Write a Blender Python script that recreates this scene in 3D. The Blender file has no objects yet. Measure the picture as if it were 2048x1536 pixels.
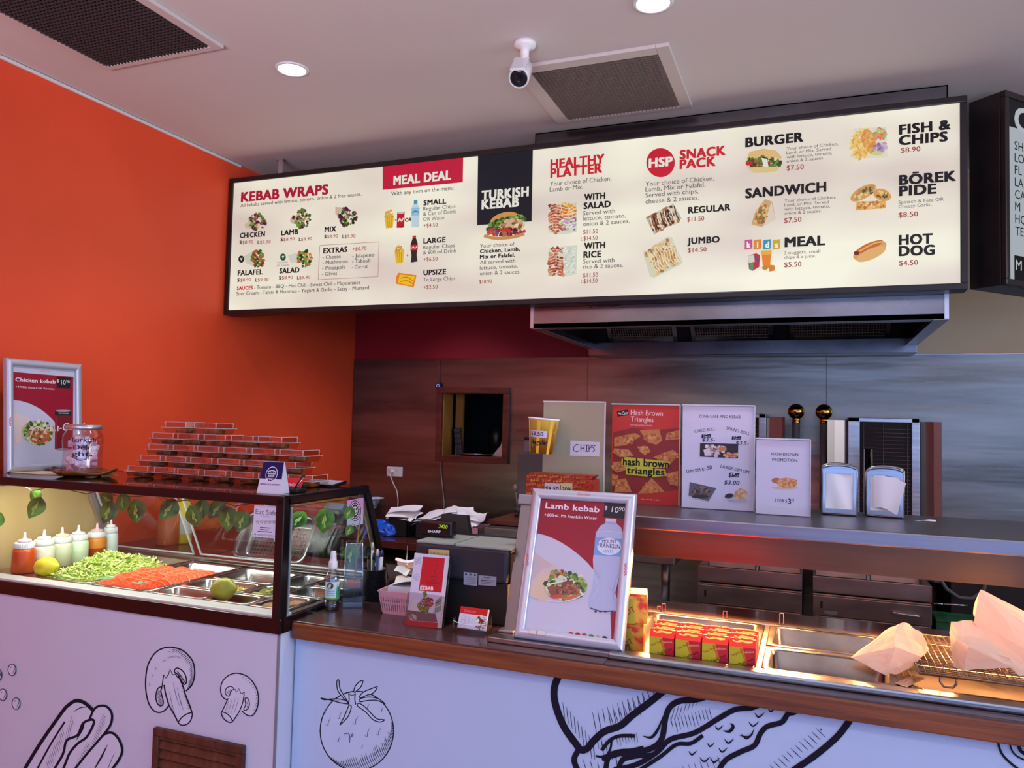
import bpy, bmesh, math, random
from mathutils import Vector, Matrix, noise
random.seed(7)
C = bpy.context.scene.collection
S = bpy.context.scene
PI = math.pi

# ------------------------------------------------------------------ camera
W0, H0, FPX = 2048, 1536, 1555.3375
YAW, PITCH, ROLL = (math.radians(a) for a in (21.26997, 2.7469, 1.36327))
CAM = Vector((0, 0, 1.55))
_f = Vector((-math.sin(YAW)*math.cos(PITCH), math.cos(YAW)*math.cos(PITCH), math.sin(PITCH)))
_r = Vector((math.cos(YAW), math.sin(YAW), 0)); _u = _r.cross(_f)
CR = math.cos(ROLL)*_r + math.sin(ROLL)*_u
CU = -math.sin(ROLL)*_r + math.cos(ROLL)*_u
cd = bpy.data.cameras.new('camera'); cam = bpy.data.objects.new('camera', cd); C.objects.link(cam)
cam.matrix_world = Matrix(((CR.x, CU.x, -_f.x, CAM.x), (CR.y, CU.y, -_f.y, CAM.y), (CR.z, CU.z, -_f.z, CAM.z), (0, 0, 0, 1)))
cd.sensor_fit = 'HORIZONTAL'; cd.sensor_width = 36; cd.lens = FPX/W0*36
cd.clip_start = .02; cd.clip_end = 60
S.camera = cam

# ------------------------------------------------------------------ colour management, world, daylight
S.view_settings.view_transform = 'Standard'; S.view_settings.look = 'None'
S.view_settings.gamma = 1; S.view_settings.use_curve_mapping = False
S.view_settings.exposure = 0.0
S.cycles.max_bounces = 10; S.cycles.transparent_max_bounces = 24; S.cycles.transmission_bounces = 10
S.cycles.use_denoising = True
S.cycles.caustics_reflective = False; S.cycles.caustics_refractive = False
S.cycles.sample_clamp_indirect = 6
world = bpy.data.worlds.new('sky'); S.world = world; world.use_nodes = True
world.node_tree.nodes['Background'].inputs[0].default_value = (.62, .74, 1, 1)
world.node_tree.nodes['Background'].inputs[1].default_value = .12

def area(name, loc, target, sx, sy, watts, col, spread=180):
    l = bpy.data.lights.new(name, 'AREA'); l.shape = 'RECTANGLE'; l.size = sx; l.size_y = sy
    l.energy = watts; l.color = col; l.spread = math.radians(spread)
    o = bpy.data.objects.new(name, l); C.objects.link(o); o.location = loc
    o.rotation_euler = (Vector(target)-Vector(loc)).to_track_quat('-Z', 'Y').to_euler()
    return o
# daylight through the glazed shopfront behind and to the right of the viewer
area('shopfront_daylight', (1.2, -3.6, 1.35), (0, 2, 1.1), 4.6, 2.2, 86, (.36, .51, 1))
area('side_window_daylight', (3.6, -1.2, 1.4), (0, 1.6, .9), 2.4, 1.8, 46, (.30, .52, 1))
# unseen fill light, added to brighten the ceiling
area('ceiling_fill', (-.2, -3.5, .35), (-.7, -1.2, 2.7), 4.4, .6, 100, (1, .92, .93), 60)
# fill light added out of view on the right to brighten the orange wall
area('orange_wall_fill', (3.9, 1.15, 2.0), (-2.47, 1.3, 1.8), 2.0, 1.2, 33, (1, .90, .88), 110)

def at(x, y, X=None, Y=None, Z=None):
    """point on a real plane X=, Y= or Z= seen at photo pixel (x, y)"""
    d = CR*((x-W0/2)/FPX) + CU*(-(y-H0/2)/FPX) + _f
    i, v = (0, X) if X is not None else (1, Y) if Y is not None else (2, Z)
    return CAM + d*((v-CAM[i])/d[i])
def on_plane(x, y, O, N):
    d = CR*((x-W0/2)/FPX) + CU*(-(y-H0/2)/FPX) + _f
    return CAM + d*((O-CAM).dot(N)/d.dot(N))

# ------------------------------------------------------------------ materials
def lin(c):
    def g(v):
        v = v/255.0
        return v/12.92 if v <= .04045 else ((v+.055)/1.055)**2.4
    return (g(c[0]), g(c[1]), g(c[2]), 1)
_M = {}
def mat(name, rgb=(128,128,128), rough=.5, metal=0, spec=.5, trans=0, alpha=1, emit=0, ecol=None, coat=0, ior=1.45, sub=0):
    if name in _M: return _M[name]
    m = bpy.data.materials.new(name); m.use_nodes = True
    b = m.node_tree.nodes['Principled BSDF']; i = b.inputs
    i['Base Color'].default_value = lin(rgb); i['Roughness'].default_value = rough
    i['Metallic'].default_value = metal; i['Specular IOR Level'].default_value = spec
    i['Transmission Weight'].default_value = trans; i['Alpha'].default_value = alpha
    i['IOR'].default_value = ior; i['Coat Weight'].default_value = coat
    if sub: i['Subsurface Weight'].default_value = sub; i['Subsurface Radius'].default_value = (.01,.006,.004)
    if emit:
        i['Emission Color'].default_value = lin(ecol or rgb); i['Emission Strength'].default_value = emit
    _M[name] = m; return m
def nodes(m): return m.node_tree.nodes, m.node_tree.links, m.node_tree.nodes['Principled BSDF']
def noisy(m, c1, c2, scale=4, detail=4, stretch=(1,1,1), lo=.35, hi=.65, bump=0, bscale=None, bdist=.01, rough=None):
    """vary the base colour between two colours with a noise, with optional bump"""
    N, L, b = nodes(m)
    tc = N.new('ShaderNodeTexCoord'); mp = N.new('ShaderNodeMapping'); mp.inputs['Scale'].default_value = stretch
    L.new(tc.outputs['Object'], mp.inputs[0])
    n = N.new('ShaderNodeTexNoise'); n.inputs['Scale'].default_value = scale; n.inputs['Detail'].default_value = detail
    L.new(mp.outputs[0], n.inputs['Vector'])
    r = N.new('ShaderNodeValToRGB'); r.color_ramp.elements[0].position = lo; r.color_ramp.elements[1].position = hi
    r.color_ramp.elements[0].color = lin(c1); r.color_ramp.elements[1].color = lin(c2)
    L.new(n.outputs['Fac'], r.inputs[0]); L.new(r.outputs[0], b.inputs['Base Color'])
    if rough:
        mr = N.new('ShaderNodeMapRange'); mr.inputs['To Min'].default_value, mr.inputs['To Max'].default_value = rough
        L.new(n.outputs['Fac'], mr.inputs['Value']); L.new(mr.outputs[0], b.inputs['Roughness'])
    if bump:
        n2 = N.new('ShaderNodeTexNoise'); n2.inputs['Scale'].default_value = bscale or scale; n2.inputs['Detail'].default_value = 3
        L.new(mp.outputs[0], n2.inputs['Vector'])
        bp = N.new('ShaderNodeBump'); bp.inputs['Strength'].default_value = bump; bp.inputs['Distance'].default_value = bdist
        L.new(n2.outputs['Fac'], bp.inputs['Height']); L.new(bp.outputs[0], b.inputs['Normal'])
    return m

STEEL = noisy(mat('brushed_stainless', (150,150,154), .3, 1), (150,150,152), (172,171,172), 3, 4, (1,1,30), bump=.06, bscale=14)
WALLSTEEL = noisy(mat('wall_stainless_sheet', (150,150,154), .3, 1), (108,104,96), (138,133,123), 2.2, 5, (.6,1,5), bump=.16, bscale=1.6, bdist=.03, rough=(.22,.36))
PANSTEEL = noisy(mat('pan_stainless', (170,170,170), .22, 1), (158,158,158), (190,190,190), 8, 3, rough=(.14,.32))
DARKSTEEL = noisy(mat('cooking_steel', (150,146,146), .4, 1), (132,127,127), (162,157,157), 5, 4, (1,1,3))
CHROME = mat('chrome', (205,208,214), .09, 1)
BRASS = mat('polished_brass', (190,140,70), .1, 1)
ALU = mat('satin_aluminium', (198,200,206), .34, .85)
BLACK = mat('black_gloss_frame', (14,12,16), .22, 0, .5)
BLACKM = mat('matt_black_plastic', (16,16,18), .5)
DARK = mat('dark_gap_paint', (9,9,11), .9)
WHITE = mat('white_plastic', (226,226,228), .35)
PAPER = mat('white_paper', (240,238,240), .7)
NAPST = mat('dispenser_steel', (150,153,160), .2, 1)
def glassy(name, tint=(255,255,255), clear=.86, rough=.03):
    """thin clear sheet: mostly see-through with a glossy reflection"""
    if name in _M: return _M[name]
    m = bpy.data.materials.new(name); m.use_nodes = True; t = m.node_tree; N, L = t.nodes, t.links
    N.remove(N['Principled BSDF']); out = N['Material Output']
    tr = N.new('ShaderNodeBsdfTransparent'); tr.inputs[0].default_value = lin(tint)
    gl = N.new('ShaderNodeBsdfGlossy'); gl.inputs['Roughness'].default_value = rough; gl.inputs[0].default_value = (.9,.93,1,1)
    fr = N.new('ShaderNodeFresnel'); fr.inputs[0].default_value = 1.45
    ad = N.new('ShaderNodeMath'); ad.operation = 'ADD'; ad.inputs[1].default_value = 1-clear; ad.use_clamp = True
    ge = N.new('ShaderNodeNewGeometry'); iv = N.new('ShaderNodeMath'); iv.operation = 'SUBTRACT'; iv.inputs[0].default_value = 1
    ml = N.new('ShaderNodeMath'); ml.operation = 'MULTIPLY'; L.new(ge.outputs['Backfacing'], iv.inputs[1]); L.new(iv.outputs[0], ml.inputs[1])
    mx = N.new('ShaderNodeMixShader'); L.new(fr.outputs[0], ad.inputs[0]); L.new(ad.outputs[0], ml.inputs[0]); L.new(ml.outputs[0], mx.inputs[0])
    L.new(tr.outputs[0], mx.inputs[1]); L.new(gl.outputs[0], mx.inputs[2]); L.new(mx.outputs[0], out.inputs[0])
    _M[name] = m; return m
GLASS = glassy('clear_glass', (244,250,248), .985)
ACRYL = glassy('clear_acrylic', (240,242,244), .965, .06)
CLAM = glassy('clear_clamshell_plastic', (236,230,228), .86, .10)
EDGE = mat('acrylic_edge', (205,212,214), .25, 0, .6)

# ------------------------------------------------------------------ mesh builder
class MB:
    def __init__(s): s.bm = bmesh.new()
    def _fin(s, vs, mi, smooth):
        fs = {f for v in vs for f in v.link_faces}
        for f in fs:
            f.material_index = mi
            if smooth: f.smooth = True
    def box(s, a, b, bev=0, mi=0, seg=2, M=None):
        a, b = Vector(a), Vector(b); t = bmesh.new()
        bmesh.ops.create_cube(t, size=1, matrix=Matrix.Translation((a+b)/2) @ Matrix.Diagonal((*[max(abs(x), 1e-5) for x in (b-a)], 1)))
        if bev: bmesh.ops.bevel(t, geom=t.edges[:], offset=bev, segments=seg, affect='EDGES', profile=.6)
        if M: bmesh.ops.transform(t, matrix=M, verts=t.verts)
        s.merge(t, mi, False); return s
    def merge(s, t, mi=0, smooth=False):
        mp = {v: s.bm.verts.new(v.co) for v in t.verts}
        for f in t.faces:
            try: g = s.bm.faces.new([mp[v] for v in f.verts])
            except ValueError: continue
            g.material_index = mi; g.smooth = smooth or f.smooth
        t.free()
    def cyl(s, p, q, r0, r1=None, n=24, mi=0, caps=True, smooth=True):
        p, q = Vector(p), Vector(q); d = q-p; r1 = r0 if r1 is None else r1
        Q = d.to_track_quat('Z', 'Y').to_matrix()
        A = [s.bm.verts.new(p+Q @ Vector((r0*math.cos(2*PI*k/n), r0*math.sin(2*PI*k/n), 0))) for k in range(n)]
        B = [s.bm.verts.new(q+Q @ Vector((r1*math.cos(2*PI*k/n), r1*math.sin(2*PI*k/n), 0))) for k in range(n)]
        for k in range(n):
            f = s.bm.faces.new((A[k], A[(k+1) % n], B[(k+1) % n], B[k])); f.material_index = mi; f.smooth = smooth
        if caps:
            for L in (A[::-1], B):
                f = s.bm.faces.new(L); f.material_index = mi
        return s
    def lathe(s, prof, c=(0,0,0), n=32, mi=0, sx=1, sy=1, smooth=True, sq=0):
        """revolve (r, z) profile about Z at c; sq>0 squares the section"""
        c = Vector(c); rows = []
        def pt(a):
            if not sq: return math.cos(a), math.sin(a)
            ca, sa = math.cos(a), math.sin(a); e = 2+sq
            k = (abs(ca)**e+abs(sa)**e)**(-1/e); return ca*k, sa*k
        for r, z in prof:
            if r < 1e-6: rows.append([s.bm.verts.new(c+Vector((0, 0, z)))])
            else: rows.append([s.bm.verts.new(c+Vector((r*sx*pt(2*PI*k/n)[0], r*sy*pt(2*PI*k/n)[1], z))) for k in range(n)])
        for a, b in zip(rows, rows[1:]):
            for k in range(n):
                k2 = (k+1) % n
                if len(a) == 1 and len(b) == 1: continue
                vs = (a[0], b[k2], b[k])[::-1] if len(a) == 1 else (a[k], a[k2], b[0]) if len(b) == 1 else (a[k], a[k2], b[k2], b[k])
                f = s.bm.faces.new(vs); f.material_index = mi; f.smooth = smooth
        return s
    def tube(s, pts, r, n=8, mi=0, caps=True):
        pts = [Vector(p) for p in pts]; rows = []; up = None
        for i, p in enumerate(pts):
            d = (pts[min(i+1, len(pts)-1)]-pts[max(i-1, 0)]).normalized()
            if up is None: up = d.orthogonal().normalized()
            up = (up-d*up.dot(d)).normalized(); sd = d.cross(up)
            rr = r[i] if isinstance(r, (list, tuple)) else r
            rows.append([s.bm.verts.new(p+(up*math.cos(2*PI*k/n)+sd*math.sin(2*PI*k/n))*rr) for k in range(n)])
        for a, b in zip(rows, rows[1:]):
            for k in range(n):
                f = s.bm.faces.new((a[k], a[(k+1) % n], b[(k+1) % n], b[k])); f.material_index = mi; f.smooth = True
        if caps:
            f = s.bm.faces.new(rows[0][::-1]); f.material_index = mi; f = s.bm.faces.new(rows[-1]); f.material_index = mi
        return s
    def poly(s, vs, mi=0):
        f = s.bm.faces.new([s.bm.verts.new(Vector(v)) for v in vs]); f.material_index = mi; return s
    def prism(s, vs, d, mi=0):
        """closed polygon swept along vector d"""
        d = Vector(d); A = [s.bm.verts.new(Vector(v)) for v in vs]; B = [s.bm.verts.new(Vector(v)+d) for v in vs]
        n = len(vs); fs = [s.bm.faces.new(A[::-1]), s.bm.faces.new(B)]
        for k in range(n): fs.append(s.bm.faces.new((A[k], A[(k+1) % n], B[(k+1) % n], B[k])))
        for f in fs: f.material_index = mi
        return s
    def ball(s, c, r, sc=(1,1,1), n=16, mi=0, M=None):
        t = bmesh.new(); bmesh.ops.create_uvsphere(t, u_segments=n, v_segments=max(6, n//2), radius=r)
        bmesh.ops.transform(t, matrix=Matrix.Translation(c) @ (M or Matrix()) @ Matrix.Diagonal((*sc, 1)), verts=t.verts)
        s.merge(t, mi, True); return s
    def grid(s, fn, nu, nv, mi=0, smooth=True):
        V = [[s.bm.verts.new(Vector(fn(i/nu, j/nv))) for j in range(nv+1)] for i in range(nu+1)]
        for i in range(nu):
            for j in range(nv):
                f = s.bm.faces.new((V[i][j], V[i+1][j], V[i+1][j+1], V[i][j+1])); f.material_index = mi; f.smooth = smooth
        return s
    def hull(s, pts, mi=0):
        t = bmesh.new(); vs = [t.verts.new(Vector(p)) for p in pts]
        r = bmesh.ops.convex_hull(t, input=vs)
        bmesh.ops.delete(t, geom=[v for v in t.verts if not v.link_faces], context='VERTS')
        s.merge(t, mi); return s
    def frame(s, x0, x1, z0, z1, wd, y0, y1, bev=0, mi=0, axis='y'):
        """rectangular frame in the xz plane from y0 to y1 (mitred look)"""
        for a, b in (((x0, z0), (x1, z0+wd)), ((x0, z1-wd), (x1, z1)), ((x0, z0+wd), (x0+wd, z1-wd)), ((x1-wd, z0+wd), (x1, z1-wd))):
            s.box((a[0], y0, a[1]), (b[0], y1, b[1]), bev, mi)
        return s

def put(name, mb, mats, root=None, M=None, local=True, smooth_angle=None):
    """link the builder's mesh as ONE object; with root it becomes a child part.
    local=False: the vertices are in world space and are moved into the root's space"""
    bm = mb.bm if isinstance(mb, MB) else mb
    if M is not None: bmesh.ops.transform(bm, matrix=M, verts=bm.verts)
    if root is not None and not local:
        bmesh.ops.transform(bm, matrix=wm(root).inverted(), verts=bm.verts)
    bmesh.ops.recalc_face_normals(bm, faces=bm.faces[:]) if getattr(mb, 'recalc', True) else None
    me = bpy.data.meshes.new(name); bm.to_mesh(me); bm.free()
    for m in (mats if isinstance(mats, (list, tuple)) else [mats]): me.materials.append(m)
    o = bpy.data.objects.new(name, me); C.objects.link(o)
    if root is not None: o.parent = root
    return o
def wm(o):
    m = Matrix.LocRotScale(o.location, o.rotation_euler, o.scale)
    return wm(o.parent) @ m if o.parent else m
def tag(o, label=None, cat=None, group=None, kind=None):
    if label: o['label'] = label
    if cat: o['category'] = cat
    if group: o['group'] = group
    if kind: o['kind'] = kind
    return o
def thing(name, label, cat, loc=(0,0,0), rz=0, group=None, rot=None):
    o = bpy.data.objects.new(name, None); C.objects.link(o); o.empty_display_size = .05
    o.location = loc; o.rotation_euler = rot if rot else (0, 0, rz)
    return tag(o, label, cat, group)
def solo(name, label, cat, mb, mats, loc=None, rz=0, group=None, rot=None, kind=None, local=True):
    """a thing that is a single mesh, its origin at loc"""
    bm = mb.bm
    if loc is not None and not local:
        bmesh.ops.transform(bm, matrix=(Matrix.Translation(loc)).inverted(), verts=bm.verts)
    o = put(name, mb, mats)
    if loc is not None: o.location = loc
    o.rotation_euler = rot if rot else (0, 0, rz)
    return tag(o, label, cat, group, kind)
def struct(name, mb, mats):
    o = put(name, mb, mats); o['kind'] = 'structure'; return o
def dup(o, loc, rz=None, label=None, group=None):
    r = o.copy(); C.objects.link(r); r.location = loc
    if rz is not None: r.rotation_euler = (r.rotation_euler[0], r.rotation_euler[1], rz)
    if label: r['label'] = label
    if group: r['group'] = group
    for ch in o.children:
        c = ch.copy(); C.objects.link(c); c.parent = r
        for g in ch.children:
            d = g.copy(); C.objects.link(d); d.parent = c
    return r

# ------------------------------------------------------------------ flat printed artwork
_TXT = {}
def text_geo(s, bold=0, shear=0, res=3):
    """vertices, faces and width of a string in the built-in face, cap height 1; bold overprints shifted copies"""
    k = (s, bold, shear)
    if k in _TXT: return _TXT[k]
    cu = bpy.data.curves.new('t', 'FONT'); cu.body = s; cu.size = 1; cu.resolution_u = res
    cu.shear = shear; cu.space_character = 1+.03*bold
    o = bpy.data.objects.new('t', cu); C.objects.link(o)
    dg = bpy.context.evaluated_depsgraph_get(); me = o.evaluated_get(dg).to_mesh()
    V0 = [(v.co.x, v.co.y) for v in me.vertices]; F0 = [tuple(p.vertices) for p in me.polygons]
    o.to_mesh_clear(); bpy.data.objects.remove(o); bpy.data.curves.remove(cu)
    d = (.0165 if bold > 2 else .0150)*bold; n = len(V0); V = []; F = []
    offs = [(0, 0)] if bold < .15 else [(-d, 0), (d, 0)] if bold < 1 else [(-d, -d*.55), (-d, d*.55), (d, -d*.55), (d, d*.55), (0, 0), (-d*.5, d*.2), (d*.5, -d*.2)]
    for i, (ox, oy) in enumerate(offs):
        V += [(x+ox, y+oy) for x, y in V0]; F += [tuple(j+i*n for j in f) for f in F0]
    x0 = min(v[0] for v in V); x1 = max(v[0] for v in V)
    V = [(v[0]-x0, v[1]/.682) for v in V]
    _TXT[k] = (V, F, x1-x0); return _TXT[k]
def pmat(rgb, kind):
    k = 'ink_%d_%d_%d_%s' % (*[int(c) for c in rgb], kind)
    if k in _M: return _M[k]
    if kind.startswith('lit'):
        st = float(kind[3:] or 1)
        m = mat(k, (rgb[0]*.25, rgb[1]*.25, rgb[2]*.25), .3, spec=.3, emit=st, ecol=rgb)
        return m
    return mat(k, rgb, .42 if kind == 'gloss' else .75, spec=.45 if kind == 'gloss' else .2)
class Art:
    """printed artwork on a plane O + u*U + v*V (N towards the viewer).
    crop(): coordinates are read off a photo crop and projected onto the plane"""
    STEP = .00016
    def __init__(s, O, U, V, kind='print'):
        s.O, s.U, s.V = Vector(O), Vector(U).normalized(), Vector(V).normalized()
        s.N = s.U.cross(s.V).normalized(); s.kind = kind; s.q = []; s.lay = 0; s.hold = False; s.fr = None
    def crop(s, x0=0, y0=0, k=1): s.fr = (x0, y0, k); return s
    def uv(s): s.fr = None; return s
    def P(s, x, y):
        if s.fr is None: return (x, y)
        p = on_plane(s.fr[0]+x/s.fr[2], s.fr[1]+y/s.fr[2], s.O, s.N)-s.O
        return (p.dot(s.U), p.dot(s.V))
    def up(s): s.lay += 1; return s
    def add(s, V, F, rgb, lift=0):
        s.q.append((V, F, rgb, s.lay+lift))
        if not s.hold: s.lay += .08
        return s
    def raw(s, V, rgb, lift=0): return s.add(V, [tuple(range(len(V)))], rgb, lift)
    def poly(s, pts, rgb, lift=0): return s.raw([s.P(*p) for p in pts], rgb, lift)
    def rect(s, x0, y0, x1, y1, rgb, lift=0, n=1):
        """corners (x0,y0) and (x1,y1) mapped, then a rectangle in the plane"""
        a, b = s.P(x0, y0), s.P(x1, y1); u0, u1 = sorted((a[0], b[0])); v0, v1 = sorted((a[1], b[1]))
        V = []; F = []
        for i in range(n+1):
            u = u0+(u1-u0)*i/n; V += [(u, v0), (u, v1)]
            if i: F.append((2*i-2, 2*i, 2*i+1, 2*i-1))
        return s.add(V, F, rgb, lift)
    def ell(s, cx, cy, rx, ry, rgb, rot=0, n=28, lift=0, a0=0, a1=360):
        P = []
        for k in range(n+(a1-a0 < 360)):
            a = math.radians(a0+(a1-a0)*k/n); x, y = rx*math.cos(a), ry*math.sin(a)
            c, t = math.cos(math.radians(rot)), math.sin(math.radians(rot))
            P.append((cx+x*c-y*t, cy+x*t+y*c))
        return s.poly(P, rgb, lift)
    def line(s, pts, wd, rgb, closed=False, taper=False, smooth=0, lift=0):
        """stroke of width wd (in drawing units) along pts"""
        if smooth and len(pts) > 2:
            Q = []; n = len(pts)
            for i in range(n if closed else n-1):
                p0, p1, p2, p3 = [pts[j % n] if closed else pts[max(0, min(n-1, j))] for j in (i-1, i, i+1, i+2)]
                for k in range(smooth):
                    t = k/smooth
                    Q.append(tuple(.5*((2*p1[a])+(-p0[a]+p2[a])*t+(2*p0[a]-5*p1[a]+4*p2[a]-p3[a])*t*t+(-p0[a]+3*p1[a]-3*p2[a]+p3[a])*t**3) for a in (0, 1)))
            if not closed: Q.append(pts[-1])
            pts = Q
        n = len(pts); V = []; F = []
        for i, p in enumerate(pts):
            a = pts[(i-1) % n] if closed else pts[max(i-1, 0)]; b = pts[(i+1) % n] if closed else pts[min(i+1, n-1)]
            dx, dy = b[0]-a[0], b[1]-a[1]; l = math.hypot(dx, dy) or 1
            h = wd/2*(1 if not taper else max(.15, math.sin(PI*(i+.35)/(n-.3))))
            V += [s.P(p[0]-dy/l*h, p[1]+dx/l*h), s.P(p[0]+dy/l*h, p[1]-dx/l*h)]
        for i in range(n-(not closed)):
            j = (i+1) % n; F.append((2*i, 2*i+1, 2*j+1, 2*j))
        return s.add(V, F, rgb, lift)
    def text(s, st, x0, y0, x1, cap, rgb, bold=0, y1=None, shear=0, lift=0, res=3):
        """st from (x0,y0) to (x1,y1) on its baseline with cap height cap; x1=None keeps natural width"""
        V, F, wn = text_geo(st, bold, shear, res)
        a = Vector(s.P(x0, y0))
        c = Vector(s.P(x0, y0-cap if s.fr else y0+cap)); h = (c-a).length
        if x1 is None: b = a+Vector((wn*h/.682, 0))
        else: b = Vector(s.P(x1, y0 if y1 is None else y1))
        if y1 is None: b.y = a.y
        e = (b-a).normalized(); p = Vector((-e.y, e.x)); sx = (b-a).length/wn
        W = [tuple(a+e*(v[0]*sx)+p*(v[1]*h)) for v in V]
        nc = 1 if bold < .15 else 2 if bold < 1 else 7; n = len(W)//nc; m = len(F)//nc; s.hold = True
        for i in range(nc): s.add(W[:n] if i == 0 else W[i*n:(i+1)*n], F[:m], rgb, lift+.045*i)
        s.hold = False; s.lay += .25
        return s
    def food(s, cx, cy, rx, ry, pal, n, sz, rot=0, seed=1, sq=False, lift=0, long=1.0):
        """scatter of small irregular scraps filling an ellipse (or rectangle): a printed food photo"""
        R = random.Random(seed); c, t = math.cos(math.radians(rot)), math.sin(math.radians(rot)); s.hold = True
        for i in range(n):
            if sq: x, y = R.uniform(-rx, rx), R.uniform(-ry, ry)
            else:
                a, r = R.uniform(0, 2*PI), math.sqrt(R.random()); x, y = rx*r*math.cos(a), ry*r*math.sin(a)
            px, py = cx+x*c-y*t, cy+x*t+y*c; m = R.randint(4, 6); ph = R.uniform(0, 6.3); k = sz*R.uniform(.5, 1.2); la = R.uniform(0, PI)
            P = []
            for j in range(m):
                a = ph+2*PI*j/m; rr = k*R.uniform(.6, 1.1); ux, uy = rr*math.cos(a)*long, rr*math.sin(a)/long
                P.append((px+ux*math.cos(la)-uy*math.sin(la), py+ux*math.sin(la)+uy*math.cos(la)))
            s.poly(P, R.choice(pal), lift+i/max(n, 1)*.9)
        s.hold = False; s.lay += 1
        return s
    def build(s, name, root=None, extra=None, warp=None, base_mats=None, thick=0):
        """all layers as one mesh with one material slot per ink; extra: MB whose faces use slot 0.. of base_mats"""
        bm = extra.bm if extra else bmesh.new(); mats = list(base_mats or []); idx = {}
        for V, F, rgb, lay in s.q:
            if rgb not in idx: idx[rgb] = len(mats); mats.append(rgb if isinstance(rgb, bpy.types.Material) else pmat(rgb, s.kind))
            d = (lay+1)*s.STEP
            vs = [bm.verts.new(warp(u, v, d) if warp else s.O+s.U*u+s.V*v+s.N*d) for u, v in V]
            for f in F:
                try: g = bm.faces.new([vs[i] for i in f]); g.material_index = idx[rgb]
                except ValueError: pass
        if root is not None: bmesh.ops.transform(bm, matrix=wm(root).inverted(), verts=bm.verts)
        me = bpy.data.meshes.new(name); bm.to_mesh(me); bm.free()
        for m in mats: me.materials.append(m)
        o = bpy.data.objects.new(name, me); C.objects.link(o)
        if root is not None: o.parent = root
        return o
# ================================================================== the room
XW, YW, ZC = -2.474, 3.84, 2.70
ORANGE = noisy(mat('orange_wall_paint', (236,80,42), .5), (230,76,40), (242,84,44), 1.5, 3)
CEILP = mat('ceiling_paint', (214,208,206), .8)
struct('floor', MB().box((XW, -3.9, -.1), (4.2, YW, 0)), noisy(mat('beige_floor_tile', (132,130,136), .4), (124,122,128), (142,140,146), 3))
struct('ceiling', MB().box((XW, -3.9, ZC), (4.2, YW, ZC+.1)), CEILP)
struct('wall_left', MB().box((XW-.1, -3.9, 0), (XW, YW, ZC)), ORANGE)
struct('wall_right', MB().box((4.2, -3.9, 0), (4.3, YW, ZC)), mat('pale_wall_paint', (196,190,184), .7))
# rear wall: painted plaster with a serving hatch cut through it
HX0, HX1, HZ0, HZ1 = -1.897, -1.527, 1.352, 1.700
RED = mat('deep_red_wall_paint', (150,24,34), .6); CREAM = mat('cream_wall_paint', (210,188,150), .7)
b = MB(); XS = -.35
for (x0, x1, z0, z1, mi) in ((XW, HX0, 0, ZC, 0), (HX0, HX1, 0, HZ0, 0), (HX0, HX1, HZ1, ZC, 0), (HX1, XS, 0, ZC, 0), (XS, 4.2, 0, ZC, 1)):
    b.box((x0, YW, z0), (x1, YW+.1, z1), mi=mi)
struct('wall_back', b, [RED, CREAM])
# stainless splashback sheets on the rear wall, with their joints
ZS = 1.886
b = MB()
for (x0, x1) in ((XW+.004, HX0), (HX1, -1.08), (-1.078, .05), (.052, 1.25), (1.252, 2.6)):
    b.box((x0, YW-.006, .2), (x1, YW, ZS))
b.box((HX0, YW-.006, .2), (HX1, YW, HZ0)); b.box((HX0, YW-.006, HZ1), (HX1, YW, ZS))
struct('trim_1', b, WALLSTEEL)
struct('trim_2', MB().box((.3, YW-.011, ZS-.002), (2.6, YW, ZS+.003)), STEEL)
struct('trim_3', MB().box((XW, -3.9, ZC-.013), (XW+.010, 2.83, ZC-.002), .002), mat('cornice_white', (226,220,220), .5))
# the kitchen seen dimly through the hatch
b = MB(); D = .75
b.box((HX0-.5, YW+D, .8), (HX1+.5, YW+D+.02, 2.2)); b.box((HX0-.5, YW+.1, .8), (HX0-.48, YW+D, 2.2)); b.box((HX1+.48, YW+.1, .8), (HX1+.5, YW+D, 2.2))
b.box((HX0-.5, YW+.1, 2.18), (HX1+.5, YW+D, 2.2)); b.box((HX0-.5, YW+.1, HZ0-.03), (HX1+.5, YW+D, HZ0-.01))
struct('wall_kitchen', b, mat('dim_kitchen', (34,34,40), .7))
HW = noisy(mat('hatch_red_timber', (92,38,26), .45), (78,30,20), (104,46,30), 6, 4, (1,1,6))
b = MB().frame(HX0-.028, HX1+.028, HZ0-.028, HZ1+.028, .034, YW-.03, YW+.1, .003)
struct('window_1', b, HW)
w1 = bpy.data.objects['window_1']
put('window_lining', MB().box((HX0+.006, YW-.01, HZ0+.006), (HX0+.012, YW+.10, HZ1-.006)).box((HX0+.03, YW+.10, HZ0), (HX0+.075, YW+.12, HZ1)), mat('varnished_pine', (150,108,46), .5), w1)
o = solo('serving_tray', 'round steel tray on the ledge of the timber framed hatch', 'tray', MB().lathe([(0,.004),(.075,.004),(.095,.014),(.098,.012),(.076,0),(0,0)], n=36), CHROME, (-1.715, YW+.085, HZ0+.006))
b = MB()
for k in range(5): b.box((-.02+.002*k, 0, .03*k), (.02+.002*k, .02, .03*k+.027), .004)
solo('handset', 'dark cordless handset leaning by the left jamb of the hatch', 'telephone', b, mat('handset_grey', (46,48,56), .35), (-1.828, YW+.07, HZ0+.007), rot=(0, math.radians(-10), 0))
b = MB().prism([(0,0,0),(.085,0,0),(.085,0,.13),(.066,0,.13),(.05,0,.06)], (0,.006,0))
o = solo('steel_guard', 'pointed steel guard plate at the right jamb of the hatch', 'bracket', b, ALU, (-1.637, YW+.09, HZ0+.006))
solo('coffee_tin', 'dim dark canister behind the tray in the hatch', 'canister', MB().lathe([(0,0),(.05,0),(.05,.15),(.02,.19),(0,.19)], n=24), mat('dim_canister', (40,36,34), .3), (-1.73, YW+.38, HZ0-.01))

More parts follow.
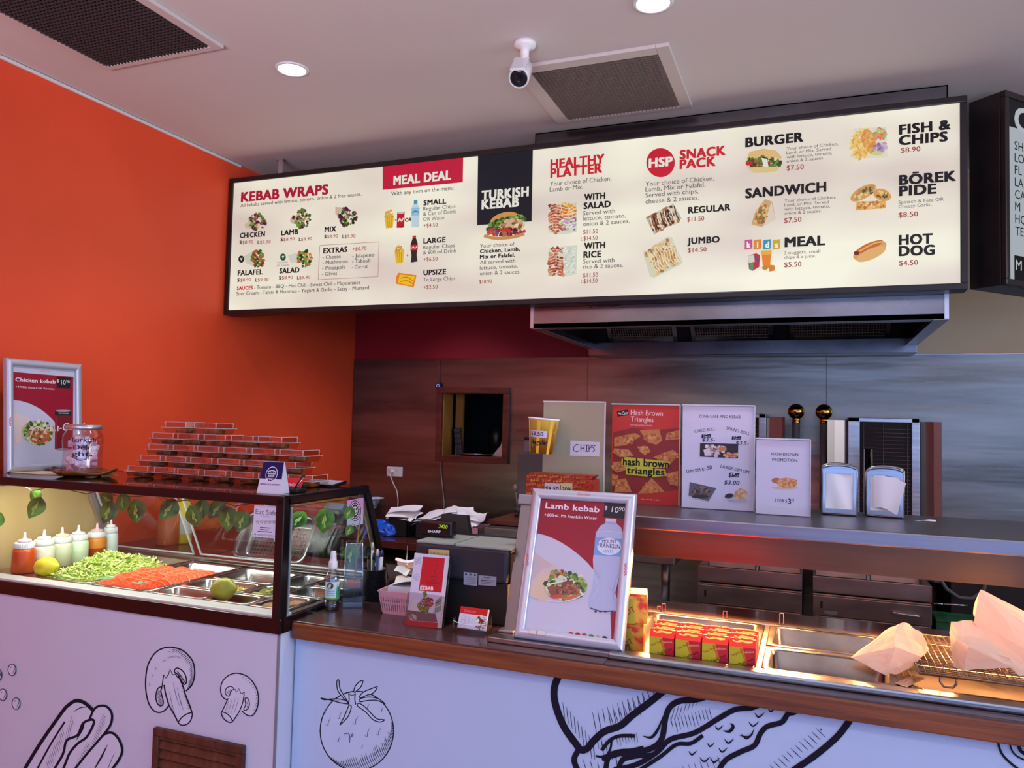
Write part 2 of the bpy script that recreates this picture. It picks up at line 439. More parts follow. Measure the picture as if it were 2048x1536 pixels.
# ------------------------------------------------------------------ ceiling fittings
def vent(name, label, x0, x1, y0, y1, ix0, ix1, iy0, iy1, pitch, cell_col, back_col, ring_col):
    t = thing(name, label, 'ceiling vent', ((x0+x1)/2, (y0+y1)/2, ZC))
    b = MB(); z0 = ZC-.013
    for (a, c, d, e) in ((x0, ix0, y0, y1), (ix1, x1, y0, y1), (ix0, ix1, y0, iy0), (ix0, ix1, iy1, y1)):
        b.box((a, d, z0), (c, e, ZC-.0005), .002)
    put('frame', b, mat(name+'_frame', ring_col, .5), t, local=False)
    put('backing', MB().box((ix0, iy0, ZC-.003), (ix1, iy1, ZC-.001)), mat(name+'_back', back_col, .8), t, local=False)  # dark plate stands in for the shaded duct recess
    b = MB(); n = round((ix1-ix0)/pitch); m = round((iy1-iy0)/pitch)
    for k in range(1, n): x = ix0+(ix1-ix0)*k/n; b.box((x-.0011, iy0, ZC-.014), (x+.0011, iy1, ZC-.004))
    for k in range(1, m): y = iy0+(iy1-iy0)*k/m; b.box((ix0, y-.0011, ZC-.0142), (ix1, y+.0011, ZC-.0042))
    put('grille', b, mat(name+'_grille', cell_col, .6), t, local=False)
vent('return_air_vent', 'large black mesh return air grille by the orange wall', -2.205, -1.719, .95, 1.874, -2.183, -1.752, .99, 1.852, .014, (62,52,54), (14,12,14), (206,198,196))
vent('exhaust_vent', 'square grimy mesh grille set in the ceiling above the menu board', -.920, -.412, 2.29, 2.775, -.868, -.453, 2.335, 2.752, .0135, (112,98,92), (40,34,34), (204,196,192))
def downlight(x, y, label, watts=32, cone=125):
    t = thing('downlight', label, 'ceiling light', (x, y, ZC), group='recessed ceiling lights')
    put('trim_ring', MB().lathe([(.044,-.001),(.046,-.005),(.054,-.004),(.056,-.0005),(.044,-.0005)], n=40), WHITE, t)
    put('lens', MB().cyl((0, 0, -.0008), (0, 0, -.003), .0435, n=40), mat('led_lens', (235,236,255), .4, emit=14, ecol=(214,216,255)), t)
    l = bpy.data.lights.new('downlight_lamp', 'SPOT'); l.energy = watts; l.color = (.80, .82, 1); l.spot_size = math.radians(cone); l.spot_blend = .7; l.shadow_soft_size = .04
    o = bpy.data.objects.new('downlight_lamp', l); C.objects.link(o); o.location = (x, y, ZC-.012)
downlight(-1.620, 2.082, 'lit round downlight nearest the orange wall')
downlight(-.415, 2.058, 'lit round downlight by the top edge near the square grille')
for (x, y) in ((.95, 2.0), (-1.62, .2), (-.3, .1), (1.1, .1)):
    downlight(x, y, 'lit round downlight further forward over the customer side')

downlight(-1.75, 3.30, 'lit round downlight over the rear counter behind the menu board', 48, 84)  # out of sight, added to brighten the rear counter
# security camera
t = thing('security_camera', 'white bullet security camera with dark face hanging from the ceiling', 'camera', (-.824, 2.158, ZC))
b = MB().lathe([(0,-.0005),(.034,-.0005),(.034,-.010),(.030,-.017),(.014,-.022),(.012,-.05),(.014,-.055),(.0,-.056)], n=32)
for k in range(3): a = 2.1*k+.4; b.ball((.024*math.cos(a), .024*math.sin(a), -.016), .004, n=8)
put('mount', b, WHITE, t)
put('ball_joint', MB().ball((0, -.002, -.062), .013).cyl((-.003, -.006, -.066), (-.006, -.016, -.082), .008), WHITE, t)
d = Vector((.12, -.62, -.62)).normalized(); p = Vector((-.010, .006, -.079)); Q = Matrix.Translation(p) @ d.to_track_quat('Z', 'Y').to_matrix().to_4x4()
sh = MB().lathe([(0,-.022),(.024,-.020),(.030,-.012),(.031,.072),(.029,.076),(.026,.072),(.0,.071)], n=36)
put('housing', sh, WHITE, t, Q)
put('face', MB().lathe([(0,.0715),(.0255,.0715),(.0255,.0745),(.011,.0735),(.009,.072),(0,.072)], n=36), mat('camera_face', (20,22,30), .12), t, Q)
put('sun_visor', MB().box((-.024, .0245, -.016), (.024, .0325, .082), .006, seg=3), WHITE, t, Q)
# ================================================================== illuminated menu board
YB = 2.768
bx0, bx1, bz0, bz1 = XW+.006, .447, 1.996, 2.615
MBK = noisy(mat('board_frame_brown_black', (34,28,28), .38), (28,23,24), (42,34,33), 5)
t = thing('menu_lightbox', 'long backlit menu board listing kebab wraps, burgers and snack packs', 'menu board', ((bx0+bx1)/2, YB, bz0))
put('housing', MB().frame(bx0, bx1, bz0, bz1, .021, YB-.008, YB+.012, .003).box((bx0, YB+.012, bz0), (bx1, YB+.072, bz1), .002), MBK, t, local=False)
b = MB()
for x in (-2.232,): b.box((x-.012, YB+.045, bz1-.01), (x+.012, YB+.051, ZC-.001)).box((x-.02, YB+.04, ZC-.006), (x+.02, YB+.06, ZC-.001))
put('hanger', b, ALU, t, local=False)
LIT = mat('lightbox_acrylic', (120,118,110), .25, spec=.4, emit=1.0)
N, L, bs = nodes(LIT)
tc = N.new('ShaderNodeTexCoord'); mp = N.new('ShaderNodeMapping'); mp.inputs['Scale'].default_value = (1.1, 1, 2.6)
nz = N.new('ShaderNodeTexNoise'); nz.inputs['Scale'].default_value = 1.5; nz.inputs['Detail'].default_value = 1.5
cr = N.new('ShaderNodeValToRGB'); e = cr.color_ramp.elements; e[0].position = .34; e[1].position = .66; e[0].color = lin((198,186,174)); e[1].color = lin((228,228,206))
L.new(tc.outputs['Object'], mp.inputs[0]); L.new(mp.outputs[0], nz.inputs['Vector']); L.new(nz.outputs['Fac'], cr.inputs[0]); L.new(cr.outputs[0], bs.inputs['Emission Color'])
A = Art((bx0, YB-.001, bz0), (1,0,0), (0,0,1), 'lit.85')
BK, RD, RD2, GY = (30,26,32), (196,28,58), (206,38,52), (92,88,90)
WHT = (236,234,222)
base = MB().box((bx0+.019, YB-.001, bz0+.019), (bx1-.019, YB+.008, bz1-.019))
# --- kebab wraps (crop origin 440,280 scale 3.657)
A.crop(440, 280, 2048/560)
A.text('KEBAB WRAPS', 152, 452, 792, 66, (176,26,58), 3, y1=395)
def T(s, x0, y0, x1, cap, col=GY, bold=0, y1=None, **k): A.text(s, x0, y0, x1, cap, col, bold, y1=y1, res=2, **k)
T('All kebabs served with lettuce, tomato, onion & 2 free sauces.', 150, 492, 1032, 24, (70,64,70), .5)
for s_, x0, y0, x1, yp in (('CHICKEN',145,718,328,762),('LAMB',447,698,572,740),('MIX',765,674,850,720),('FALAFEL',130,992,312,1038),('SALAD',435,976,582,1020)):
    T(s_, x0, y0, x1, 36, BK, 2.5)
    T('S', x0-3, yp, x0+14, 24, BK, 2.5); T('$8.90', x0+18, yp, x0+98, 24, (170,60,70), .5)
    T('L', x0+130, yp-1, x0+144, 24, BK, 2.5); T('$9.90', x0+146, yp-1, x0+226, 24, (170,60,70), .5)
GRN = [(58,92,34),(92,130,48),(34,60,26),(120,150,70)]; PUR = [(110,40,72),(142,70,98),(80,30,50)]; TAN = [(196,150,110),(226,196,160),(150,96,60)]
WRAPC = (208,186,160)
def wrap(cx, cy, fx, fy, rx, ry, pal, sd):
    A.poly([(fx, fy-12), (cx-rx*.3, cy-ry*.7), (cx+rx*.2, cy+ry*.8), (fx+8, fy+14)], WRAPC)
    A.food(cx, cy, rx, ry, pal, 70, 15, seed=sd)
wrap(275, 600, 180, 632, 62, 62, GRN+PUR+TAN, 1); wrap(600, 575, 512, 596, 62, 66, GRN*2+PUR+TAN, 2)
A.poly([(845,490),(905,495),(880,560),(845,545)], WRAPC); wrap(935, 565, 900, 530, 66, 66, GRN+PUR+[(70,44,34),(230,224,210),(40,28,28)], 3)
A.poly([(175,850),(255,808),(250,925),(190,900)], (206,208,190)); A.food(280, 872, 44, 64, GRN+[(160,110,60),(176,40,48),(120,80,40)], 60, 15, seed=4)
A.poly([(498,845),(590,815),(600,900),(520,900)], (214,214,200)); A.food(622, 868, 54, 62, GRN+[(222,130,70),(200,90,60),(226,200,150)], 70, 15, rot=-25, seed=5)
for (x, y, c) in ((158,872,(26,36,30)),(463,857,(20,84,62))):
    A.ell(x, y, 21, 26, c); A.text('v', x-9, y+9, x+9, 26, WHT, 2)
T('Includes', 422, 905, 498, 17, (150,146,140)); T('All Salads', 415, 928, 508, 17, (150,146,140))
for a_, b_ in (((733,772),(1166,746)),((1166,746),(1157,1000)),((1157,1000),(720,1022)),((720,1022),(733,772))): A.line([a_, b_], 3, (176,110,104))
T('EXTRAS', 757, 830, 932, 37, BK, 2.5); T('+$0.70', 970, 812, 1073, 26, (170,60,70), .5)
for s_, x0, y0, x1 in (('- Cheese',753,872,884),('- Mushroom',752,911,936),('- Pineapple',750,952,920),('- Olives',748,994,858),('- Jalapeno',970,862,1132),('- Tabouli',968,902,1101),('- Carrot',966,944,1083)): T(s_, x0, y0, x1, 27, (62,58,62), .3)
T('SAUCES', 126, 1098, 242, 25, (196,30,44), 2.5); T('- Tomato - BBQ - Hot Chili - Sweet Chili - Mayonnaise', 252, 1092, 1027, 25, (62,58,62), .3)
T('Sour Cream - Tahini & Hummus - Yogurt & Garlic - Satay - Mustard', 122, 1137, 1090, 25, (62,58,62), .3)
# --- meal deal
A.poly([(1193,188),(1781,124),(1778,310),(1193,366)], (198,30,60)); A.text('MEAL DEAL', 1270, 330, 1692, 62, WHT, 3, y1=289)
T('With any item on the menu.', 1254, 408, 1716, 28, (70,64,70), .3)
for s_, y, x1, ls, pr_, yp in (('SMALL',480,1657,(('Regular Chips',518,1723),('& Can of Drink',556,1728),('OR Water',594,1648)),'+$4.50',642),('LARGE',758,1652,(('Regular Chips',800,1720),('& 600 ml Drink',838,1730)),'+$6.50',888),('UPSIZE',990,1656,(('To Large Chips',1036,1722),),'+$2.50',1092)):
    T(s_, 1490, y, x1, 36, BK, 2.5)
    for q, yy, xx in ls: T(q, 1488, yy, xx, 27, GY, .2)
    T(pr_, 1490, yp, 1594, 27, (160,52,60), .4)
def fries(x, y):
    A.poly([(x-36,y),(x+36,y-4),(x+26,y+88),(x-24,y+92)], (232,190,60)); A.food(x, y-12, 34, 20, [(226,176,70),(240,206,110),(206,140,50)], 26, 12, seed=int(x), long=1.7)
    for k in (-18,-2,14): A.line([(x+k,y+6),(x+k*.7+6,y+84)], 5, (206,150,40))
fries(1241, 556); fries(1315, 812)
A.rect(1299, 530, 1350, 640, (196,30,44)); A.ell(1324, 533, 25, 8, (200,200,200)); A.ell(1324, 638, 24, 6, (160,24,36)); A.line([(1306,600),(1318,575),(1330,596),(1344,572)], 9, (236,226,222), smooth=3)
A.text('OR', 1355, 600, 1405, 26, BK, 2.5); A.text('+', 1281, 600, 1296, 24, (90,80,70), 1); A.text('+', 1365, 858, 1383, 24, (130,80,60), 1)
A.poly([(1422,446),(1446,444),(1448,470),(1462,500),(1462,640),(1406,640),(1404,500),(1420,470)], (196,216,226)); A.rect(1422, 442, 1447, 468, (70,150,180)); A.rect(1405, 500, 1462, 552, (150,196,220))
A.line([(1410,535),(1430,520),(1458,530)], 8, (60,110,170))
A.poly([(1414,716),(1436,716),(1450,760),(1448,800),(1442,840),(1448,890),(1400,898),(1404,845),(1397,800),(1398,765)], (52,40,42)); A.rect(1412, 702, 1437, 720, (206,50,50)); A.rect(1398, 770, 1449, 806, (210,40,44)); A.line([(1404,795),(1418,782),(1428,794),(1444,780)], 6, (240,220,210), smooth=2)
A.poly([(1292,1000),(1310,972),(1441,990),(1420,1078),(1290,1052)], (236,130,30)); A.poly([(1318,985),(1430,998),(1408,1068),(1304,1046)], (240,196,40))
for k in (0, 1): A.line([(1325,1012+k*26),(1370,1004+k*26),(1412,1030+k*22)], 6, (206,110,30), smooth=3)
# --- turkish kebab (crop origin 940,240 scale 3.7926)
A.crop(940, 240, 2048/540)
A.poly([(64,268),(480,222),(470,770),(57,800)], (28,28,38)); A.text('TURKISH', 90, 608, 448, 66, WHT, 3, y1=577); A.text('KEBAB', 90, 678, 374, 66, WHT, 3, y1=656)
A.ell(270, 772, 122, 70, (206,150,86), -14); A.food(280, 790, 150, 46, GRN*3+[(150,180,80)], 120, 24, rot=-16, seed=6); A.food(330, 800, 95, 40, [(176,120,84),(214,176,140),(140,86,58),(196,150,110),(236,214,180)], 90, 20, seed=7)
A.food(270, 852, 150, 26, PUR+[(170,110,80),(206,60,60)], 80, 18, seed=8); A.poly([(225,828),(300,822),(320,845),(235,848)], (206,52,40)); A.line([(110,880),(200,900),(330,890),(415,865)], 24, (206,146,84), smooth=4)
for s_, y, x1, bd in (('Your choice of',972,340,.2),('Chicken, Lamb,',1012,382,2.5),('Mix or Falafel.',1054,345,2.5),('All served with',1096,346,.2),('lettuce, tomato,',1138,365,.2),('onion & 2 sauces.',1180,386,.2)):
    T(s_, 78, y, x1, 28, BK if bd > 1 else GY, bd)
T('$10.90', 72, 1242, 170, 28, (160,52,60), .6)
# --- healthy platter
A.text('HEALTHY', 612, 372, 1022, 66, RD2, 3, y1=330); A.text('PLATTER', 612, 442, 1006, 66, RD2, 3, y1=400)
T('Your choice of Chicken,', 610, 505, 1074, 34, GY, .2); T('Lamb or Mix.', 608, 548, 860, 34, GY, .2)
for y0, s1, x1, ls, p1, p2 in ((612,'SALAD',1070,(('Served with',726,1102),('lettuce, tomato,',766,1184),('onion & 2 sauces.',808,1212)),868,918),(982,'RICE',998,(('Served with',1092,1098),('rice & 2 sauces.',1132,1164)),1196,1240)):
    T('WITH', 868, y0, 1028, 46, BK, 2.8); T(s1, 863, y0+66, x1, 46, BK, 2.8)
    for q, yy, xx in ls: T(q, 860, yy, xx, 32, GY, .2)
    T('$11.50', 860, p1, 974, 32, (160,52,60), .6); T('L', 846, p2, 856, 28, (120,110,100), .3); T('$14.50', 864, p2, 970, 32, (160,52,60), .6)
for y0, y1, right in ((630,870,0),(960,1190,1)):
    A.poly([(598,y0+15),(818,y0-10),(812,y1-18),(715,y1+2),(598,y1-14)], (216,222,206))
    A.food(655, (y0+y1)/2, 52, (y1-y0)/2-14, [(176,80,50),(206,110,76),(150,60,40),(216,150,110)], 110, 18, seed=11+right, sq=True)
    for k in range(9): A.line([(606,y0+40+k*22),(650,y0+24+k*22),(704,y0+36+k*22)], 4, (236,214,196), smooth=3)
    if right: A.food(758, (y0+y1)/2-6, 44, (y1-y0)/2-20, [(226,230,220),(206,214,200),(190,206,180),(236,238,230)], 150, 11, seed=13, sq=True)
    else:
        A.food(752, y0+58, 52, 50, [(232,160,70),(216,120,50),(246,200,110)], 60, 17, seed=14, sq=True); A.food(758, y0+162, 48, 44, [(150,110,150),(190,160,190),(226,216,226),(186,200,140)], 70, 15, seed=15, sq=True)
        for k in range(7): A.line([(700,y0+34+k*24),(750,y0+46+k*24),(800,y0+26+k*24)], 4, (246,232,214), smooth=3)
# --- snack pack
A.ell(1448, 328, 108, 110, (206,34,56)); A.text('HSP', 1358, 366, 1540, 66, WHT, 3, y1=348); A.text('SNACK', 1592, 302, 1940, 66, RD2, 3, y1=268); A.text('PACK', 1592, 376, 1866, 66, RD2, 3, y1=350)
for s_, y, x1 in (('Your choice of Chicken,',507,1852),('Lamb, Mix or Felafel.',549,1786),('Served with chips,',592,1734),('cheese & 2 sauces.',639,1738)): T(s_, 1334, y, x1, 34, GY, .2)
T('REGULAR', 1656, 712, 1978, 46, BK, 2.8); T('$11.50', 1650, 775, 1778, 34, (160,52,60), .7); T('JUMBO', 1650, 945, 1896, 46, BK, 2.8); T('$14.50', 1654, 1008, 1796, 34, (160,52,60), .7)
A.poly([(1335,742),(1545,640),(1608,750),(1400,872)], (196,186,170)); A.food(1468, 758, 100, 66, [(120,74,50),(176,124,86),(90,52,40),(226,206,176)], 120, 20, rot=-26, seed=21, sq=True)
for k in range(8): x = 1370+k*26; A.line([(x,740-k*12),(x+14,800-k*12),(x+40,850-k*12)], 8, (60,36,32) if k % 2 else (238,226,206), smooth=3)
A.poly([(1316,1010),(1500,890),(1535,895),(1618,1075),(1600,1100),(1400,1198),(1370,1190)], (214,216,194)); A.food(1462, 1042, 104, 98, [(206,160,100),(226,190,130),(176,120,66),(232,214,160)], 170, 20, rot=-28, seed=22, sq=True)
for k in range(11): x = 1345+k*19; A.line([(x,1010-k*9),(x+36,1060-k*9),(x+50,1120-k*8),(x+80,1150-k*8)], 5, (244,236,206), smooth=3)
# --- burgers, sandwich, kids meal, fish, borek, hot dog (crop origin 1450,180 scale 3.4247)
A.crop(1450, 180, 2048/598)
def P_(s_, x0, y0, x1, cap, bd=3, y1=None): A.text(s_, x0, y0, x1, cap, BK, bd, y1=y1)
P_('BURGER', 140, 396, 537, 60, y1=357); P_('SANDWICH', 140, 745, 694, 62, y1=698); P_('MEAL', 408, 1078, 686, 62, y1=1064); P_('FISH &', 1190, 310, 1543, 62, y1=272); P_('CHIPS', 1188, 384, 1523, 62, y1=354)
P_('BÖREK', 1190, 655, 1580, 64, y1=625); P_('PIDE', 1190, 730, 1446, 64, y1=712); P_('HOT', 1188, 1064, 1420, 64, y1=1052); P_('DOG', 1188, 1140, 1434, 64, y1=1130)
for y0, rows in ((418, (('Your choice of Chicken,',774),('Lamb or Mix. Served',726),('with lettuce, tomato,',732),('onion & 2 sauces.',678))), (774, (('Your choice of Chicken,',758),('Lamb or Mix. Served',712),('with lettuce, tomato,',718),('onion & 2 sauces.',662)))):
    for k, (q, x1) in enumerate(rows): T(q, 422 if y0 < 500 else 408, y0+k*28.5, x1, 21, (100,92,92), .2)
T('3 nuggets, small', 406, 1130, 652, 21, (110,100,100), .2); T('chips & a juice.', 406, 1160, 622, 21, (110,100,100), .2); T('Spinach & Feta OR', 1186, 785, 1496, 22, (110,100,100), .2); T('Cheesy Garlic.', 1186, 815, 1416, 22, (110,100,100), .2)
for q, x, y, x1 in (('$7.50',422,557,540),('$7.50',405,915,524),('$5.50',405,1218,524),('$8.90',1202,437,1336),('$8.50',1186,878,1320),('$4.50',1190,1207,1320)): T(q, x, y, x1, 34, (156,48,54), .8)
for k, (ch, cx, cl) in enumerate((('k',163,(206,84,150)),('i',224,(226,140,56)),('d',290,(60,150,190)),('s',354,(206,176,50)))):
    A.poly([(cx-26,1032),(cx+26,1026),(cx+24,1090),(cx-27,1098)], cl); A.text(ch, cx-13 if ch != 'i' else cx-5, 1084, cx+13 if ch != 'i' else cx+5, 40, (250,246,236), 3)
A.poly([(148,480),(170,430),(260,408),(350,420),(388,462),(385,480)], (226,190,128)); A.food(265, 505, 118, 36, GRN*2+[(110,60,40),(150,96,66),(176,40,48),(90,50,44),(226,214,190)], 110, 18, seed=31); A.poly([(250,470),(290,480),(300,540),(270,546)], (232,232,220)); A.ell(165, 508, 22, 16, (206,40,44)); A.poly([(150,535),(380,530),(360,560),(290,572),(200,572)], (226,200,138))
A.poly([(275,752),(325,770),(348,890),(250,942),(182,925),(205,850)], (206,170,120)); A.poly([(318,768),(348,890),(262,940),(300,830)], (224,212,196)); A.food(252, 855, 44, 66, [(176,120,60),(226,190,130),(110,120,50),(196,90,60)], 60, 15, rot=20, seed=32)
A.poly([(160,1140),(215,1122),(240,1135),(236,1215),(190,1243),(165,1230)], (190,54,60)); A.poly([(160,1140),(200,1135),(205,1180),(165,1190)], (220,216,206)); A.poly([(170,1190),(195,1190),(195,1240),(168,1230)], (90,150,110)); A.line([(205,1140),(232,1180)], 9, (60,80,150))
A.poly([(250,1106),(320,1102),(308,1225),(262,1228)], (236,136,40)); A.rect(250, 1104, 320, 1130, (240,176,60)); A.ell(275, 1222, 20, 14, (206,130,50)); A.poly([(300,1200),(340,1205),(342,1240),(305,1248)], (222,130,46))
A.poly([(880,270),(1105,260),(1110,470),(875,475)], (232,222,206)); A.food(925, 370, 48, 96, [(240,200,110),(226,170,80),(246,214,140)], 70, 22, seed=33, long=1.8); A.ell(985, 360, 46, 88, (226,160,84), -16); A.food(985, 360, 36, 74, [(232,170,96),(216,146,70),(240,186,116)], 40, 14, rot=-16, seed=34); A.food(1060, 310, 42, 40, [(226,120,90),(236,150,120),(190,206,120),(160,190,90)], 40, 18, seed=35); A.food(1062, 400, 42, 30, [(180,150,190),(206,186,210),(150,110,160)], 40, 16, seed=36); A.food(930, 440, 50, 26, [(240,206,120),(226,170,80)], 30, 18, seed=37, long=1.8); A.ell(1040, 440, 34, 16, (206,214,130))
A.ell(945, 710, 98, 40, (216,160,90), -30); A.food(960, 705, 76, 24, [(90,96,60),(232,206,150),(196,140,80)], 40, 15, rot=-30, seed=38); A.ell(1075, 725, 62, 40, (222,160,84), 18); A.food(1075, 722, 40, 22, [(206,140,70),(90,92,66),(240,200,130)], 26, 12, seed=39); A.poly([(900,770),(1095,765),(1100,815),(895,830)], (226,170,90)); A.food(1000, 795, 90, 24, [(236,196,120),(196,120,56),(240,210,150)], 50, 14, seed=40, sq=True)
A.ell(990, 1105, 122, 52, (226,166,94), -24); A.ell(985, 1080, 104, 24, (206,104,60), -24); A.line([(895,1120),(935,1100),(980,1075),(1030,1052),(1080,1045)], 10, (236,190,70), smooth=4); A.ell(1000, 1128, 108, 36, (232,180,112), -24); A.ell(900, 1122, 20, 15, (120,40,30))
lb = A.build('menu_panel', t, extra=base, base_mats=[LIT])

# ================================================================== second, angled sign box
d2 = Vector((.6820, .7314, 0)); n2 = Vector((.7314, -.6820, 0))
e0 = Vector((.556, 2.815, 2.016)); hgt = .622
t = thing('angled_lightbox', 'angled black sign box with white and black drinks lettering', 'sign', e0)
Mx = Matrix(((d2.x, -n2.x, 0, 0), (d2.y, -n2.y, 0, 0), (0, 0, 1, 0), (0, 0, 0, 1)))
put('housing', MB().frame(0, .66, 0, hgt, .02, -.006, .012, .003).box((0, .012, 0), (.66, .115, hgt), .003), MBK, t, Mx)
A = Art(e0+n2*.001, d2, (0,0,1), 'lit.62')
A.rect(.019, .019, .641, hgt-.019, (196,206,214)); A.rect(.019, hgt-.112, .641, hgt-.019, (22,22,26)); A.text('COFFEE', .052, hgt-.118, .52, .076, (206,214,220), 2)
for k, s_ in enumerate(('SH', 'LO', 'FL', 'LA', 'CA', 'M', 'HO', 'TE')):
    A.text(s_, .052, .4395-.0395*k, None, .028, (22,22,28), .4)
A.rect(.046, .019, .641, .098, (20,20,24)); A.text('M', .054, .052, None, .032, (214,220,224), .4)
A.build('sign_panel', t)
put('corner_bracket', MB().box((.3,.05,hgt), (.33,.056,ZC-2.016-.001)), ALU, t, Mx)

# ================================================================== exhaust hood
HYF, HYR, hx0, hx1, hz0 = 2.848, 3.80, -1.035, .405, 1.915
t = thing('exhaust_hood', 'large stainless exhaust hood above the cooking bench', 'hood', ((hx0+hx1)/2, (HYF+HYR)/2, hz0))
HOOD = noisy(mat('hood_stainless', (140,138,142), .28, 1), (112,108,112), (140,138,142), 3, 5, (1,1,2), bump=.05, bscale=6, rough=(.18,.34))
b = MB().box((hx0, HYF, hz0), (hx1, HYF+.004, 2.69)).box((hx0, HYF, hz0), (hx0+.004, HYR, 2.69)).box((hx1-.004, HYF, hz0), (hx1, HYR, 2.69)).box((hx0, HYF, 2.686), (hx1, HYR, 2.69)).box((hx0, HYR-.004, hz0), (hx1, HYR, 2.69))
put('canopy', b, HOOD, t, local=False)
b = MB(); wl = .045
b.box((hx0, HYF, hz0-.002), (hx1, HYF+wl, hz0+.02), .002).box((hx0, HYF, hz0-.004), (hx0+wl, HYR, hz0+.02), .002).box((hx1-wl, HYF, hz0-.004), (hx1, HYR, hz0+.02), .002).box((hx0, HYR-.12, hz0-.034), (hx1, HYR, hz0+.03), .002)
put('gutter', b, HOOD, t, local=False)
for x in (hx0-.001, hx1-.013): put('edge_strip', MB().box((x, HYF-.006, hz0), (x+.013, HYF, 2.02)), ALU, t, local=False)
FM = mat('baffle_mesh', (150,126,106), .6, .4)
fy0, fz0, fy1, fz1 = HYR-.12, hz0+.03, HYR-.55, hz0+.46
for (x0, x1) in ((-.93,-.60), (-.535,-.175), (-.105,.30)):
    f = put('filter', MB().prism([(x0,fy0,fz0),(x0+.02,fy0,fz0),(x0+.02,fy1,fz1),(x0,fy1,fz1)], (0,.012,.012)).prism([(x1-.02,fy0,fz0),(x1,fy0,fz0),(x1,fy1,fz1),(x1-.02,fy1,fz1)], (0,.012,.012)).prism([(x0,fy0,fz0),(x1,fy0,fz0),(x1,fy0-.02,fz0+.02),(x0,fy0-.02,fz0+.02)], (0,.012,.012)), HOOD, t, local=False)
    b = MB(); n = int((x1-x0-.04)/.011)
    for k in range(1, n):
        x = x0+.02+(x1-x0-.04)*k/n; b.prism([(x-.001,fy0-.01,fz0+.01),(x+.001,fy0-.01,fz0+.01),(x+.001,fy1,fz1),(x-.001,fy1,fz1)], (0,.004,.004))
    for k in range(1, 40):
        q = k/40; y = fy0+(fy1-fy0)*q; z = fz0+(fz1-fz0)*q; b.box((x0+.02, y-.001, z), (x1-.02, y+.001, z+.002))
    put('mesh', b, FM, t, local=False)
put('inner_lining', MB().prism([(hx0+.004,fy0+.02,fz0),(hx1-.004,fy0+.02,fz0),(hx1-.004,fy1+.02,fz1),(hx0+.004,fy1+.02,fz1)], (0,.01,.01)), mat('hood_dark_lining', (26,24,26), .6), t, local=False)
put('drain_plug', MB().cyl((-.86, HYR-.10, hz0-.022), (-.86, HYR-.10, hz0-.004), .012).ball((-.86, HYR-.10, hz0-.024), .009), DARKSTEEL, t, local=False)
b = MB()
R = random.Random(3)
for k in range(34): x = -.77+.017*k; b.box((x, HYF-.0012, 1.992+R.uniform(-.003,.003)+.0003*k), (x+.019, HYF-.0002, 1.997+R.uniform(-.002,.004)+.0003*k))
for (x0, x1, z0, z1) in ((.02,.07,2.0,2.006), (.09,.12,2.004,2.012), (-.80,-.79,1.988,1.996)): put('grease_spot', MB().box((x0, HYF-.0012, z0), (x1, HYF-.0002, z1)), mat('grease_brown', (38,28,24), .5), t, local=False)
put('grease_seam', b, mat('grease_brown', (38,28,24), .5), t, local=False)
# ================================================================== left: refrigerated food display counter
INK = (24,20,36); PANELW = (190,196,216); FILLW = (200,204,222)
CX0, CX1, CY0 = XW+.004, -1.217, 1.597
ZD, ZT = 1.060, 1.352          # deck rim, top of the glass case
PANW = mat('laminate_panel_white', PANELW, .42)
cab = thing('food_display_counter', 'white panelled salad display counter with black framed glass case', 'display counter', ((CX0+CX1)/2, CY0, 0))
A = Art((CX0, CY0, 0), (1,0,0), (0,0,1), 'print'); A.crop(0, 1240, 3.2)
MW = 1.35
def S_(pts, wd, closed=False, sm=5, taper=False, col=INK): A.line(pts, wd*MW, col, closed, taper, sm)
def hatch(p, q, off, n, wd, tip=0):
    """n short strokes: start points run p->q, each offset by off"""
    for k in range(n):
        t_ = k/max(1, n-1); x, y = p[0]+(q[0]-p[0])*t_, p[1]+(q[1]-p[1])*t_; j = .75+.5*random.random()
        A.line([(x, y), (x+off[0]*j*.5+tip, y+off[1]*j*.5), (x+off[0]*j, y+off[1]*j)], wd, INK, taper=True)
def hatchp(pts, off, n, wd):
    L = [0]
    for a, b in zip(pts, pts[1:]): L.append(L[-1]+math.hypot(b[0]-a[0], b[1]-a[1]))
    for k in range(n):
        d = L[-1]*k/(n-1); i = max(j for j in range(len(L)-1) if L[j] <= d+1e-6); t_ = (d-L[i])/(L[i+1]-L[i])
        x, y = (pts[i][c]+(pts[i+1][c]-pts[i][c])*t_ for c in (0, 1)); hatch((x, y), (x, y), off, 1, wd)
# sliced mushrooms
cap = [(1190,455),(1228,415),(1246,350),(1238,275),(1205,225),(1160,190),(1090,174),(1030,186),(985,220),(950,280),(935,350),(932,420),(938,480),(955,540),(985,580),(1020,592),(1055,578),(1082,545)]
A.poly(cap+[(1140,650),(1185,668),(1228,592)], FILLW); S_(cap, 7)
S_([(1050,415),(1060,470),(1082,545),(1118,610),(1140,655)], 7); S_([(1140,355),(1170,420),(1188,480),(1212,540),(1230,595)], 7)
A.ell(1184, 632, 50, 36, FILLW, -28); S_([(1140,655),(1160,672),(1195,668),(1222,640),(1230,596),(1200,600),(1165,622),(1140,655)], 6)
S_([(1035,440),(1048,350),(1062,372),(1078,350),(1088,312),(1105,350),(1122,345),(1140,372)], 5, sm=1)
S_([(1116,330),(1130,308),(1160,318),(1186,350),(1194,395),(1180,412),(1160,385),(1140,350)], 6, True); hatch((1128,325),(1176,395),(26,18), 9, 4)
S_([(1035,428),(1010,440),(998,490),(1008,535),(1030,550),(1046,530),(1036,480),(1030,455)], 6, True); hatch((1004,450),(1012,535),(30,10), 12, 4)
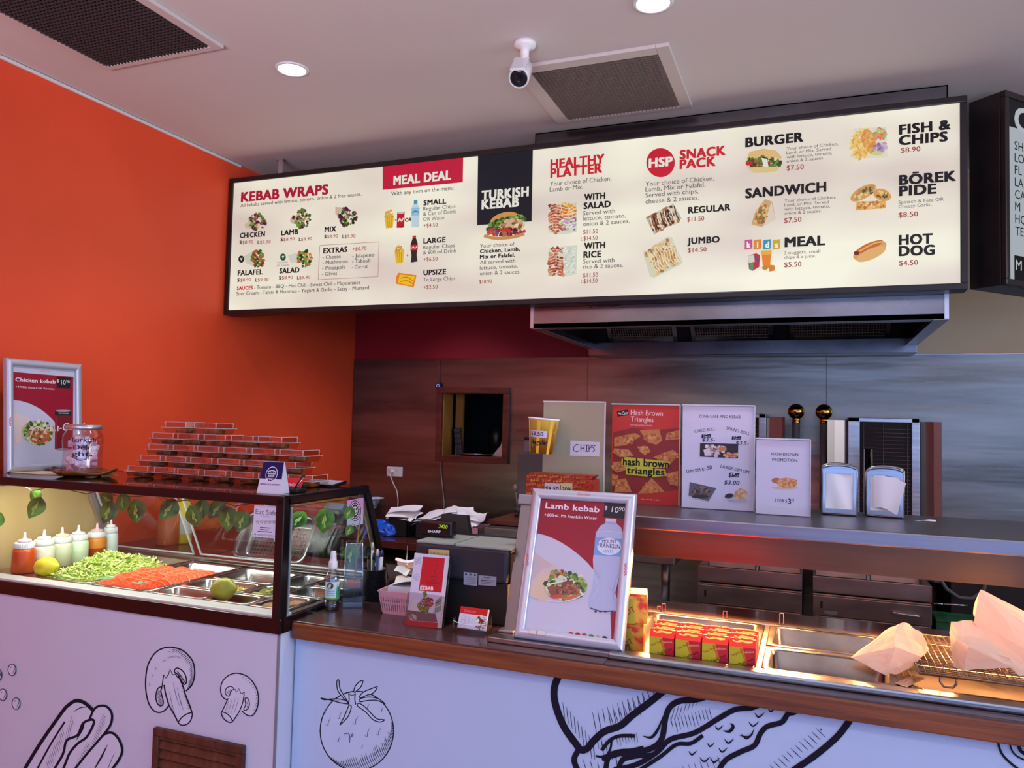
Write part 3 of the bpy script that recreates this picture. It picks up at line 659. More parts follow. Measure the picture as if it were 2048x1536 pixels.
hatchp([(1120,180),(1165,195),(1205,228),(1236,278),(1244,350),(1226,412)], (-26,22), 26, 4); hatch((1178,430),(1222,570),(-16,-6), 14, 3.5)
for a_ in ((1085,455,30,120),(1110,400,40,150),(1135,430,30,110),(1075,500,30,90),(1150,500,28,80),(1095,540,26,60)): A.line([(a_[0],a_[1]),(a_[0]+a_[2]*.4,a_[1]+a_[3]*.5),(a_[0]+a_[2],a_[1]+a_[3])], 3, (90,86,110), taper=True)
for a_ in ((1065,245,60,-8),(1005,300,-10,26),(1110,230,40,10),(985,345,-10,20),(1140,240,18,8),(960,400,-4,26),(1040,270,30,-14),(1075,205,24,2)): A.line([(a_[0],a_[1]),(a_[0]+a_[2]*.5,a_[1]+a_[3]*.5-6),(a_[0]+a_[2],a_[1]+a_[3])], 3, (90,86,110), taper=True)
cap = [(1458,512),(1428,492),(1414,450),(1424,398),(1462,356),(1520,340),(1590,364),(1640,430),(1656,500),(1645,568),(1616,610),(1580,606),(1548,578)]
A.poly(cap+[(1490,652),(1450,640),(1420,590)], FILLW); S_(cap, 5.5)
S_([(1462,500),(1440,550),(1420,590)], 5); S_([(1565,470),(1555,530),(1530,590),(1488,652)], 5); S_([(1420,590),(1428,622),(1458,650),(1488,652),(1478,622),(1450,596)], 5, True)
S_([(1505,440),(1515,462),(1530,438),(1545,470),(1570,462)], 4, sm=1); S_([(1445,470),(1450,438),(1478,424),(1500,440),(1482,452),(1468,485)], 4.5, True); S_([(1570,500),(1592,505),(1598,545),(1578,576),(1562,570),(1574,540)], 4.5, True)
hatch((1450,455),(1478,440),(8,20), 6, 3); hatch((1576,515),(1580,565),(14,6), 7, 3); hatchp([(1570,357),(1620,400),(1645,450),(1654,505),(1642,565)], (-14,12), 14, 3)
for x in (1470,1490,1510,1530): A.line([(x,500),(x-14,550),(x-30,600)], 2.6, (90,86,110), taper=True)
# hot dog
A.poly([(150,960),(260,790),(400,590),(445,545),(490,515),(545,530),(600,580),(640,548),(690,555),(718,600),(712,660),(690,715),(740,730),(782,810),(775,880),(705,975),(580,1160),(450,1310),(330,1385),(230,1372),(150,1355),(75,1300),(45,1220),(75,1110)], FILLW)
S_([(230,1372),(150,1355),(75,1300),(45,1220),(75,1110),(140,990),(260,790),(400,590),(440,545),(490,516),(545,530),(604,582)], 17); S_([(575,640),(600,580),(630,552),(680,550),(716,590),(716,650),(680,715),(560,855),(470,970),(360,1130),(280,1260),(235,1370)], 11)
S_([(655,742),(690,722),(728,724),(765,765),(785,830),(765,890),(705,975),(580,1160),(450,1310),(330,1385),(235,1372)], 12); S_([(240,955),(330,790),(418,650)], 9); S_([(470,590),(520,560),(580,555)], 5, taper=True)
S_([(330,985),(405,860),(430,770),(500,735),(535,660),(590,636),(604,660),(560,745),(500,790),(450,850),(425,910),(395,985)], 12); S_([(490,770),(530,700),(545,650)], 8, taper=True); S_([(350,950),(400,870),(412,840)], 8, taper=True)
S_([(600,965),(650,880),(692,796)], 9, taper=True); hatch((400,690),(300,900),(20,60), 13, 3); hatch((460,610),(420,740),(16,70), 6, 3); hatch((660,600),(590,780),(26,30), 14, 3); hatch((560,780),(470,960),(24,34), 13, 3); hatch((735,855),(690,960),(-14,30), 9, 3)
for (x, y) in ((82,317),(23,476),(108,533),(-8,350)):
    A.ell(x, y, 25, 37, FILLW); A.line([(x+25*math.cos(k*PI/10), y+37*math.sin(k*PI/10)) for k in range(20)], 5, INK, True); A.line([(x+14,y-22),(x+16,y),(x+4,y+26)], 5, INK, taper=True); A.line([(x-4,y-22),(x-8,y-10)], 3, INK)
A.build('body_panel', cab, extra=MB().box((CX0, CY0, .06), (CX1, CY0+.022, 1.019), .0015).box((CX1-.02, CY0+.021, .06), (CX1, 2.13, 1.019)), base_mats=[PANW])
put('plinth', MB().box((CX0, CY0+.05, 0), (CX1-.02, 2.1, .06)), BLACKM, cab, local=False)
put('corner_strip', MB().box((CX1-.004, CY0-.001, .06), (CX1+.0015, CY0+.004, 1.019)), mat('corner_strip_grey', (120,118,128), .4), cab, local=False)
LW = noisy(mat('louvre_timber', (78,42,28), .5), (62,32,22), (92,52,34), 9, 3, (6,1,1))
lv = put('louvre_vent', MB().frame(-1.59, -1.302, .45, .737, .019, CY0-.014, CY0, .003), LW, cab, local=False)
b = MB()
for k in range(11): z = .475+.0235*k; b.prism([(-1.571, CY0-.010, z),(-1.571, CY0-.002, z+.018),(-1.571, CY0-.0005, z+.018),(-1.571, CY0-.0085, z-.001)], (.25, 0, 0))
bmesh.ops.transform(b.bm, matrix=wm(lv).inverted(), verts=b.bm.verts); put('slats', b, LW, lv)
b = MB().box((-1.571, CY0-.001, .469), (-1.321, CY0-.0003, .718)); bmesh.ops.transform(b.bm, matrix=wm(lv).inverted(), verts=b.bm.verts); put('dark_gap_sheet', b, DARK, lv)  # flat dark sheet stands for the shade behind the slats
b = MB().box((CX0, CY0-.006, 1.016), (CX1+.006, CY0+.012, 1.054), .004).box((CX1-.012, CY0, 1.016), (CX1+.006, 1.70, 1.054), .004)
put('black_rail', b, mat('black_rail_gloss', (20,8,12), .18), cab, local=False)
b = MB(); DX0 = -2.345
put('front_lip', MB().box((CX0, CY0, 1.048), (CX1-.002, 1.648, ZD), .004), mat('lip_aluminium', (196,196,200), .5, .3), cab, local=False)
b.box((CX0, 1.648, 1.048), (-2.150, 2.13, 1.056)).box((-2.15, 2.085, 1.048), (CX1-.002, 2.13, 1.056)).box((-1.236, 1.648, 1.048), (CX1-.002, 2.085, 1.056))
for x in (-1.928, -1.700): b.box((x-.006, 1.648, 1.044), (x+.006, 2.086, 1.056))
b.box((CX0, 1.62, .90), (CX1-.02, 2.12, .905))
put('deck', b, PANSTEEL, cab, local=False)
put('rear_ledge', MB().box((-1.99, 2.131, 1.03), (CX1-.01, 2.36, 1.05), .003), STEEL, cab, local=False)
put('rear_rail', MB().box((DX0, 2.088, 1.056), (CX1-.006, 2.100, 1.068), .002).box((DX0, 2.106, 1.056), (CX1-.006, 2.122, 1.064), .002), STEEL, cab, local=False)
put('front_glass', MB().box((DX0, CY0+.004, ZD-.002), (CX1-.028, CY0+.008, ZT-.02)), GLASS, cab, local=False)
put('side_glass', MB().prism([(CX1-.006, CY0+.028, ZD-.002),(CX1-.006, 2.095, ZD-.002),(CX1-.006, 1.975, ZT-.02),(CX1-.006, CY0+.028, ZT-.02)], (.004,0,0)), GLASS, cab, local=False)
b = MB().box((CX1-.022, CY0-.004, 1.04), (CX1+.002, CY0+.026, ZT-.004), .004)
put('corner_post', b, BLACK, cab, local=False)
put('post_seal', MB().box((CX1-.001, CY0+.026, ZD), (CX1+.003, CY0+.032, ZT-.03)), mat('grey_seal', (128,140,142), .4), cab, local=False)
b = MB().box((CX0, CY0-.004, ZT-.024), (CX1+.002, CY0+.022, ZT), .004).box((CX1-.024, CY0, ZT-.024), (CX1+.002, 1.99, ZT), .004).box((CX0, 1.965, ZT-.024), (CX1+.002, 1.99, ZT), .004)
put('top_frame', b, BLACK, cab, local=False)
TOPG = mat('dark_top_glass', (34,16,16), .06, 0, .6)
put('top_sheet', MB().box((CX0, CY0+.02, ZT-.006), (CX1-.02, 1.97, ZT-.0005)), TOPG, cab, local=False)
def slope(x0, x1, dy, wd): return MB().prism([(x0, 1.968+dy, ZT-.02),(x0, 1.968+dy+wd, ZT-.012),(x0, 2.092+dy+wd, ZD),(x0, 2.092+dy, ZD)], (x1-x0, 0, 0))
put('rear_post', slope(CX1-.008, CX1+.002, .003, .022), BLACK, cab, local=False)
put('rear_jamb', slope(CX1-.012, CX1-.0085, -.014, .018), mat('jamb_bronze', (150,138,110), .3, .7), cab, local=False)
put('side_strut', slope(-2.342, -2.328, -.006, .03), ALU, cab, local=False)
CREAMP = noisy(mat('cream_end_panel', (196,168,118), .45), (184,154,104), (206,180,132), 2, 3)
put('end_panel', MB().prism([(-2.352, CY0, ZD-.004),(-2.352, 2.11, ZD-.004),(-2.352, 1.985, ZT-.02),(-2.352, CY0, ZT-.02)], (.008,0,0)), CREAMP, cab, local=False)
for (x0, x1, op) in ((-2.322,-1.965,0), (-1.95,-1.612,.012), (-1.60,-1.235,.0)):
    q = lambda x, s_, e=0: (x, 2.104+op+(1.985-2.104)*s_+e*.9, 1.070+(1.322-1.070)*s_+e*.45)
    b = MB().prism([q(x0,0),q(x1,0),q(x1,.97),q(x0,.97)], (0,.0036,.0017))
    for (xa, xb) in ((x0, x0+.004), (x1-.004, x1)): b.prism([q(xa,0,-.0008),q(xb,0,-.0008),q(xb,.97,-.0008),q(xa,.97,-.0008)], (0,.005,.0025), mi=1)
    b.prism([q(x0,0,-.0008),q(x1,0,-.0008),q(x1,.012,-.0008),q(x0,.012,-.0008)], (0,.005,.0025), mi=1)
    put('rear_flap', b, [ACRYL, EDGE], cab, local=False)
put('light_tube', MB().cyl((-2.3, 1.80, ZT-.016), (-1.28, 1.80, ZT-.016), .007, n=12), mat('case_tube', (255,255,240), .4, emit=24, ecol=(255,252,232)), cab, local=False)
area('case_tube_light', (-1.79, 1.80, ZT-.028), (-1.80, 1.83, 1.0), 1.0, .03, 4, (1, .97, .86))
# stickers on the glass
A = Art((-1.40, CY0+.003, 1.2), (1,0,0), (0,0,1), 'print'); A.crop(230, 970, 2048/330)
A.poly([(1730,250),(2038,262),(2014,665),(1708,640)], (206,208,226)); T2 = lambda s_, x0, y0, x1, c, col=(70,72,96), b_=0: A.text(s_, x0, y0, x1, c, col, b_)
T2('Eat Safe', 1745, 358, 2012, 62, (96,96,108)); T2('LOGAN', 1820, 398, 1925, 20, (110,110,120))
for k in range(5):
    x = 1770+k*51; A.poly([(x+(26 if j % 2 == 0 else 11)*math.sin(j*PI/5), 458-(28 if j % 2 == 0 else 12)*math.cos(j*PI/5)) for j in range(10)], (110,96,84)); A.poly([(x+(17 if j % 2 == 0 else 7)*math.sin(j*PI/5), 458-(18 if j % 2 == 0 else 8)*math.cos(j*PI/5)) for j in range(10)], (212,206,196))
for (a_, b_, y) in ((1800,1930,530),(1800,1900,555),(1772,1950,580)): A.line([(a_,y-6),(b_,y+6)], 9, (50,50,70))
A.poly([(1730,610),(1740,596),(1752,612),(1745,620)], (30,30,50)); T2('LOGAN CITY COUNCIL', 1760, 622, 1985, 17, (80,80,96), .5)
A.build('rating_sticker', cab)
A = Art((CX1-.0015, 1.80, 1.2), (0,1,0), (0,0,1), 'print'); A.crop(560, 960, 5.12)
A.poly([(690,210),(856,180),(850,450),(684,485)], (206,150,200)); A.poly([(688,320),(852,300),(850,450),(684,485)], (200,178,214)); A.poly([(686,400),(850,370),(850,450),(684,485)], (190,196,222))
for rx, ry, c in ((62,106,(24,18,30)),(56,98,(214,196,214)),(48,86,(24,18,30))): A.ell(768, 315, rx, ry, c)
for k in range(16): a_ = 2*PI*k/16; A.ell(768+39*math.cos(a_), 315+70*math.sin(a_), 6, 9, (214,196,214))
A.ell(768, 315, 27, 47, (214,196,214)); A.ell(757, 300, 7, 11, (24,18,30)); A.ell(780, 298, 7, 11, (24,18,30)); A.line([(752,330),(768,346),(786,326)], 7, (24,18,30), smooth=4)
A.build('badge_sticker', cab)

# ------------------------------------------------------------------ food pans and food
def rrect(hx, hy, r, n=5):
    P = []
    for (sx, sy, a0) in ((1,1,0),(-1,1,90),(-1,-1,180),(1,-1,270)):
        for k in range(n+1):
            a = math.radians(a0+90*k/n); P.append((sx*(hx-r)+r*math.cos(a), sy*(hy-r)+r*math.sin(a)))
    return P
def pan_mb(sx, sy, depth, lip=.010, r=.02):
    """open steel tub with a rolled lip, rim at z=0"""
    b = MB(); rings = []
    for (ins, z, rr) in ((0,-.005,r),(0,-.001,r),(.002,0,r),(lip,0,r*.9),(lip+.003,-.003,r*.9),(lip+.008,-depth+.012,r*.8),(lip+.012,-depth+.003,r*.7),(lip+.022,-depth,r*.5)):
        rings.append([b.bm.verts.new((x, y, z)) for x, y in rrect(sx/2-ins, sy/2-ins, max(rr, .003))])
    for a, c in zip(rings, rings[1:]):
        n = len(a)
        for k in range(n): f = b.bm.faces.new((a[k], a[(k+1) % n], c[(k+1) % n], c[k])); f.smooth = True
    b.bm.faces.new(rings[-1]); b.recalc = False
    return b
def pan(x0, x1, y0, y1, z, depth, label, name='food_pan', cat='food pan', group=None, m=None, lip=.010):
    return solo(name, label, cat, pan_mb(x1-x0, y1-y0, depth, lip), m or PANSTEEL, ((x0+x1)/2, (y0+y1)/2, z), group=group)
GP = 'steel pans sunk in the salad counter'
pan(-2.148, -1.932, 1.652, 2.082, ZD+.001, .07, 'long steel pan heaped with shredded lettuce', group=GP)
pan(-1.924, -1.705, 1.652, 2.050, ZD+.001, .06, 'long steel pan holding the rows of tomato slices', group=GP)
pan(-1.692, -1.512, 1.650, 1.748, ZD+.001, .055, 'shallow steel pan with green herb scraps beside the lime', group=GP)
pan(-1.508, -1.368, 1.650, 1.748, ZD+.001, .055, 'empty small steel pan at the front right of the lime', group=GP)
pan(-1.692, -1.476, 1.752, 1.876, ZD+.001, .055, 'steel pan holding shredded yellow cheese', group=GP)
pan(-1.472, -1.368, 1.752, 1.876, ZD+.001, .05, 'small steel pan of sliced green pickles behind the black post', group=GP)
pan(-1.692, -1.476, 1.880, 2.050, ZD+.001, .05, 'shiny empty steel pan behind the cheese pan', group=GP)
pan(-1.472, -1.368, 1.880, 2.050, ZD+.001, .05, 'small dark steel pan of black olives at the back', group=GP)
pan(-1.362, -1.240, 1.650, 1.790, ZD+.001, .045, 'front corner steel pan holding two brown patties', group=GP)
pan(-1.362, -1.240, 1.794, 1.920, ZD+.001, .05, 'empty steel pan behind the two brown patties', group=GP)
pan(-1.362, -1.240, 1.924, 2.050, ZD+.001, .05, 'rearmost steel pan in the column nearest the spray bottle', group=GP)
R = random.Random(11)
def shreds(n, fn, ln, wd, curl):
    b = MB()
    for i in range(n):
        p = Vector(fn()); a = R.uniform(0, 2*PI); d = Vector((math.cos(a), math.sin(a), R.uniform(-.5,.6))).normalized(); sd = d.orthogonal().normalized(); sd.rotate(Matrix.Rotation(R.uniform(0,6), 3, d)); l = ln*R.uniform(.5,1.2); cu = d.cross(sd)*curl*R.uniform(-1,1)
        rows = []
        for k in range(4):
            t_ = k/3; c = p+d*(l*(t_-.5))+cu*(4*(t_-.5)**2); w_ = wd*R.uniform(.6,1.1)
            rows.append((b.bm.verts.new(c+sd*w_), b.bm.verts.new(c-sd*w_)))
        mi = R.choice((0,0,1,2))
        for q, s_ in zip(rows, rows[1:]): f = b.bm.faces.new((q[0], q[1], s_[1], s_[0])); f.material_index = mi; f.smooth = True
    b.recalc = False; return b
def mound(x0, x1, y0, y1, z0, h, pk=(.5,.5)):
    def fn():
        u, v = R.random(), R.random(); k = max(0, 1-abs(u-pk[0])*1.5)*max(0, 1-abs(v-pk[1])*1.25)
        return (x0+(x1-x0)*u, y0+(y1-y0)*v, z0+h*k**.8*R.uniform(.55,1))
    return fn
LET = [mat('lettuce_pale', (206,222,124), .55, sub=.15), mat('lettuce_green', (170,200,84), .55, sub=.15), mat('lettuce_white', (226,232,168), .55, sub=.15)]
b = shreds(4200, mound(-2.135, -1.945, 1.668, 1.99, ZD-.03, .088, (.42,.50)), .036, .0019, .010)
b.grid(lambda u, v: (-2.13+.18*u, 1.668+.33*v, ZD-.045+.066*max(0, 1-abs(u-.42)*1.5)*max(0, 1-abs(v-.50)*1.4)), 10, 14, mi=1)
solo('shredded_lettuce', 'heap of pale green shredded lettuce in the long steel pan', 'lettuce', b, LET, (-2.04, 1.86, ZD-.07), kind='stuff', local=False)
CH = [mat('cheese_yellow', (242,222,112), .5, sub=.1), mat('cheese_cream', (250,236,150), .5, sub=.1), mat('cheese_gold', (232,204,90), .5)]
b = shreds(420, mound(-1.645, -1.50, 1.77, 1.86, ZD-.034, .042), .03, .0016, .003); b.grid(lambda u, v: (-1.665+.17*u, 1.772+.086*v, ZD-.042+.030*math.sin(PI*u)*math.sin(PI*v)), 6, 6)
solo('shredded_cheese', 'loose pile of shredded yellow cheese in its steel pan', 'cheese', b, CH, (-1.585, 1.815, ZD-.054), kind='stuff', local=False)
HB = [mat('herb_green', (70,120,44), .6), mat('herb_dark', (40,80,30), .6), mat('herb_red', (150,60,40), .6)]
solo('herb_scraps', 'sparse green herb scraps on the pan floor by the lime', 'herbs', shreds(90, lambda: (R.uniform(-1.665,-1.54), R.uniform(1.67,1.73), ZD-.030+R.random()*.006), .014, .0028, .003).grid(lambda u, v: (-1.672+.14*u, 1.668+.062*v, ZD-.034), 2, 2, mi=1), HB, (-1.6, 1.7, ZD-.054), kind='stuff', local=False)
PK = [mat('pickle_green', (120,130,50), .4), mat('pickle_olive', (84,98,36), .4), mat('pickle_pale', (164,164,90), .4)]
def slices(n, x0, x1, y0, y1, z, r):
    b = MB()
    for i in range(n):
        p = Vector((R.uniform(x0,x1), R.uniform(y0,y1), z+R.random()*.02)); d = Vector((R.uniform(-.5,.5), R.uniform(-.5,.5), 1)).normalized(); b.cyl(p, p+d*.003, r*R.uniform(.8,1.1), n=10, mi=R.randrange(3))
    return b
solo('pickle_slices', 'sliced green pickles heaped in the small pan behind the post', 'pickles', slices(60, -1.45, -1.39, 1.775, 1.855, ZD-.024, .012), PK, (-1.42, 1.815, ZD-.05), kind='stuff', local=False)
solo('olive_slices', 'sliced black olives in the small dark pan at the back', 'olives', slices(50, -1.45, -1.39, 1.91, 2.02, ZD-.045, .009), [mat('olive_black', (34,30,34), .25), mat('olive_brown', (60,44,40), .25), mat('olive_grey', (70,68,76), .2)], (-1.42, 1.965, ZD-.05), kind='stuff', local=False)
# tomato slices, overlapping in rows
TOM = [mat('tomato_skin', (226,44,14), .3), noisy(mat('tomato_flesh', (236,72,30), .5, spec=.25), (230,56,22), (242,100,54), 120, 2), mat('tomato_edge_highlight', (244,140,104), .45, spec=.3)]  # pale edge colour paints a highlight on each rim
def tomato():
    b = MB(); r = .033; n = 14; th = .010
    P = [(r*math.cos(PI*k/n), r*.92*math.sin(PI*k/n)) for k in range(n+1)]
    F_ = [b.bm.verts.new((x*.93, -th/2, z*.93+.001)) for x, z in P]; G_ = [b.bm.verts.new((x, -th/2+.0012, z)) for x, z in P]; H_ = [b.bm.verts.new((x, th/2, z)) for x, z in P]
    f = b.bm.faces.new(F_); f.material_index = 1
    for a, c, mi in ((F_, G_, 2), (G_, H_, 0)):
        for k in range(n): f = b.bm.faces.new((a[k], a[k+1], c[k+1], c[k])); f.material_index = mi; f.smooth = True
        f = b.bm.faces.new((a[-1], a[0], c[0], c[-1])); f.material_index = mi
    f = b.bm.faces.new(H_[::-1]); f.material_index = 1
    return b
t0 = None
for i in range(4):
    for j in range(11):
        x = -1.888+.051*i+R.uniform(-.004,.004); y = 1.676+.0228*j+.008*(i % 2)+R.uniform(-.003,.003); z = ZD-.020+.010*math.sin(PI*(j+1)/12)+R.uniform(0,.004)
        if t0 is None: o = t0 = solo('tomato_slice', 'red tomato slice in the overlapping rows of the tomato pan', 'tomato', tomato(), TOM, group='tomato slices in overlapping rows')
        else: o = t0.copy(); C.objects.link(o)
        o.location = (x, y, z); o.rotation_euler = (math.radians(-42+R.uniform(-8,8)), 0, math.radians(40+R.uniform(-12,12)))
def sprig(b, p, n, l):
    for k in range(n):
        a = 2*PI*k/n+.4; d = Vector((math.cos(a), math.sin(a), .25)); s_ = Vector((-d.y, d.x, 0))*.3; p = Vector(p)
        b.poly([p, p+d*l*.5+s_*l, p+d*l, p+d*l*.5-s_*l])
    return b
SPR = mat('parsley_leaf', (96,150,110), .5)
solo('parsley_sprig', 'flat parsley leaf at the near corner of the tomato slices', 'parsley', sprig(MB(), (0,0,0), 6, .026), SPR, (-1.868, 1.668, ZD+.014))
solo('parsley_sprig', 'parsley leaf on the tomato slices nearest the herb pan', 'parsley', sprig(MB(), (0,0,0), 5, .024), SPR, (-1.745, 1.668, ZD+.014), rz=.6)
def lemon(col, name, label, cat, loc, rz):
    b = MB().lathe([(0,-.040),(.007,-.037),(.010,-.033),(.022,-.024),(.029,-.008),(.030,.004),(.026,.019),(.014,.031),(.007,.035),(.004,.040),(0,.041)], n=24)
    m = noisy(mat(name+'_rind', col, .38), tuple(int(c*.9) for c in col), col, 30, 2, bump=.15, bscale=160, bdist=.002)
    return solo(name, label, cat, b, m, loc, rot=(0, math.radians(84), rz))
lemon((228,206,40), 'lemon', 'yellow lemon in front of the shredded lettuce', 'lemon', (-2.128, 1.682, ZD+.024), .3)
lemon((176,176,52), 'lime', 'greenish yellow lime lying across the front pans', 'lime', (-1.482, 1.700, ZD+.020), .15)
for x, y, s_ in ((-1.322,1.700,'brown patty near the front edge of the corner pan'),(-1.278,1.745,'brown patty at the rear of the corner pan')):
    solo('patty', s_, 'patty', MB().ball((0,0,0), .026, (1.2,.95,.55)), noisy(mat('patty_brown', (176,120,62), .6), (150,92,46), (206,154,90), 40, 3), (x, y, ZD-.014), rz=.4)

# squeeze bottles along the end panel
NOZ = [mat('nozzle_white', (226,224,226), .4, sub=.1), mat('nozzle_pink', (222,186,196), .4), mat('nozzle_cream', (230,214,176), .4)]
def squeeze(px, py, sauce, sauce2, noz, label, r=.0315, hb=.074, Xp=-2.235):
    p = at(px, py, X=Xp); m1 = mat('sauce_%d_%d_%d' % sauce, sauce, .35, sub=.1)
    t = thing('squeeze_bottle', label, 'sauce bottle', (Xp, p.y, 1.0566), group='squeeze bottles by the end panel')
    b = MB().lathe([(0,0),(r*.9,0),(r,.004),(r,hb*.55)], n=32); b.lathe([(r,hb*.55),(r,hb*.86),(r*.93,hb*.96),(r*.8,hb)], n=32, mi=1)
    put('bottle', b, [m1, mat('sauce_%d_%d_%d' % sauce2, sauce2, .35, sub=.1)], t)
    b = MB().lathe([(0,hb),(r*.86,hb),(r*.88,hb+.002),(r*.86,hb+.016),(r*.80,hb+.018),(0,hb+.018)], n=32)
    for k in range(40): a = 2*PI*k/40; c, s_ = math.cos(a)*r*.88, math.sin(a)*r*.88; b.cyl((c, s_, hb+.003), (c, s_, hb+.0155), .0008, n=4, caps=False)
    put('collar', b, NOZ[0], t)
    put('nozzle', MB().lathe([(0,hb+.018),(r*.6,hb+.018),(r*.62,hb+.022),(r*.55,hb+.026),(r*.2,hb+.028),(r*.15,hb+.032),(r*.09,hb+.047),(0,hb+.048)], n=24), NOZ[noz], t)
    return t
squeeze(46, 1140, (196,76,20), (190,66,18), 1, 'squeeze bottle of orange red sauce at the front of the bottle row')
squeeze(85, 1140, (206,204,176), (212,210,190), 0, 'white capped squeeze bottle of pale cream sauce beside the orange one')
squeeze(121, 1135, (196,200,160), (204,206,174), 2, 'squeeze bottle of pale sauce with a cream nozzle cap')
squeeze(154, 1130, (204,222,186), (212,228,196), 0, 'squeeze bottle of pale greenish sauce in the middle of the row')
squeeze(191, 1125, (150,62,24), (210,130,34), 1, 'squeeze bottle with amber above dark brown sauce')
squeeze(219, 1115, (206,222,212), (214,226,220), 0, 'slim clear squeeze bottle last in the row, white cap', r=.024, hb=.082)

# hanging leaf garland under the case top
LEAF = noisy(mat('ivy_leaf', (66,112,40), .4), (38,76,26), (92,146,50), 26, 2, lo=.38, hi=.62)
N, L, bs = nodes(LEAF); LEAF2 = mat('ivy_streak', (176,196,92), .45)
def leaf_mb(sz):
    b = MB(); n = 12; out = []
    for k in range(n+1):
        v = k/n; wd = .62*math.sin(PI*min(1, v*1.02))**.75*(1-.45*v)+.02*(1-v); out.append((wd, v))
    rows = [[b.bm.verts.new((s_*w_*sz*.9, abs(s_)*w_*sz*.16+.05*sz*math.sin(v*3), -v*sz*1.15)) for s_ in (-1,-.5,0,.5,1)] for w_, v in out]
    for i, (a, c) in enumerate(zip(rows, rows[1:])):
        for k in range(4):
            f = b.bm.faces.new((a[k], a[k+1], c[k+1], c[k])); f.smooth = True
    for sgn, v0, v1 in ((1,.18,.62),(-1,.3,.7),(1,.5,.85)):
        b.poly([(0,-.0012,-v0*sz*1.15),(sgn*.11*sz,.010*sz-.0012,-(v0*.3+v1*.7)*sz*1.15),(0.015*sgn*sz,-.0012,-v1*sz*1.1)], 1)
    b.recalc = False; return b
gar = thing('ivy_garland', 'leafy green garland hanging along the inside of the glass case', 'garland', (-1.8, 1.66, ZT-.03))
vp = [(-2.33,1.66,1.318)]+[(-2.30+.068*k, 1.655+.012*math.sin(k*1.7), 1.318+.008*math.sin(k*2.3)) for k in range(16)]+[(-1.26,1.70,1.315),(-1.255,1.80,1.316),(-1.26,1.93,1.312)]
put('vine', MB().tube(vp, .0013, 6), mat('vine_stem', (96,70,34), .6), gar, local=False)
for (zx, zy, zk, ox, oy, Yp, sz, rot, fl) in ((8,1040,3.2,0,700,1.66,.052,.5,0),(195,905,3.2,0,700,1.66,.045,-.9,0),(262,940,3.2,0,700,1.66,.060,.35,0),(640,925,3.2,0,700,1.67,.045,-1.1,0),(715,965,3.2,0,700,1.66,.058,.2,0),(780,915,3.2,0,700,1.67,.048,-.2,0),(862,955,3.2,0,700,1.66,.060,-.25,0),(1125,955,3.2,0,700,1.66,.058,.55,0),(1215,995,3.2,0,700,1.65,.056,-.5,0),(1305,955,3.2,0,700,1.67,.052,.15,0),(1430,965,3.2,0,700,1.67,.05,.6,0),(1455,1000,3.2,0,700,1.66,.058,-.15,0),(1570,1025,3.2,0,700,1.655,.052,.25,0),(260,330,5.12,560,960,1.85,.050,.7,0),(465,285,5.12,560,960,1.86,.062,0,0)):
    p = at(ox+zx/zk, oy+zy/zk, Y=Yp); b = leaf_mb(sz)
    o = put('leaf', b, [LEAF, LEAF2], gar, Matrix.Translation(p) @ Matrix.Rotation(math.radians(21), 4, 'Z') @ Matrix.Rotation(rot, 4, 'Y') @ Matrix.Rotation(-.25, 4, 'X'), local=False)

# ------------------------------------------------------------------ staff side bench behind the case, with things seen through the flaps
SB = noisy(mat('dark_laminate', (64,34,30), .22), (54,28,26), (74,42,36), 6, 3)
o = thing('side_bench', 'dark laminate side bench along the orange wall behind the glass case', 'bench', (-2.3, 2.6, 0))
put('top', MB().box((XW+.004, 2.18, 1.02), (-2.0, 3.1, 1.05), .003), SB, o, local=False); put('cupboard', MB().box((XW+.01, 2.2, .0), (-2.03, 3.08, 1.02)), DARKSTEEL, o, local=False)
def pack(name, label, cat, px, py, X, r, h, col, cap, lab=None):
    p = at(px, py, X=X); t = thing(name, label, cat, (X, p.y, 1.05))
    put('bottle', MB().lathe([(0,0),(r*.95,0),(r,.006),(r,h*.72),(r*.5,h*.86),(r*.35,h*.88),(0,h*.88)], n=24), mat(name+label[:6], col, .35), t)
    put('cap', MB().lathe([(0,h*.88),(r*.45,h*.88),(r*.3,h*.96),(r*.1,h),(0,h)], n=20), mat(name+'cap'+label[:6], cap, .4), t)
    if lab: put('paper_label', MB().lathe([(r+.0006,h*.2),(r+.0006,h*.55)], n=24), mat('pack_label', lab, .5), t)
pack('mustard_bottle', 'yellow bottle with a white label seen through the plastic flap', 'bottle', 364, 1070, -2.28, .036, .19, (224,196,60), (226,206,90), (216,216,206))
pack('sauce_jar', 'orange plastic jar seen through the flap beside the yellow bottle', 'jar', 336, 1078, -2.30, .042, .15, (206,106,56), (196,90,50))
# perforated pan propped against the flap
t = thing('perforated_pan', 'perforated steel pan propped up behind the plastic flaps', 'food pan', (-1.73, 2.22, 1.0505))
b = pan_mb(.30, .17, .05, .010, .03)
Q = Matrix.Rotation(math.radians(62), 4, 'X'); put('tub', b, PANSTEEL, t, Matrix.Translation((0, .0, .085)) @ Q)
b = MB()
for i in range(17):
    for j in range(8): b.cyl((-.112+.014*i, -.05+.014*j, -.0495), (-.112+.014*i, -.05+.014*j, -.0485), .0028, n=8)
put('perforations', b, DARK, t, Matrix.Translation((0, 0, .085)) @ Q)
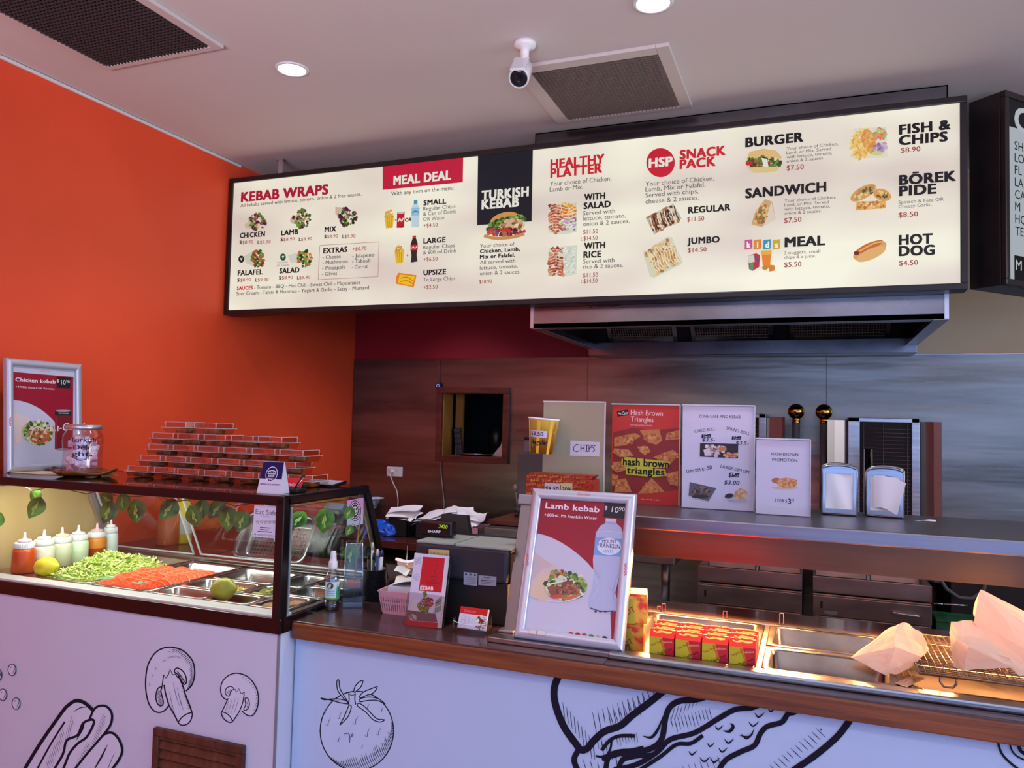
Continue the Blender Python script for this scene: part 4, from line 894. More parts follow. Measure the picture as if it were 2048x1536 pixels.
# ================================================================== right: service counter with timber edge and mural panel
ZW = 1.040; WY0, WY1 = 1.640, 2.30; WX0, WX1 = CX1+.004, 1.9
BXL = -.415     # left end of the sunk hot display well
TOPM = noisy(mat('dark_brown_worktop', (62,40,40), .24, coat=.25), (52,33,34), (70,46,46), 7, 3)
WOOD = noisy(mat('counter_edge_timber', (116,62,32), .42, coat=.08), (92,46,22), (134,74,38), 3, 5, (1.2,1,26), bump=.08, bscale=9)
cnt = thing('service_counter', 'service counter with timber edge and white burger mural panel', 'counter', ((WX0+WX1)/2, WY0, 0))
b = MB().box((WX0, WY0, ZW-.040), (BXL, WY1, ZW), .003).box((BXL, WY0, ZW-.040), (WX1, 1.690, ZW), .003).box((BXL, 2.125, ZW-.040), (WX1, WY1, ZW), .003)
put('worktop', b, TOPM, cnt, local=False)
put('timber_edge', MB().box((WX0+.002, WY0-.004, ZW-.043), (WX1, WY0+.012, ZW-.0035), .004), WOOD, cnt, local=False)
put('rear_edge_strip', MB().box((WX0, WY1-.006, ZW-.01), (BXL-.3, WY1+.003, ZW+.004)), ALU, cnt, local=False)
put('carcass', MB().box((WX0+.01, WY1-.02, .1), (WX1, WY1, ZW-.04)).box((WX0+.01, WY0+.06, .1), (WX1, WY1-.02, .12)), BLACKM, cnt, local=False)
PY0 = WY0+.018
A = Art((WX0, PY0, 0), (1,0,0), (0,0,1), 'print'); A.crop(560, 1260, 2048/700)
# tomato
ring = [(450+215*math.cos(a_)*(1), 590+232*math.sin(a_)) for a_ in [2*PI*k/40 for k in range(40)]]
FILLW = (182,199,226); A.poly(ring, FILLW); S_(ring, 5, True, 1)
LV = ([(400,425),(375,385),(350,340),(345,293),(333,300),(337,350),(362,388),(385,412)], [(432,360),(440,330),(462,305),(486,295),(474,332),(452,352),(442,362)], [(468,385),(490,362),(530,345),(571,332),(545,368),(505,382),(470,398)],
      [(470,402),(520,392),(575,402),(616,434),(570,412),(515,412),(468,420)], [(462,428),(500,452),(545,500),(575,522),(612,525),(588,538),(545,525),(500,478),(455,445)], [(418,450),(402,500),(378,530),(350,556),(372,515),(392,470),(405,440)], [(398,432),(350,425),(290,408),(238,398),(262,408),(320,402),(372,408),(392,418)])
for lf in LV: A.poly(lf, FILLW); S_(lf, 4.5, True, 3)
A.poly([(402,372),(408,436),(440,436),(441,372)], FILLW); S_([(403,372),(405,405),(402,438)], 4.5); S_([(441,372),(438,405),(444,436)], 4.5); A.line([(422+19*math.cos(k*PI/8), 371+10*math.sin(k*PI/8)) for k in range(16)], 4, INK, True)
for k in range(46):
    a_ = math.radians(-8+152*k/45); x, y = 450+214*math.cos(a_), 590+231*math.sin(a_); l = 78*math.sin(PI*min(1, (k+4)/49))*(.75+.4*random.random())
    A.line([(x, y), (x-l*.28, y-l*.55), (x-l*.42, y-l)], 4.5, INK, taper=True)
for (x, y, s_) in ((268,470,16),(285,540,18),(352,500,18),(445,530,20),(515,600,22),(580,595,18),(345,640,12),(598,465,10),(482,682,8),(515,450,14)): S_([(x+s_*.8,y-s_*1.6),(x,y-s_*.2),(x-s_*.2,y+s_),(x-s_,y+s_*.6)], 3, col=(90,88,120), taper=True)
S_([(378,608),(402,604),(410,630),(408,658)], 4, col=(90,88,120)); S_([(410,628),(432,612)], 3.5, col=(90,88,120)); S_([(430,605),(420,612),(425,625)], 3, col=(90,88,120))
# burger, top bun
MW = 1.0
S_([(1634,262),(1608,330),(1606,400),(1630,490),(1668,575),(1725,655),(1762,700),(1800,690),(1838,645),(1900,592),(1990,560),(2060,500),(2160,425),(2240,360)], 42)
hatch((1655,420),(1830,640),(14,120), 9, 4.5); hatch((1830,480),(2120,370),(20,110), 11, 4.5); hatch((1850,590),(1960,700),(14,90), 5, 4.5)
S_([(1744,706),(1722,760),(1750,830),(1790,880)], 33.6); hatch((1775,755),(1900,780),(16,60), 4, 4)
S_([(1850,736),(1905,738),(1935,690),(1945,640),(1990,616),(2060,612)], 12.6)
S_([(1905,830),(1925,740),(1985,712),(2060,706),(2130,690)], 30.8); S_([(1975,830),(2000,760),(2048,725)], 25.2)
A.crop(1220, 1080, 2048/828)
S_([(-40,1080),(60,1052),(190,1035),(255,985),(275,880),(298,825),(345,796),(430,788),(520,760)], 29.4); S_([(-40,1040),(0,990),(50,968),(125,968)], 18.2); S_([(40,1130),(70,1085),(150,1066),(225,1056),(280,1000)], 22.4)
S_([(20,1135),(130,1110),(230,1050),(300,985),(420,952),(540,880),(620,838),(705,828),(770,800)], 26.6); S_([(262,872),(238,935),(205,975),(165,968)], 15.4, taper=True)
S_([(150,1135),(250,1070),(330,1010),(400,1005),(460,965)], 19.6); S_([(540,1135),(575,1085),(650,1045),(715,1015),(745,955),(780,920),(850,900),(880,860),(915,850),(960,820)], 26.6)
S_([(905,1140),(1000,1075),(1070,1020),(1130,965),(1180,900),(1215,850)], 33.6)
for a_ in ((540,925,20),(590,990,24),(740,862,24),(712,905,26),(560,1035,22),(500,1010,18),(680,965,30),(800,838,18),(470,1080,26),(520,1085,24),(410,1050,20)): S_([(a_[0]-a_[2],a_[1]-8),(a_[0]-4,a_[1]+a_[2]*.55),(a_[0]+a_[2],a_[1]-10)], 8.4, taper=True)
S_([(595,905),(610,920),(592,945),(560,942)], 16.8, taper=True); S_([(640,965),(690,970),(715,930)], 8.4, taper=True)
hatch((300,900),(470,790),(20,-70), 9, 3); hatch((300,880),(490,830),(16,60), 12, 3.5); hatch((20,920),(300,760),(-22,-70), 13, 3.5); hatch((790,1110),(1020,930),(46,44), 12, 4); hatch((30,960),(130,950),(10,50), 8, 3); hatch((330,1120),(560,1060),(18,50), 9, 3)
S_([(905,1140),(760,1240),(560,1330),(300,1390),(40,1390),(-160,1330),(-260,1230)], 33.6); S_([(540,1135),(400,1200),(200,1240),(0,1230),(-120,1180)], 22.4)
A.poly([(1040,935),(1046,930),(1048,936),(1042,940)], INK)
S_([(1915,985),(1935,1050),(1985,1105),(2050,1150)], 11.2); S_([(1975,995),(1985,1035),(2010,1065),(2060,1090)], 8.4); S_([(2020,1010),(2030,1040),(2060,1060)], 16.8); hatch((2000,1000),(2040,1060),(24,6), 6, 3)
A.build('mural_panel', cnt, extra=MB().box((WX0+.001, PY0, .06), (WX1, PY0+.016, ZW-.0425)), base_mats=[mat('mural_panel_pale_blue', (174,194,224), .42)])

# ------------------------------------------------------------------ sunk stainless hot display (bain marie)
hot = thing('hot_display', 'stainless hot food display well sunk in the counter', 'food warmer', (.6, 1.69, ZW))
b = MB().box((-.700, 1.683, ZW+.0005), (BXL+.004, 1.720, ZW+.012), .002)                # flat end of the flange along the front
b.box((BXL, 1.676, ZW+.0005), (WX1-.02, 1.712, ZW+.014), .004).box((BXL, 2.100, ZW-.01), (WX1-.02, 2.124, ZW+.012), .003)
put('flange', b, STEEL, hot, local=False)
put('well', MB().box((BXL+.004, 1.70, .93), (WX1-.02, 1.704, ZW+.002)).box((BXL+.004, 2.116, .93), (WX1-.02, 2.12, ZW+.002)).box((BXL+.004, 1.70, .925), (WX1-.02, 2.12, .93)).box((BXL+.004, 1.70, .93), (BXL+.008, 2.12, ZW+.002)), STEEL, hot, local=False)
b = MB()
for x in (-.107, .166, .62): put('divider', MB().box((x-.006, 1.71, ZW), (x+.006, 2.104, ZW+.009), .002), STEEL, hot, local=False)
put('cross_divider', MB().box((-.101, 1.893, ZW), (.160, 1.905, ZW+.009), .002), STEEL, hot, local=False)
HOTS = noisy(mat('hot_pan_steel', (120,112,106), .26, 1), (106,98,92), (134,126,120), 8, 3, rough=(.2,.36)); zp = ZW+.0115; GH = 'steel pans in the hot display'
pan(-.402, -.114, 1.712, 2.100, zp, .030, 'shallow steel pan under the rows of red and yellow chip boxes', group=GH, lip=.012, m=HOTS)
pan(-.100, .159, 1.714, 1.892, zp, .060, 'empty steel pan in the near row in front of the other empty pan', group=GH, lip=.012, m=HOTS)
pan(-.100, .159, 1.906, 2.100, zp, .060, 'empty steel pan in the far row of the hot display', group=GH, lip=.012, m=HOTS)
pan(.173, .613, 1.714, 2.100, zp, .050, 'wide steel pan below the wire rack and paper bags', group=GH, lip=.012, m=HOTS)

# wire rack in the wide pan
WIRE = mat('rack_wire', (120,104,92), .3, 1)
t = thing('wire_rack', 'rectangular wire cooling rack under the paper bags', 'rack', (.40, 1.91, zp+.006))
x0, x1, y0, y1, z = -.205, .20, -.17, .155, .018
put('rim', MB().tube([(x0,y0,z),(x1,y0,z),(x1,y1,z),(x0,y1,z),(x0,y0,z)], .0026, 8), WIRE, t)
b = MB()
for k in range(1, 34): x = x0+(x1-x0)*k/34; b.tube([(x,y0,z+.002),(x,y1,z+.002)], .0010, 5)
for k in range(1, 26): y = y0+(y1-y0)*k/26; b.tube([(x0,y,z+.0005),(x1,y,z+.0005)], .0010, 5)
put('wire_grid', b, WIRE, t)
for (x, y) in ((x0+.05,y0+.001),(x1-.06,y0+.001),(x0+.05,y1-.001),(x1-.06,y1-.001)):
    put('foot', MB().tube([(x-.014,y,z),(x-.014,y,z-.012),(x-.008,y,z-.020),(x+.008,y,z-.020),(x+.014,y,z-.012),(x+.014,y,z)], .0024, 8), WIRE, t)

# chip boxes
BOXR = (206,34,46); BOXY = (206,190,48)
def chip_box(w_, d_, h_):
    t = thing('chip_box', '', 'food box'); A = Art((-w_/2, -d_/2, 0), (1,0,0), (0,0,1), 'print')
    y = mat('box_yellow', BOXY, .5)
    b = MB().box((-w_/2, -d_/2, 0), (w_/2, d_/2, h_)); A.uv()
    A.poly([(0,0),(w_*.58,0),(w_*.66,h_*.45),(w_*.52,h_),(0,h_)], (196,186,50)); A.poly([(w_*.40,h_*.95),(w_*.60,h_*.5),(w_*.70,h_*.5),(w_*.52,h_*.95)], (200,120,44)); A.poly([(w_*.60,0),(w_*.66,h_*.45),(w_,h_*.6),(w_,0)], (170,40,60))
    A.text('Tasty Hot', w_*.07, h_*.64, w_*.50, .0044, (150,40,40), 1, y1=h_*.84); A.text('Delicious', w_*.52, h_*.80, w_*.94, .0044, (226,200,120), 1, y1=h_*.86); A.text('HOT Delicious', w_*.06, h_*.16, w_*.95, .0075, (90,40,30), 1.5, y1=h_*.62)
    o = A.build('carton', t, extra=b, base_mats=[mat('box_red', BOXR, .5)])
    # folded lid with a crimped, slotted top
    b = MB().prism([(-w_/2,-d_/2,h_),(-w_/2,d_/2,h_),(-w_/2,d_*.22,h_+.012),(-w_/2,-d_*.10,h_+.014)], (w_,0,0))
    b.prism([(-w_*.38,-d_*.26,h_+.0085),(-w_*.2,-d_*.30,h_+.0065),(0,-d_*.26,h_+.0090),(w_*.2,-d_*.30,h_+.0065),(w_*.38,-d_*.26,h_+.0085),(w_*.36,d_*.05,h_+.0142),(-w_*.36,d_*.05,h_+.0142)], (0,0,.0012), mi=1)
    for k in (-1, 0, 1): b.box((w_*.26*k-.004, -.001, h_+.0135), (w_*.26*k+.004, .0014, h_+.0148), mi=2)
    put('lid', b, [mat('lid_red_lit', (238,44,24), .45), mat('lid_yellow_lit', (255,222,80), .45), BLACKM], t)  # lid colours brightened to carry the heat lamp glow
    return t
w_, d_, h_ = .0535, .036, .062
cb = chip_box(w_, d_, h_); first = True
ordn = ('first', 'second', 'third', 'fourth')
for j, row in enumerate(('front', 'middle', 'back')):
    for i in range(4):
        lab = 'red and yellow chip box in the %s row of the pan, %s from the poster' % (row, ordn[i])
        loc = (-.309+.0565*i, 1.752+.0385*j, zp-.0285)
        o = cb if first else dup(cb, loc, 0)
        o.location = loc; o.rotation_euler = (0, 0, random.uniform(-.04, .04)); o['label'] = lab; o['group'] = 'chip boxes in the hot display'; first = False
tall = mat('box_red', BOXR, .5)
def big_box(loc, rz, label, w_, d_, h_):
    t = thing('food_carton', label, 'food box', (0,0,0), 0, 'larger cartons beside the poster'); A = Art((-w_/2, -d_/2, 0), (1,0,0), (0,0,1), 'print'); A.uv()
    A.poly([(0,0),(w_*.6,0),(w_*.5,h_*.9),(0,h_*.8)], (196,180,60)); A.text('HOT', w_*.15, h_*.2, w_*.6, .012, (170,50,40), 1.5, y1=h_*.45)
    A.build('carton', t, extra=MB().box((-w_/2,-d_/2,0),(w_/2,d_/2,h_),.002), base_mats=[noisy(mat('carton_glow', (236,110,40), .5), (226,36,18), (246,132,36), 40, 3, lo=.45, hi=.62)])  # orange mottle stands for heat lamp glow on the carton
    put('lid', MB().box((-w_/2+.001,-d_/2+.001,h_),(w_/2-.001,d_/2-.001,h_+.004),.0015), noisy(mat('carton_glow', (236,110,40), .5), (226,60,30), (244,176,56), 40, 3, lo=.42, hi=.58), t)
    t.location = loc; t.rotation_euler = (0, 0, rz)
big_box((-.388, 1.80, zp-.0285), .12, 'red carton standing in the pan behind the poster edge', .055, .06, .072)
big_box((-.388, 1.80, zp-.0285+.0765), .20, 'larger red carton stacked on the carton behind the poster edge', .066, .07, .062)

# paper bags
BAGM = mat('greaseproof_paper', (236,222,204), .62, sub=0)
N, L, bs = nodes(BAGM); tl = N.new('ShaderNodeBsdfTranslucent'); tl.inputs[0].default_value = lin((240,214,180)); mx = N.new('ShaderNodeMixShader'); mx.inputs[0].default_value = .5
L.new(bs.outputs[0], mx.inputs[1]); L.new(tl.outputs[0], mx.inputs[2]); L.new(mx.outputs[0], N['Material Output'].inputs[0])
def bag(label, loc, front, back, seed):
    """crumpled paper bag: folded facets between a near and a far outline"""
    R = random.Random(seed); t = bmesh.new()
    vs = [t.verts.new(Vector(p)) for p in front+back]; bmesh.ops.convex_hull(t, input=vs)
    bmesh.ops.delete(t, geom=[v for v in t.verts if not v.link_faces], context='VERTS')
    bmesh.ops.triangulate(t, faces=t.faces[:])
    bmesh.ops.subdivide_edges(t, edges=t.edges[:], cuts=1, use_grid_fill=True)
    for v in t.verts:
        n_ = noise.noise_vector(v.co*22+Vector((seed, 0, 0)))*.008; v.co += n_
    bmesh.ops.triangulate(t, faces=t.faces[:]); bmesh.ops.subdivide_edges(t, edges=t.edges[:], cuts=1, use_grid_fill=True)
    for v in t.verts: v.co += noise.noise_vector(v.co*55+Vector((seed, 3, 0)))*.003
    zmin = min(v.co.z for v in t.verts); bmesh.ops.translate(t, verts=t.verts, vec=(0,0,-zmin))
    m = MB(); m.merge(t)
    return solo('paper_bag', label, 'paper bag', m, BAGM, loc, group='paper bags in the hot display')
zb = zp+.006+.018+.003
Ba = lambda px, py, Y, o: tuple(at(px, py, Y=Y)-Vector(o))
o1 = (.150, 1.86, zp+.001)
bag('white paper bag leaning over the empty pan with its pointed end out', o1, [Ba(1698,1312,1.80,o1),Ba(1735,1330,1.78,o1),Ba(1776,1352,1.775,o1),Ba(1802,1350,1.785,o1),Ba(1790,1290,1.79,o1)], [Ba(1796,1244,1.86,o1),Ba(1816,1243,1.88,o1),Ba(1842,1262,1.89,o1),Ba(1857,1296,1.87,o1),Ba(1846,1312,1.83,o1),Ba(1768,1262,1.86,o1),Ba(1800,1270,1.92,o1),Ba(1820,1300,1.92,o1)], 3)
o2 = (.300, 1.84, zb)
bag('small white paper bag lying on the wire rack beside the tallest bag', o2, [Ba(1906,1352,1.80,o2),Ba(1925,1360,1.78,o2),Ba(2030,1358,1.77,o2),Ba(2010,1330,1.78,o2),Ba(1938,1312,1.79,o2)], [Ba(1896,1282,1.84,o2),Ba(1902,1260,1.86,o2),Ba(1940,1258,1.87,o2),Ba(1952,1290,1.86,o2),Ba(1990,1330,1.87,o2)], 5)
o3 = (.40, 1.90, zb)
bag('tallest white paper bag standing folded on the wire rack', o3, [Ba(1948,1262,1.86,o3),Ba(1988,1330,1.83,o3),Ba(2050,1320,1.82,o3),Ba(2036,1372,1.80,o3),Ba(2075,1372,1.80,o3),Ba(2100,1300,1.84,o3)], [Ba(1958,1200,1.90,o3),Ba(1968,1201,1.93,o3),Ba(2052,1250,1.92,o3),Ba(2110,1275,1.92,o3),Ba(1950,1250,1.92,o3),Ba(2090,1330,1.96,o3)], 8)
t = solo('steel_scraper', 'flat steel spatula blade under the tip of the leaning bag', 'spatula', MB().box((-.012,-.05,0),(.012,.03,.0015)).box((-.01,-.03,.0015),(-.004,.03,.002)).box((.004,-.03,.0015),(.01,.03,.002)), PANSTEEL, (.185, 1.765, zp+.001), rz=-.5)

# ------------------------------------------------------------------ heated gantry shelf above the display
GZ, GY0, GY1 = 1.310, 2.050, 2.50; gx0, gx1 = -.735, 1.9
gan = thing('heated_gantry', 'stainless heated gantry shelf with copper lit fascia over the hot display', 'shelf', (.6, 2.05, GZ))
put('shelf_top', MB().box((gx0, GY0, GZ-.036), (gx1, GY1, GZ), .004), noisy(mat('gantry_steel', (124,122,130), .34, 1), (114,112,120), (136,134,142), 3, 4, (.5,1,14), rough=(.28,.40)), gan, local=False)
b = MB().prism([(gx0+.01, GY0+.004, GZ-.036),(gx0+.01, GY0+.020, GZ-.036),(gx0+.01, GY0+.022, GZ-.102),(gx0+.01, GY0+.012, GZ-.106)], (gx1-gx0-.02,0,0))
b.prism([(gx0+.01, GY0+.012, GZ-.106),(gx0+.01, GY0+.022, GZ-.102),(gx0+.01, GY0+.040, GZ-.106)], (gx1-gx0-.02,0,0))
put('fascia', b, noisy(mat('fascia_steel', (78,70,68), .5, 1), (64,56,54), (92,84,80), 2, 5, (.6,1,6), rough=(.42,.6)), gan, local=False)
b = MB()
for px, py in ((1412,1046),(1527,1057),(1740,1073),(1785,1076),(1926,1085)): p = at(px, py+2, Y=GY0+.003); b.ball(p, .0032, (1,.7,1), 8)
put('screw_head', b, BRASS, gan, local=False)
put('rear_skirt', MB().box((gx0+.01, GY1-.012, GZ-.10), (gx1-.02, GY1-.004, GZ-.034)), STEEL, gan, local=False)
for x in (.95, 1.7): put('leg', MB().cyl((x, GY1-.06, ZW), (x, GY1-.06, GZ-.036), .016), CHROME, gan, local=False)
put('leg', MB().cyl((-.60, GY1-.06, .0), (-.60, GY1-.06, GZ-.036), .016), CHROME, gan, local=False)
HL = mat('heat_lamp_tube', (255,170,90), .4, emit=18, ecol=(255,136,44))
for x in (-.25, .35, .95):
    put('heat_lamp', MB().cyl((x-.22, 2.16, GZ-.062), (x+.22, 2.16, GZ-.062), .008, n=14).box((x-.24, 2.12, GZ-.05), (x+.24, 2.20, GZ-.045), mi=1), [HL, CHROME], gan, local=False)
    l = area('heat_lamp_glow', (x, 2.122, GZ-.108), (x-.02, 1.87, ZW+.02), .46, .03, 28 if x < 0 else 12, (1, .42, .14))
b = MB()
for px, py in ((1600,1106),(1655,1112)): p = at(px, py, Y=2.2); b.tube([p+Vector((-.012,0,.02)), p+Vector((-.01,0,0)), p+Vector((.006,0,-.001)), p+Vector((.012,0,.006))], .0016, 6).ball(p+Vector((.012,0,-.004)), .0034, n=8)
put('hook', b, BRASS, gan, local=False)

# leaning sneeze guard with a flat steel post
GV = Vector((0, .316, .949)); t = thing('sneeze_guard', 'leaning glass sneeze guard with a flat steel post behind the poster', 'sneeze guard', (-.69, 1.785, ZW))
Mg = Matrix(((1,0,0,0),(0,GV.z,GV.y,0),(0,-GV.y,GV.z,0),(0,0,0,1)))
put('post', MB().box((-.010,-.003,.004),(.020,.003,.318),.001), mat('guard_post_steel', (120,118,122), .35, .9), t, Mg)
put('pane', MB().box((.020,-.002,.006),(.288,.002,.272)).box((.287,-.0024,.006),(.2895,.0024,.272),mi=1), [GLASS, mat('guard_edge', (96,84,80), .3)], t, Mg)
put('foot', MB().box((-.020,-.014,.0005),(.018,.012,.006),.001), ALU, t)
put('end_cap', MB().box((-.016,-.012,.312),(.03,.012,.338),.003), mat('cap_grey', (150,150,156), .4), t, Mg)
# ================================================================== posters in snap frames
FRM = mat('snap_frame_silver', (188,192,206), .32, .35, .6)
def snap_frame(name, label, O, U, V, w_, h_, art):
    """tilted silver snap frame holding a printed poster"""
    O, U, V = Vector(O), Vector(U).normalized(), Vector(V).normalized(); Nn = U.cross(V)
    t = thing(name, label, 'poster', O); M = Matrix(((U.x,-Nn.x,V.x,O.x),(U.y,-Nn.y,V.y,O.y),(U.z,-Nn.z,V.z,O.z),(0,0,0,1)))
    b = MB(); f = .024
    for pts in ([(0,0),(w_,0),(w_-f,f),(f,f)], [(w_,0),(w_,h_),(w_-f,h_-f),(w_-f,f)], [(w_,h_),(0,h_),(f,h_-f),(w_-f,h_-f)], [(0,h_),(0,0),(f,f),(f,h_-f)]):
        (x0, z0), (x1, z1), (x2, z2), (x3, z3) = pts
        prof = ((0,.012),(0,0),(.18,-.005),(.5,-.0075),(.85,-.005),(1,-.001),(1,.004))
        L1 = [b.bm.verts.new((x0+(x3-x0)*s_, y, z0+(z3-z0)*s_)) for s_, y in prof]; L2 = [b.bm.verts.new((x1+(x2-x1)*s_, y, z1+(z2-z1)*s_)) for s_, y in prof]
        for k in range(len(prof)-1): g = b.bm.faces.new((L1[k], L2[k], L2[k+1], L1[k+1])); g.smooth = 0 < k < 5
    put('frame', b, FRM, t, M, local=False)
    put('back_board', MB().box((.001,.006,.001),(w_-.001,.012,h_-.001)), BLACKM, t, M, local=False)
    A = Art(O-Nn*.0035, U, V, 'gloss'); A.uv(); A.rect(f-.002, f-.002, w_-f+.002, h_-f+.002, (196,198,214)); art(A)
    A.build('printed_poster', t)
    return t, M
CRIM = (150,16,44); POSTW = (196,198,212); SCR = (206,96,110)
LAMB = [(126,70,56),(150,90,70),(106,60,48),(176,120,90)]; SAL = [(70,110,40),(110,150,60),(50,80,36),(150,176,90),(216,220,190)]
def disc_row(A, xs, ys, r):
    for x, y, c in zip(xs, ys, ((200,40,50),(150,24,36),(190,50,60),(40,130,70),(190,160,110),(40,34,20))):
        A.ell(x, y, r, r, c, n=18); A.rect(x-r*.6, y-r*.2, x+r*.6, y+r*.35, (226,220,214) if c[0] > 100 else (216,200,60))
def lamb_art(A):
    A.crop(940, 940, 1613/420)
    A.poly([(546,200),(1218,246),(1115,1330),(1085,1330),(1083,1200),(1078,1095),(1050,980),(1010,870),(960,780),(900,710),(840,655),(770,600),(700,556),(640,526),(580,502),(508,484)], CRIM); pass
    wt = (236,232,238); A.text('Lamb kebab', 578, 292, 992, 42, wt, 1.5, y1=326); A.text('+600mL Mt Franklin Water', 570, 354, 974, 22, wt, .9, y1=382)
    A.poly([(1036,238),(1200,248),(1190,376),(1024,362)], (22,24,32)); A.text('$', 1034, 304, 1054, 28, wt, .4); A.text('10', 1086, 322, 1138, 42, wt, .2, y1=330); A.text('90', 1142, 312, 1188, 30, wt, .2, y1=318)
    bt = (176,186,214); b2 = (158,170,204)
    A.poly([(1042,370),(1126,376),(1124,410),(1160,440),(1182,500),(1176,600),(1160,740),(1136,860),(1116,940),(1136,1020),(1130,1080),(1080,1098),(960,1088),(908,1050),(912,980),(940,900),(950,800),(944,690),(958,580),(968,480),(1000,430),(1040,408)], bt)
    A.poly([(1046,372),(1122,376),(1120,396),(1044,392)], (196,204,224)); A.line([(1036,404),(1128,412)], 7, (150,160,190)); A.line([(985,480),(1080,470),(1170,490)], 5, (196,206,226), smooth=3)
    A.poly([(962,515),(1182,530),(1170,668),(952,652)], (110,160,216)); A.ell(1068, 588, 92, 66, (216,222,236), 4); A.text('MOUNT', 1014, 562, 1126, 27, (30,40,100), .8, y1=564); A.text('FRANKLIN', 980, 592, 1152, 33, (30,40,100), .8, y1=606)
    for k in range(5): A.line([(1022+k*18,612),(1040+k*14,640)], 5, (110,150,210))
    A.line([(950,760),(1000,835)], 4, (120,130,160), taper=True); A.line([(945,790),(985,900),(930,1000)], 6, (196,204,224), smooth=4, taper=True); A.line([(1155,740),(1100,930),(1120,1050)], 9, b2, smooth=4, taper=True); A.line([(1070,900),(1118,960)], 4, (130,140,170), taper=True); A.line([(925,1060),(1010,1086),(1110,1082)], 9, (70,74,110), smooth=3)
    for x in (965,1000,1040,1090): A.ell(x, 1088, 10, 6, (40,40,70))
    A.poly([(488,622),(545,668),(700,760),(630,790),(590,880),(590,1010),(560,1005),(480,980),(444,960),(470,760)], (206,190,184)); A.poly([(488,622),(545,668),(640,735),(560,760),(480,840)], (196,182,180)); A.poly([(470,900),(540,810),(630,780),(600,860),(585,1015),(540,1000),(480,960)], (214,194,164))
    A.poly([(444,965),(560,1005),(436,978)], (176,180,200))
    A.ell(735, 895, 168, 110, (196,190,150), -4); A.food(735, 895, 160, 108, SAL, 170, 24, seed=51); A.poly([(592,900),(720,890),(722,960),(620,966)], (140,84,66)); A.poly([(722,895),(845,885),(842,950),(725,962)], (150,90,70)); A.poly([(710,860),(790,845),(792,885),(722,892)], (126,72,60)); A.food(720, 915, 110, 36, LAMB, 80, 14, seed=52)
    A.poly([(600,965),(700,955),(720,985),(640,990)], (196,80,66)); A.poly([(700,985),(850,950),(830,985),(740,1005)], (206,110,70)); A.food(680, 800, 60, 30, [(176,120,70),(206,150,90),(126,60,50),(110,150,60)], 40, 16, seed=53); A.line([(610,880),(690,860),(740,845),(720,820)], 12, (226,226,214), smooth=4); A.ell(700, 825, 22, 16, (206,216,190)); A.line([(590,1000),(680,1012),(790,995),(880,950)], 8, (216,220,206), smooth=4)
    disc_row(A, (776,827,878,930,981,1033), (1264,1270,1276,1284,1292,1298), 22)
t, M = snap_frame('lamb_kebab_poster', 'silver framed poster of a lamb kebab and water bottle standing on the counter', (-.643,1.700,ZW+.0125), (1,0,0), (0,.313,.950), .257, .352, lamb_art)
put('easel_strut', MB().box((.10,.012,.02),(.155,.016,.26)), BLACKM, t, M, local=False)
b = MB()
for x, s_ in ((.038,.018),(.058,.02)): b.box((x,-.009,.012),(x+s_,-.002,.022),.001)
put('clip', b, ALU, t, M, local=False)
A = Art(Vector((-.643,1.700,ZW+.0125)), (1,0,0), (0,.313,.950), 'print'); A.O += A.N*.0078; A.crop(940, 940, 1613/420)
A.text('Coca-Cola', 826, 192, 920, 19, SCR, .5, y1=198, shear=.35)
for (x, y, q) in ((452,640,1),(1205,715,1)):   # small red script running down the side rails
    A.line([(x-14+6*math.sin(k*1.9),y+k*7.5) for k in range(14)], 6, SCR); A.line([(x-6+9*math.cos(k*2.4),y+4+k*8) for k in range(12)], 3.5, SCR)
A.build('frame_script', t)
def chicken_art(A):
    A.crop(0, 700, 3.2)
    A.poly([(85,140),(470,172),(466,640),(440,590),(405,535),(370,485),(330,438),(285,398),(240,366),(190,342),(135,326),(85,320)], CRIM); wt = (232,224,230)
    A.text('Chicken kebab', 98, 200, 355, 24, wt, 1.3, y1=216); A.text('+375ML Coca-Cola Varieties', 100, 240, 348, 11, wt, .8, y1=254)
    A.poly([(362,172),(452,178),(448,246),(362,242)], (22,22,30)); A.text('$', 364, 206, 378, 18, wt, .4); A.text('10', 392, 220, 420, 28, wt, .2); A.text('90', 422, 211, 446, 19, wt, .2)
    A.poly([(352,388),(455,392),(458,640),(350,636)], (120,20,36)); A.poly([(352,388),(455,392),(456,420),(351,416)], (34,24,30)); A.text('NO SUGAR', 375, 408, 440, 7, wt, .5); A.ell(404, 390, 50, 7, (160,156,166))
    A.text('a-Co', 352, 520, 470, 50, wt, .8, shear=.35, y1=512); A.ell(404, 636, 50, 8, (150,146,156)); A.rect(354, 430, 366, 625, (150,40,54))
    A.poly([(85,388),(180,440),(140,600),(85,600)], (206,190,190)); A.poly([(85,395),(190,440),(150,520),(130,600),(100,590)], (216,200,190))
    A.ell(240, 530, 105, 80, (196,186,140), 8); A.food(245, 530, 98, 76, SAL+[(226,220,190)], 120, 17, seed=61); A.food(245, 540, 70, 44, [(176,110,60),(206,150,96),(140,80,50),(206,90,60),(226,200,150)], 80, 14, seed=62); A.line([(190,560),(220,500),(270,500),(300,540)], 8, (226,210,180), smooth=4); A.line([(215,590),(270,590),(320,560)], 14, (200,90,56), smooth=3)
    disc_row(A, (297,324,351,378,404,430), (747,747,748,749,750,750), 11)
tilt = .085
t, M = snap_frame('chicken_kebab_poster', 'silver framed poster of a chicken kebab leaning at the orange wall', (-2.345,1.700,ZT), (0,1,0), (-math.sin(tilt),0,math.cos(tilt)), .272, .362, chicken_art)
A = Art(Vector((-2.345,1.700,ZT)), (0,1,0), (-math.sin(tilt),0,math.cos(tilt)), 'print'); A.O += A.N*.0078; A.crop(0, 700, 3.2)
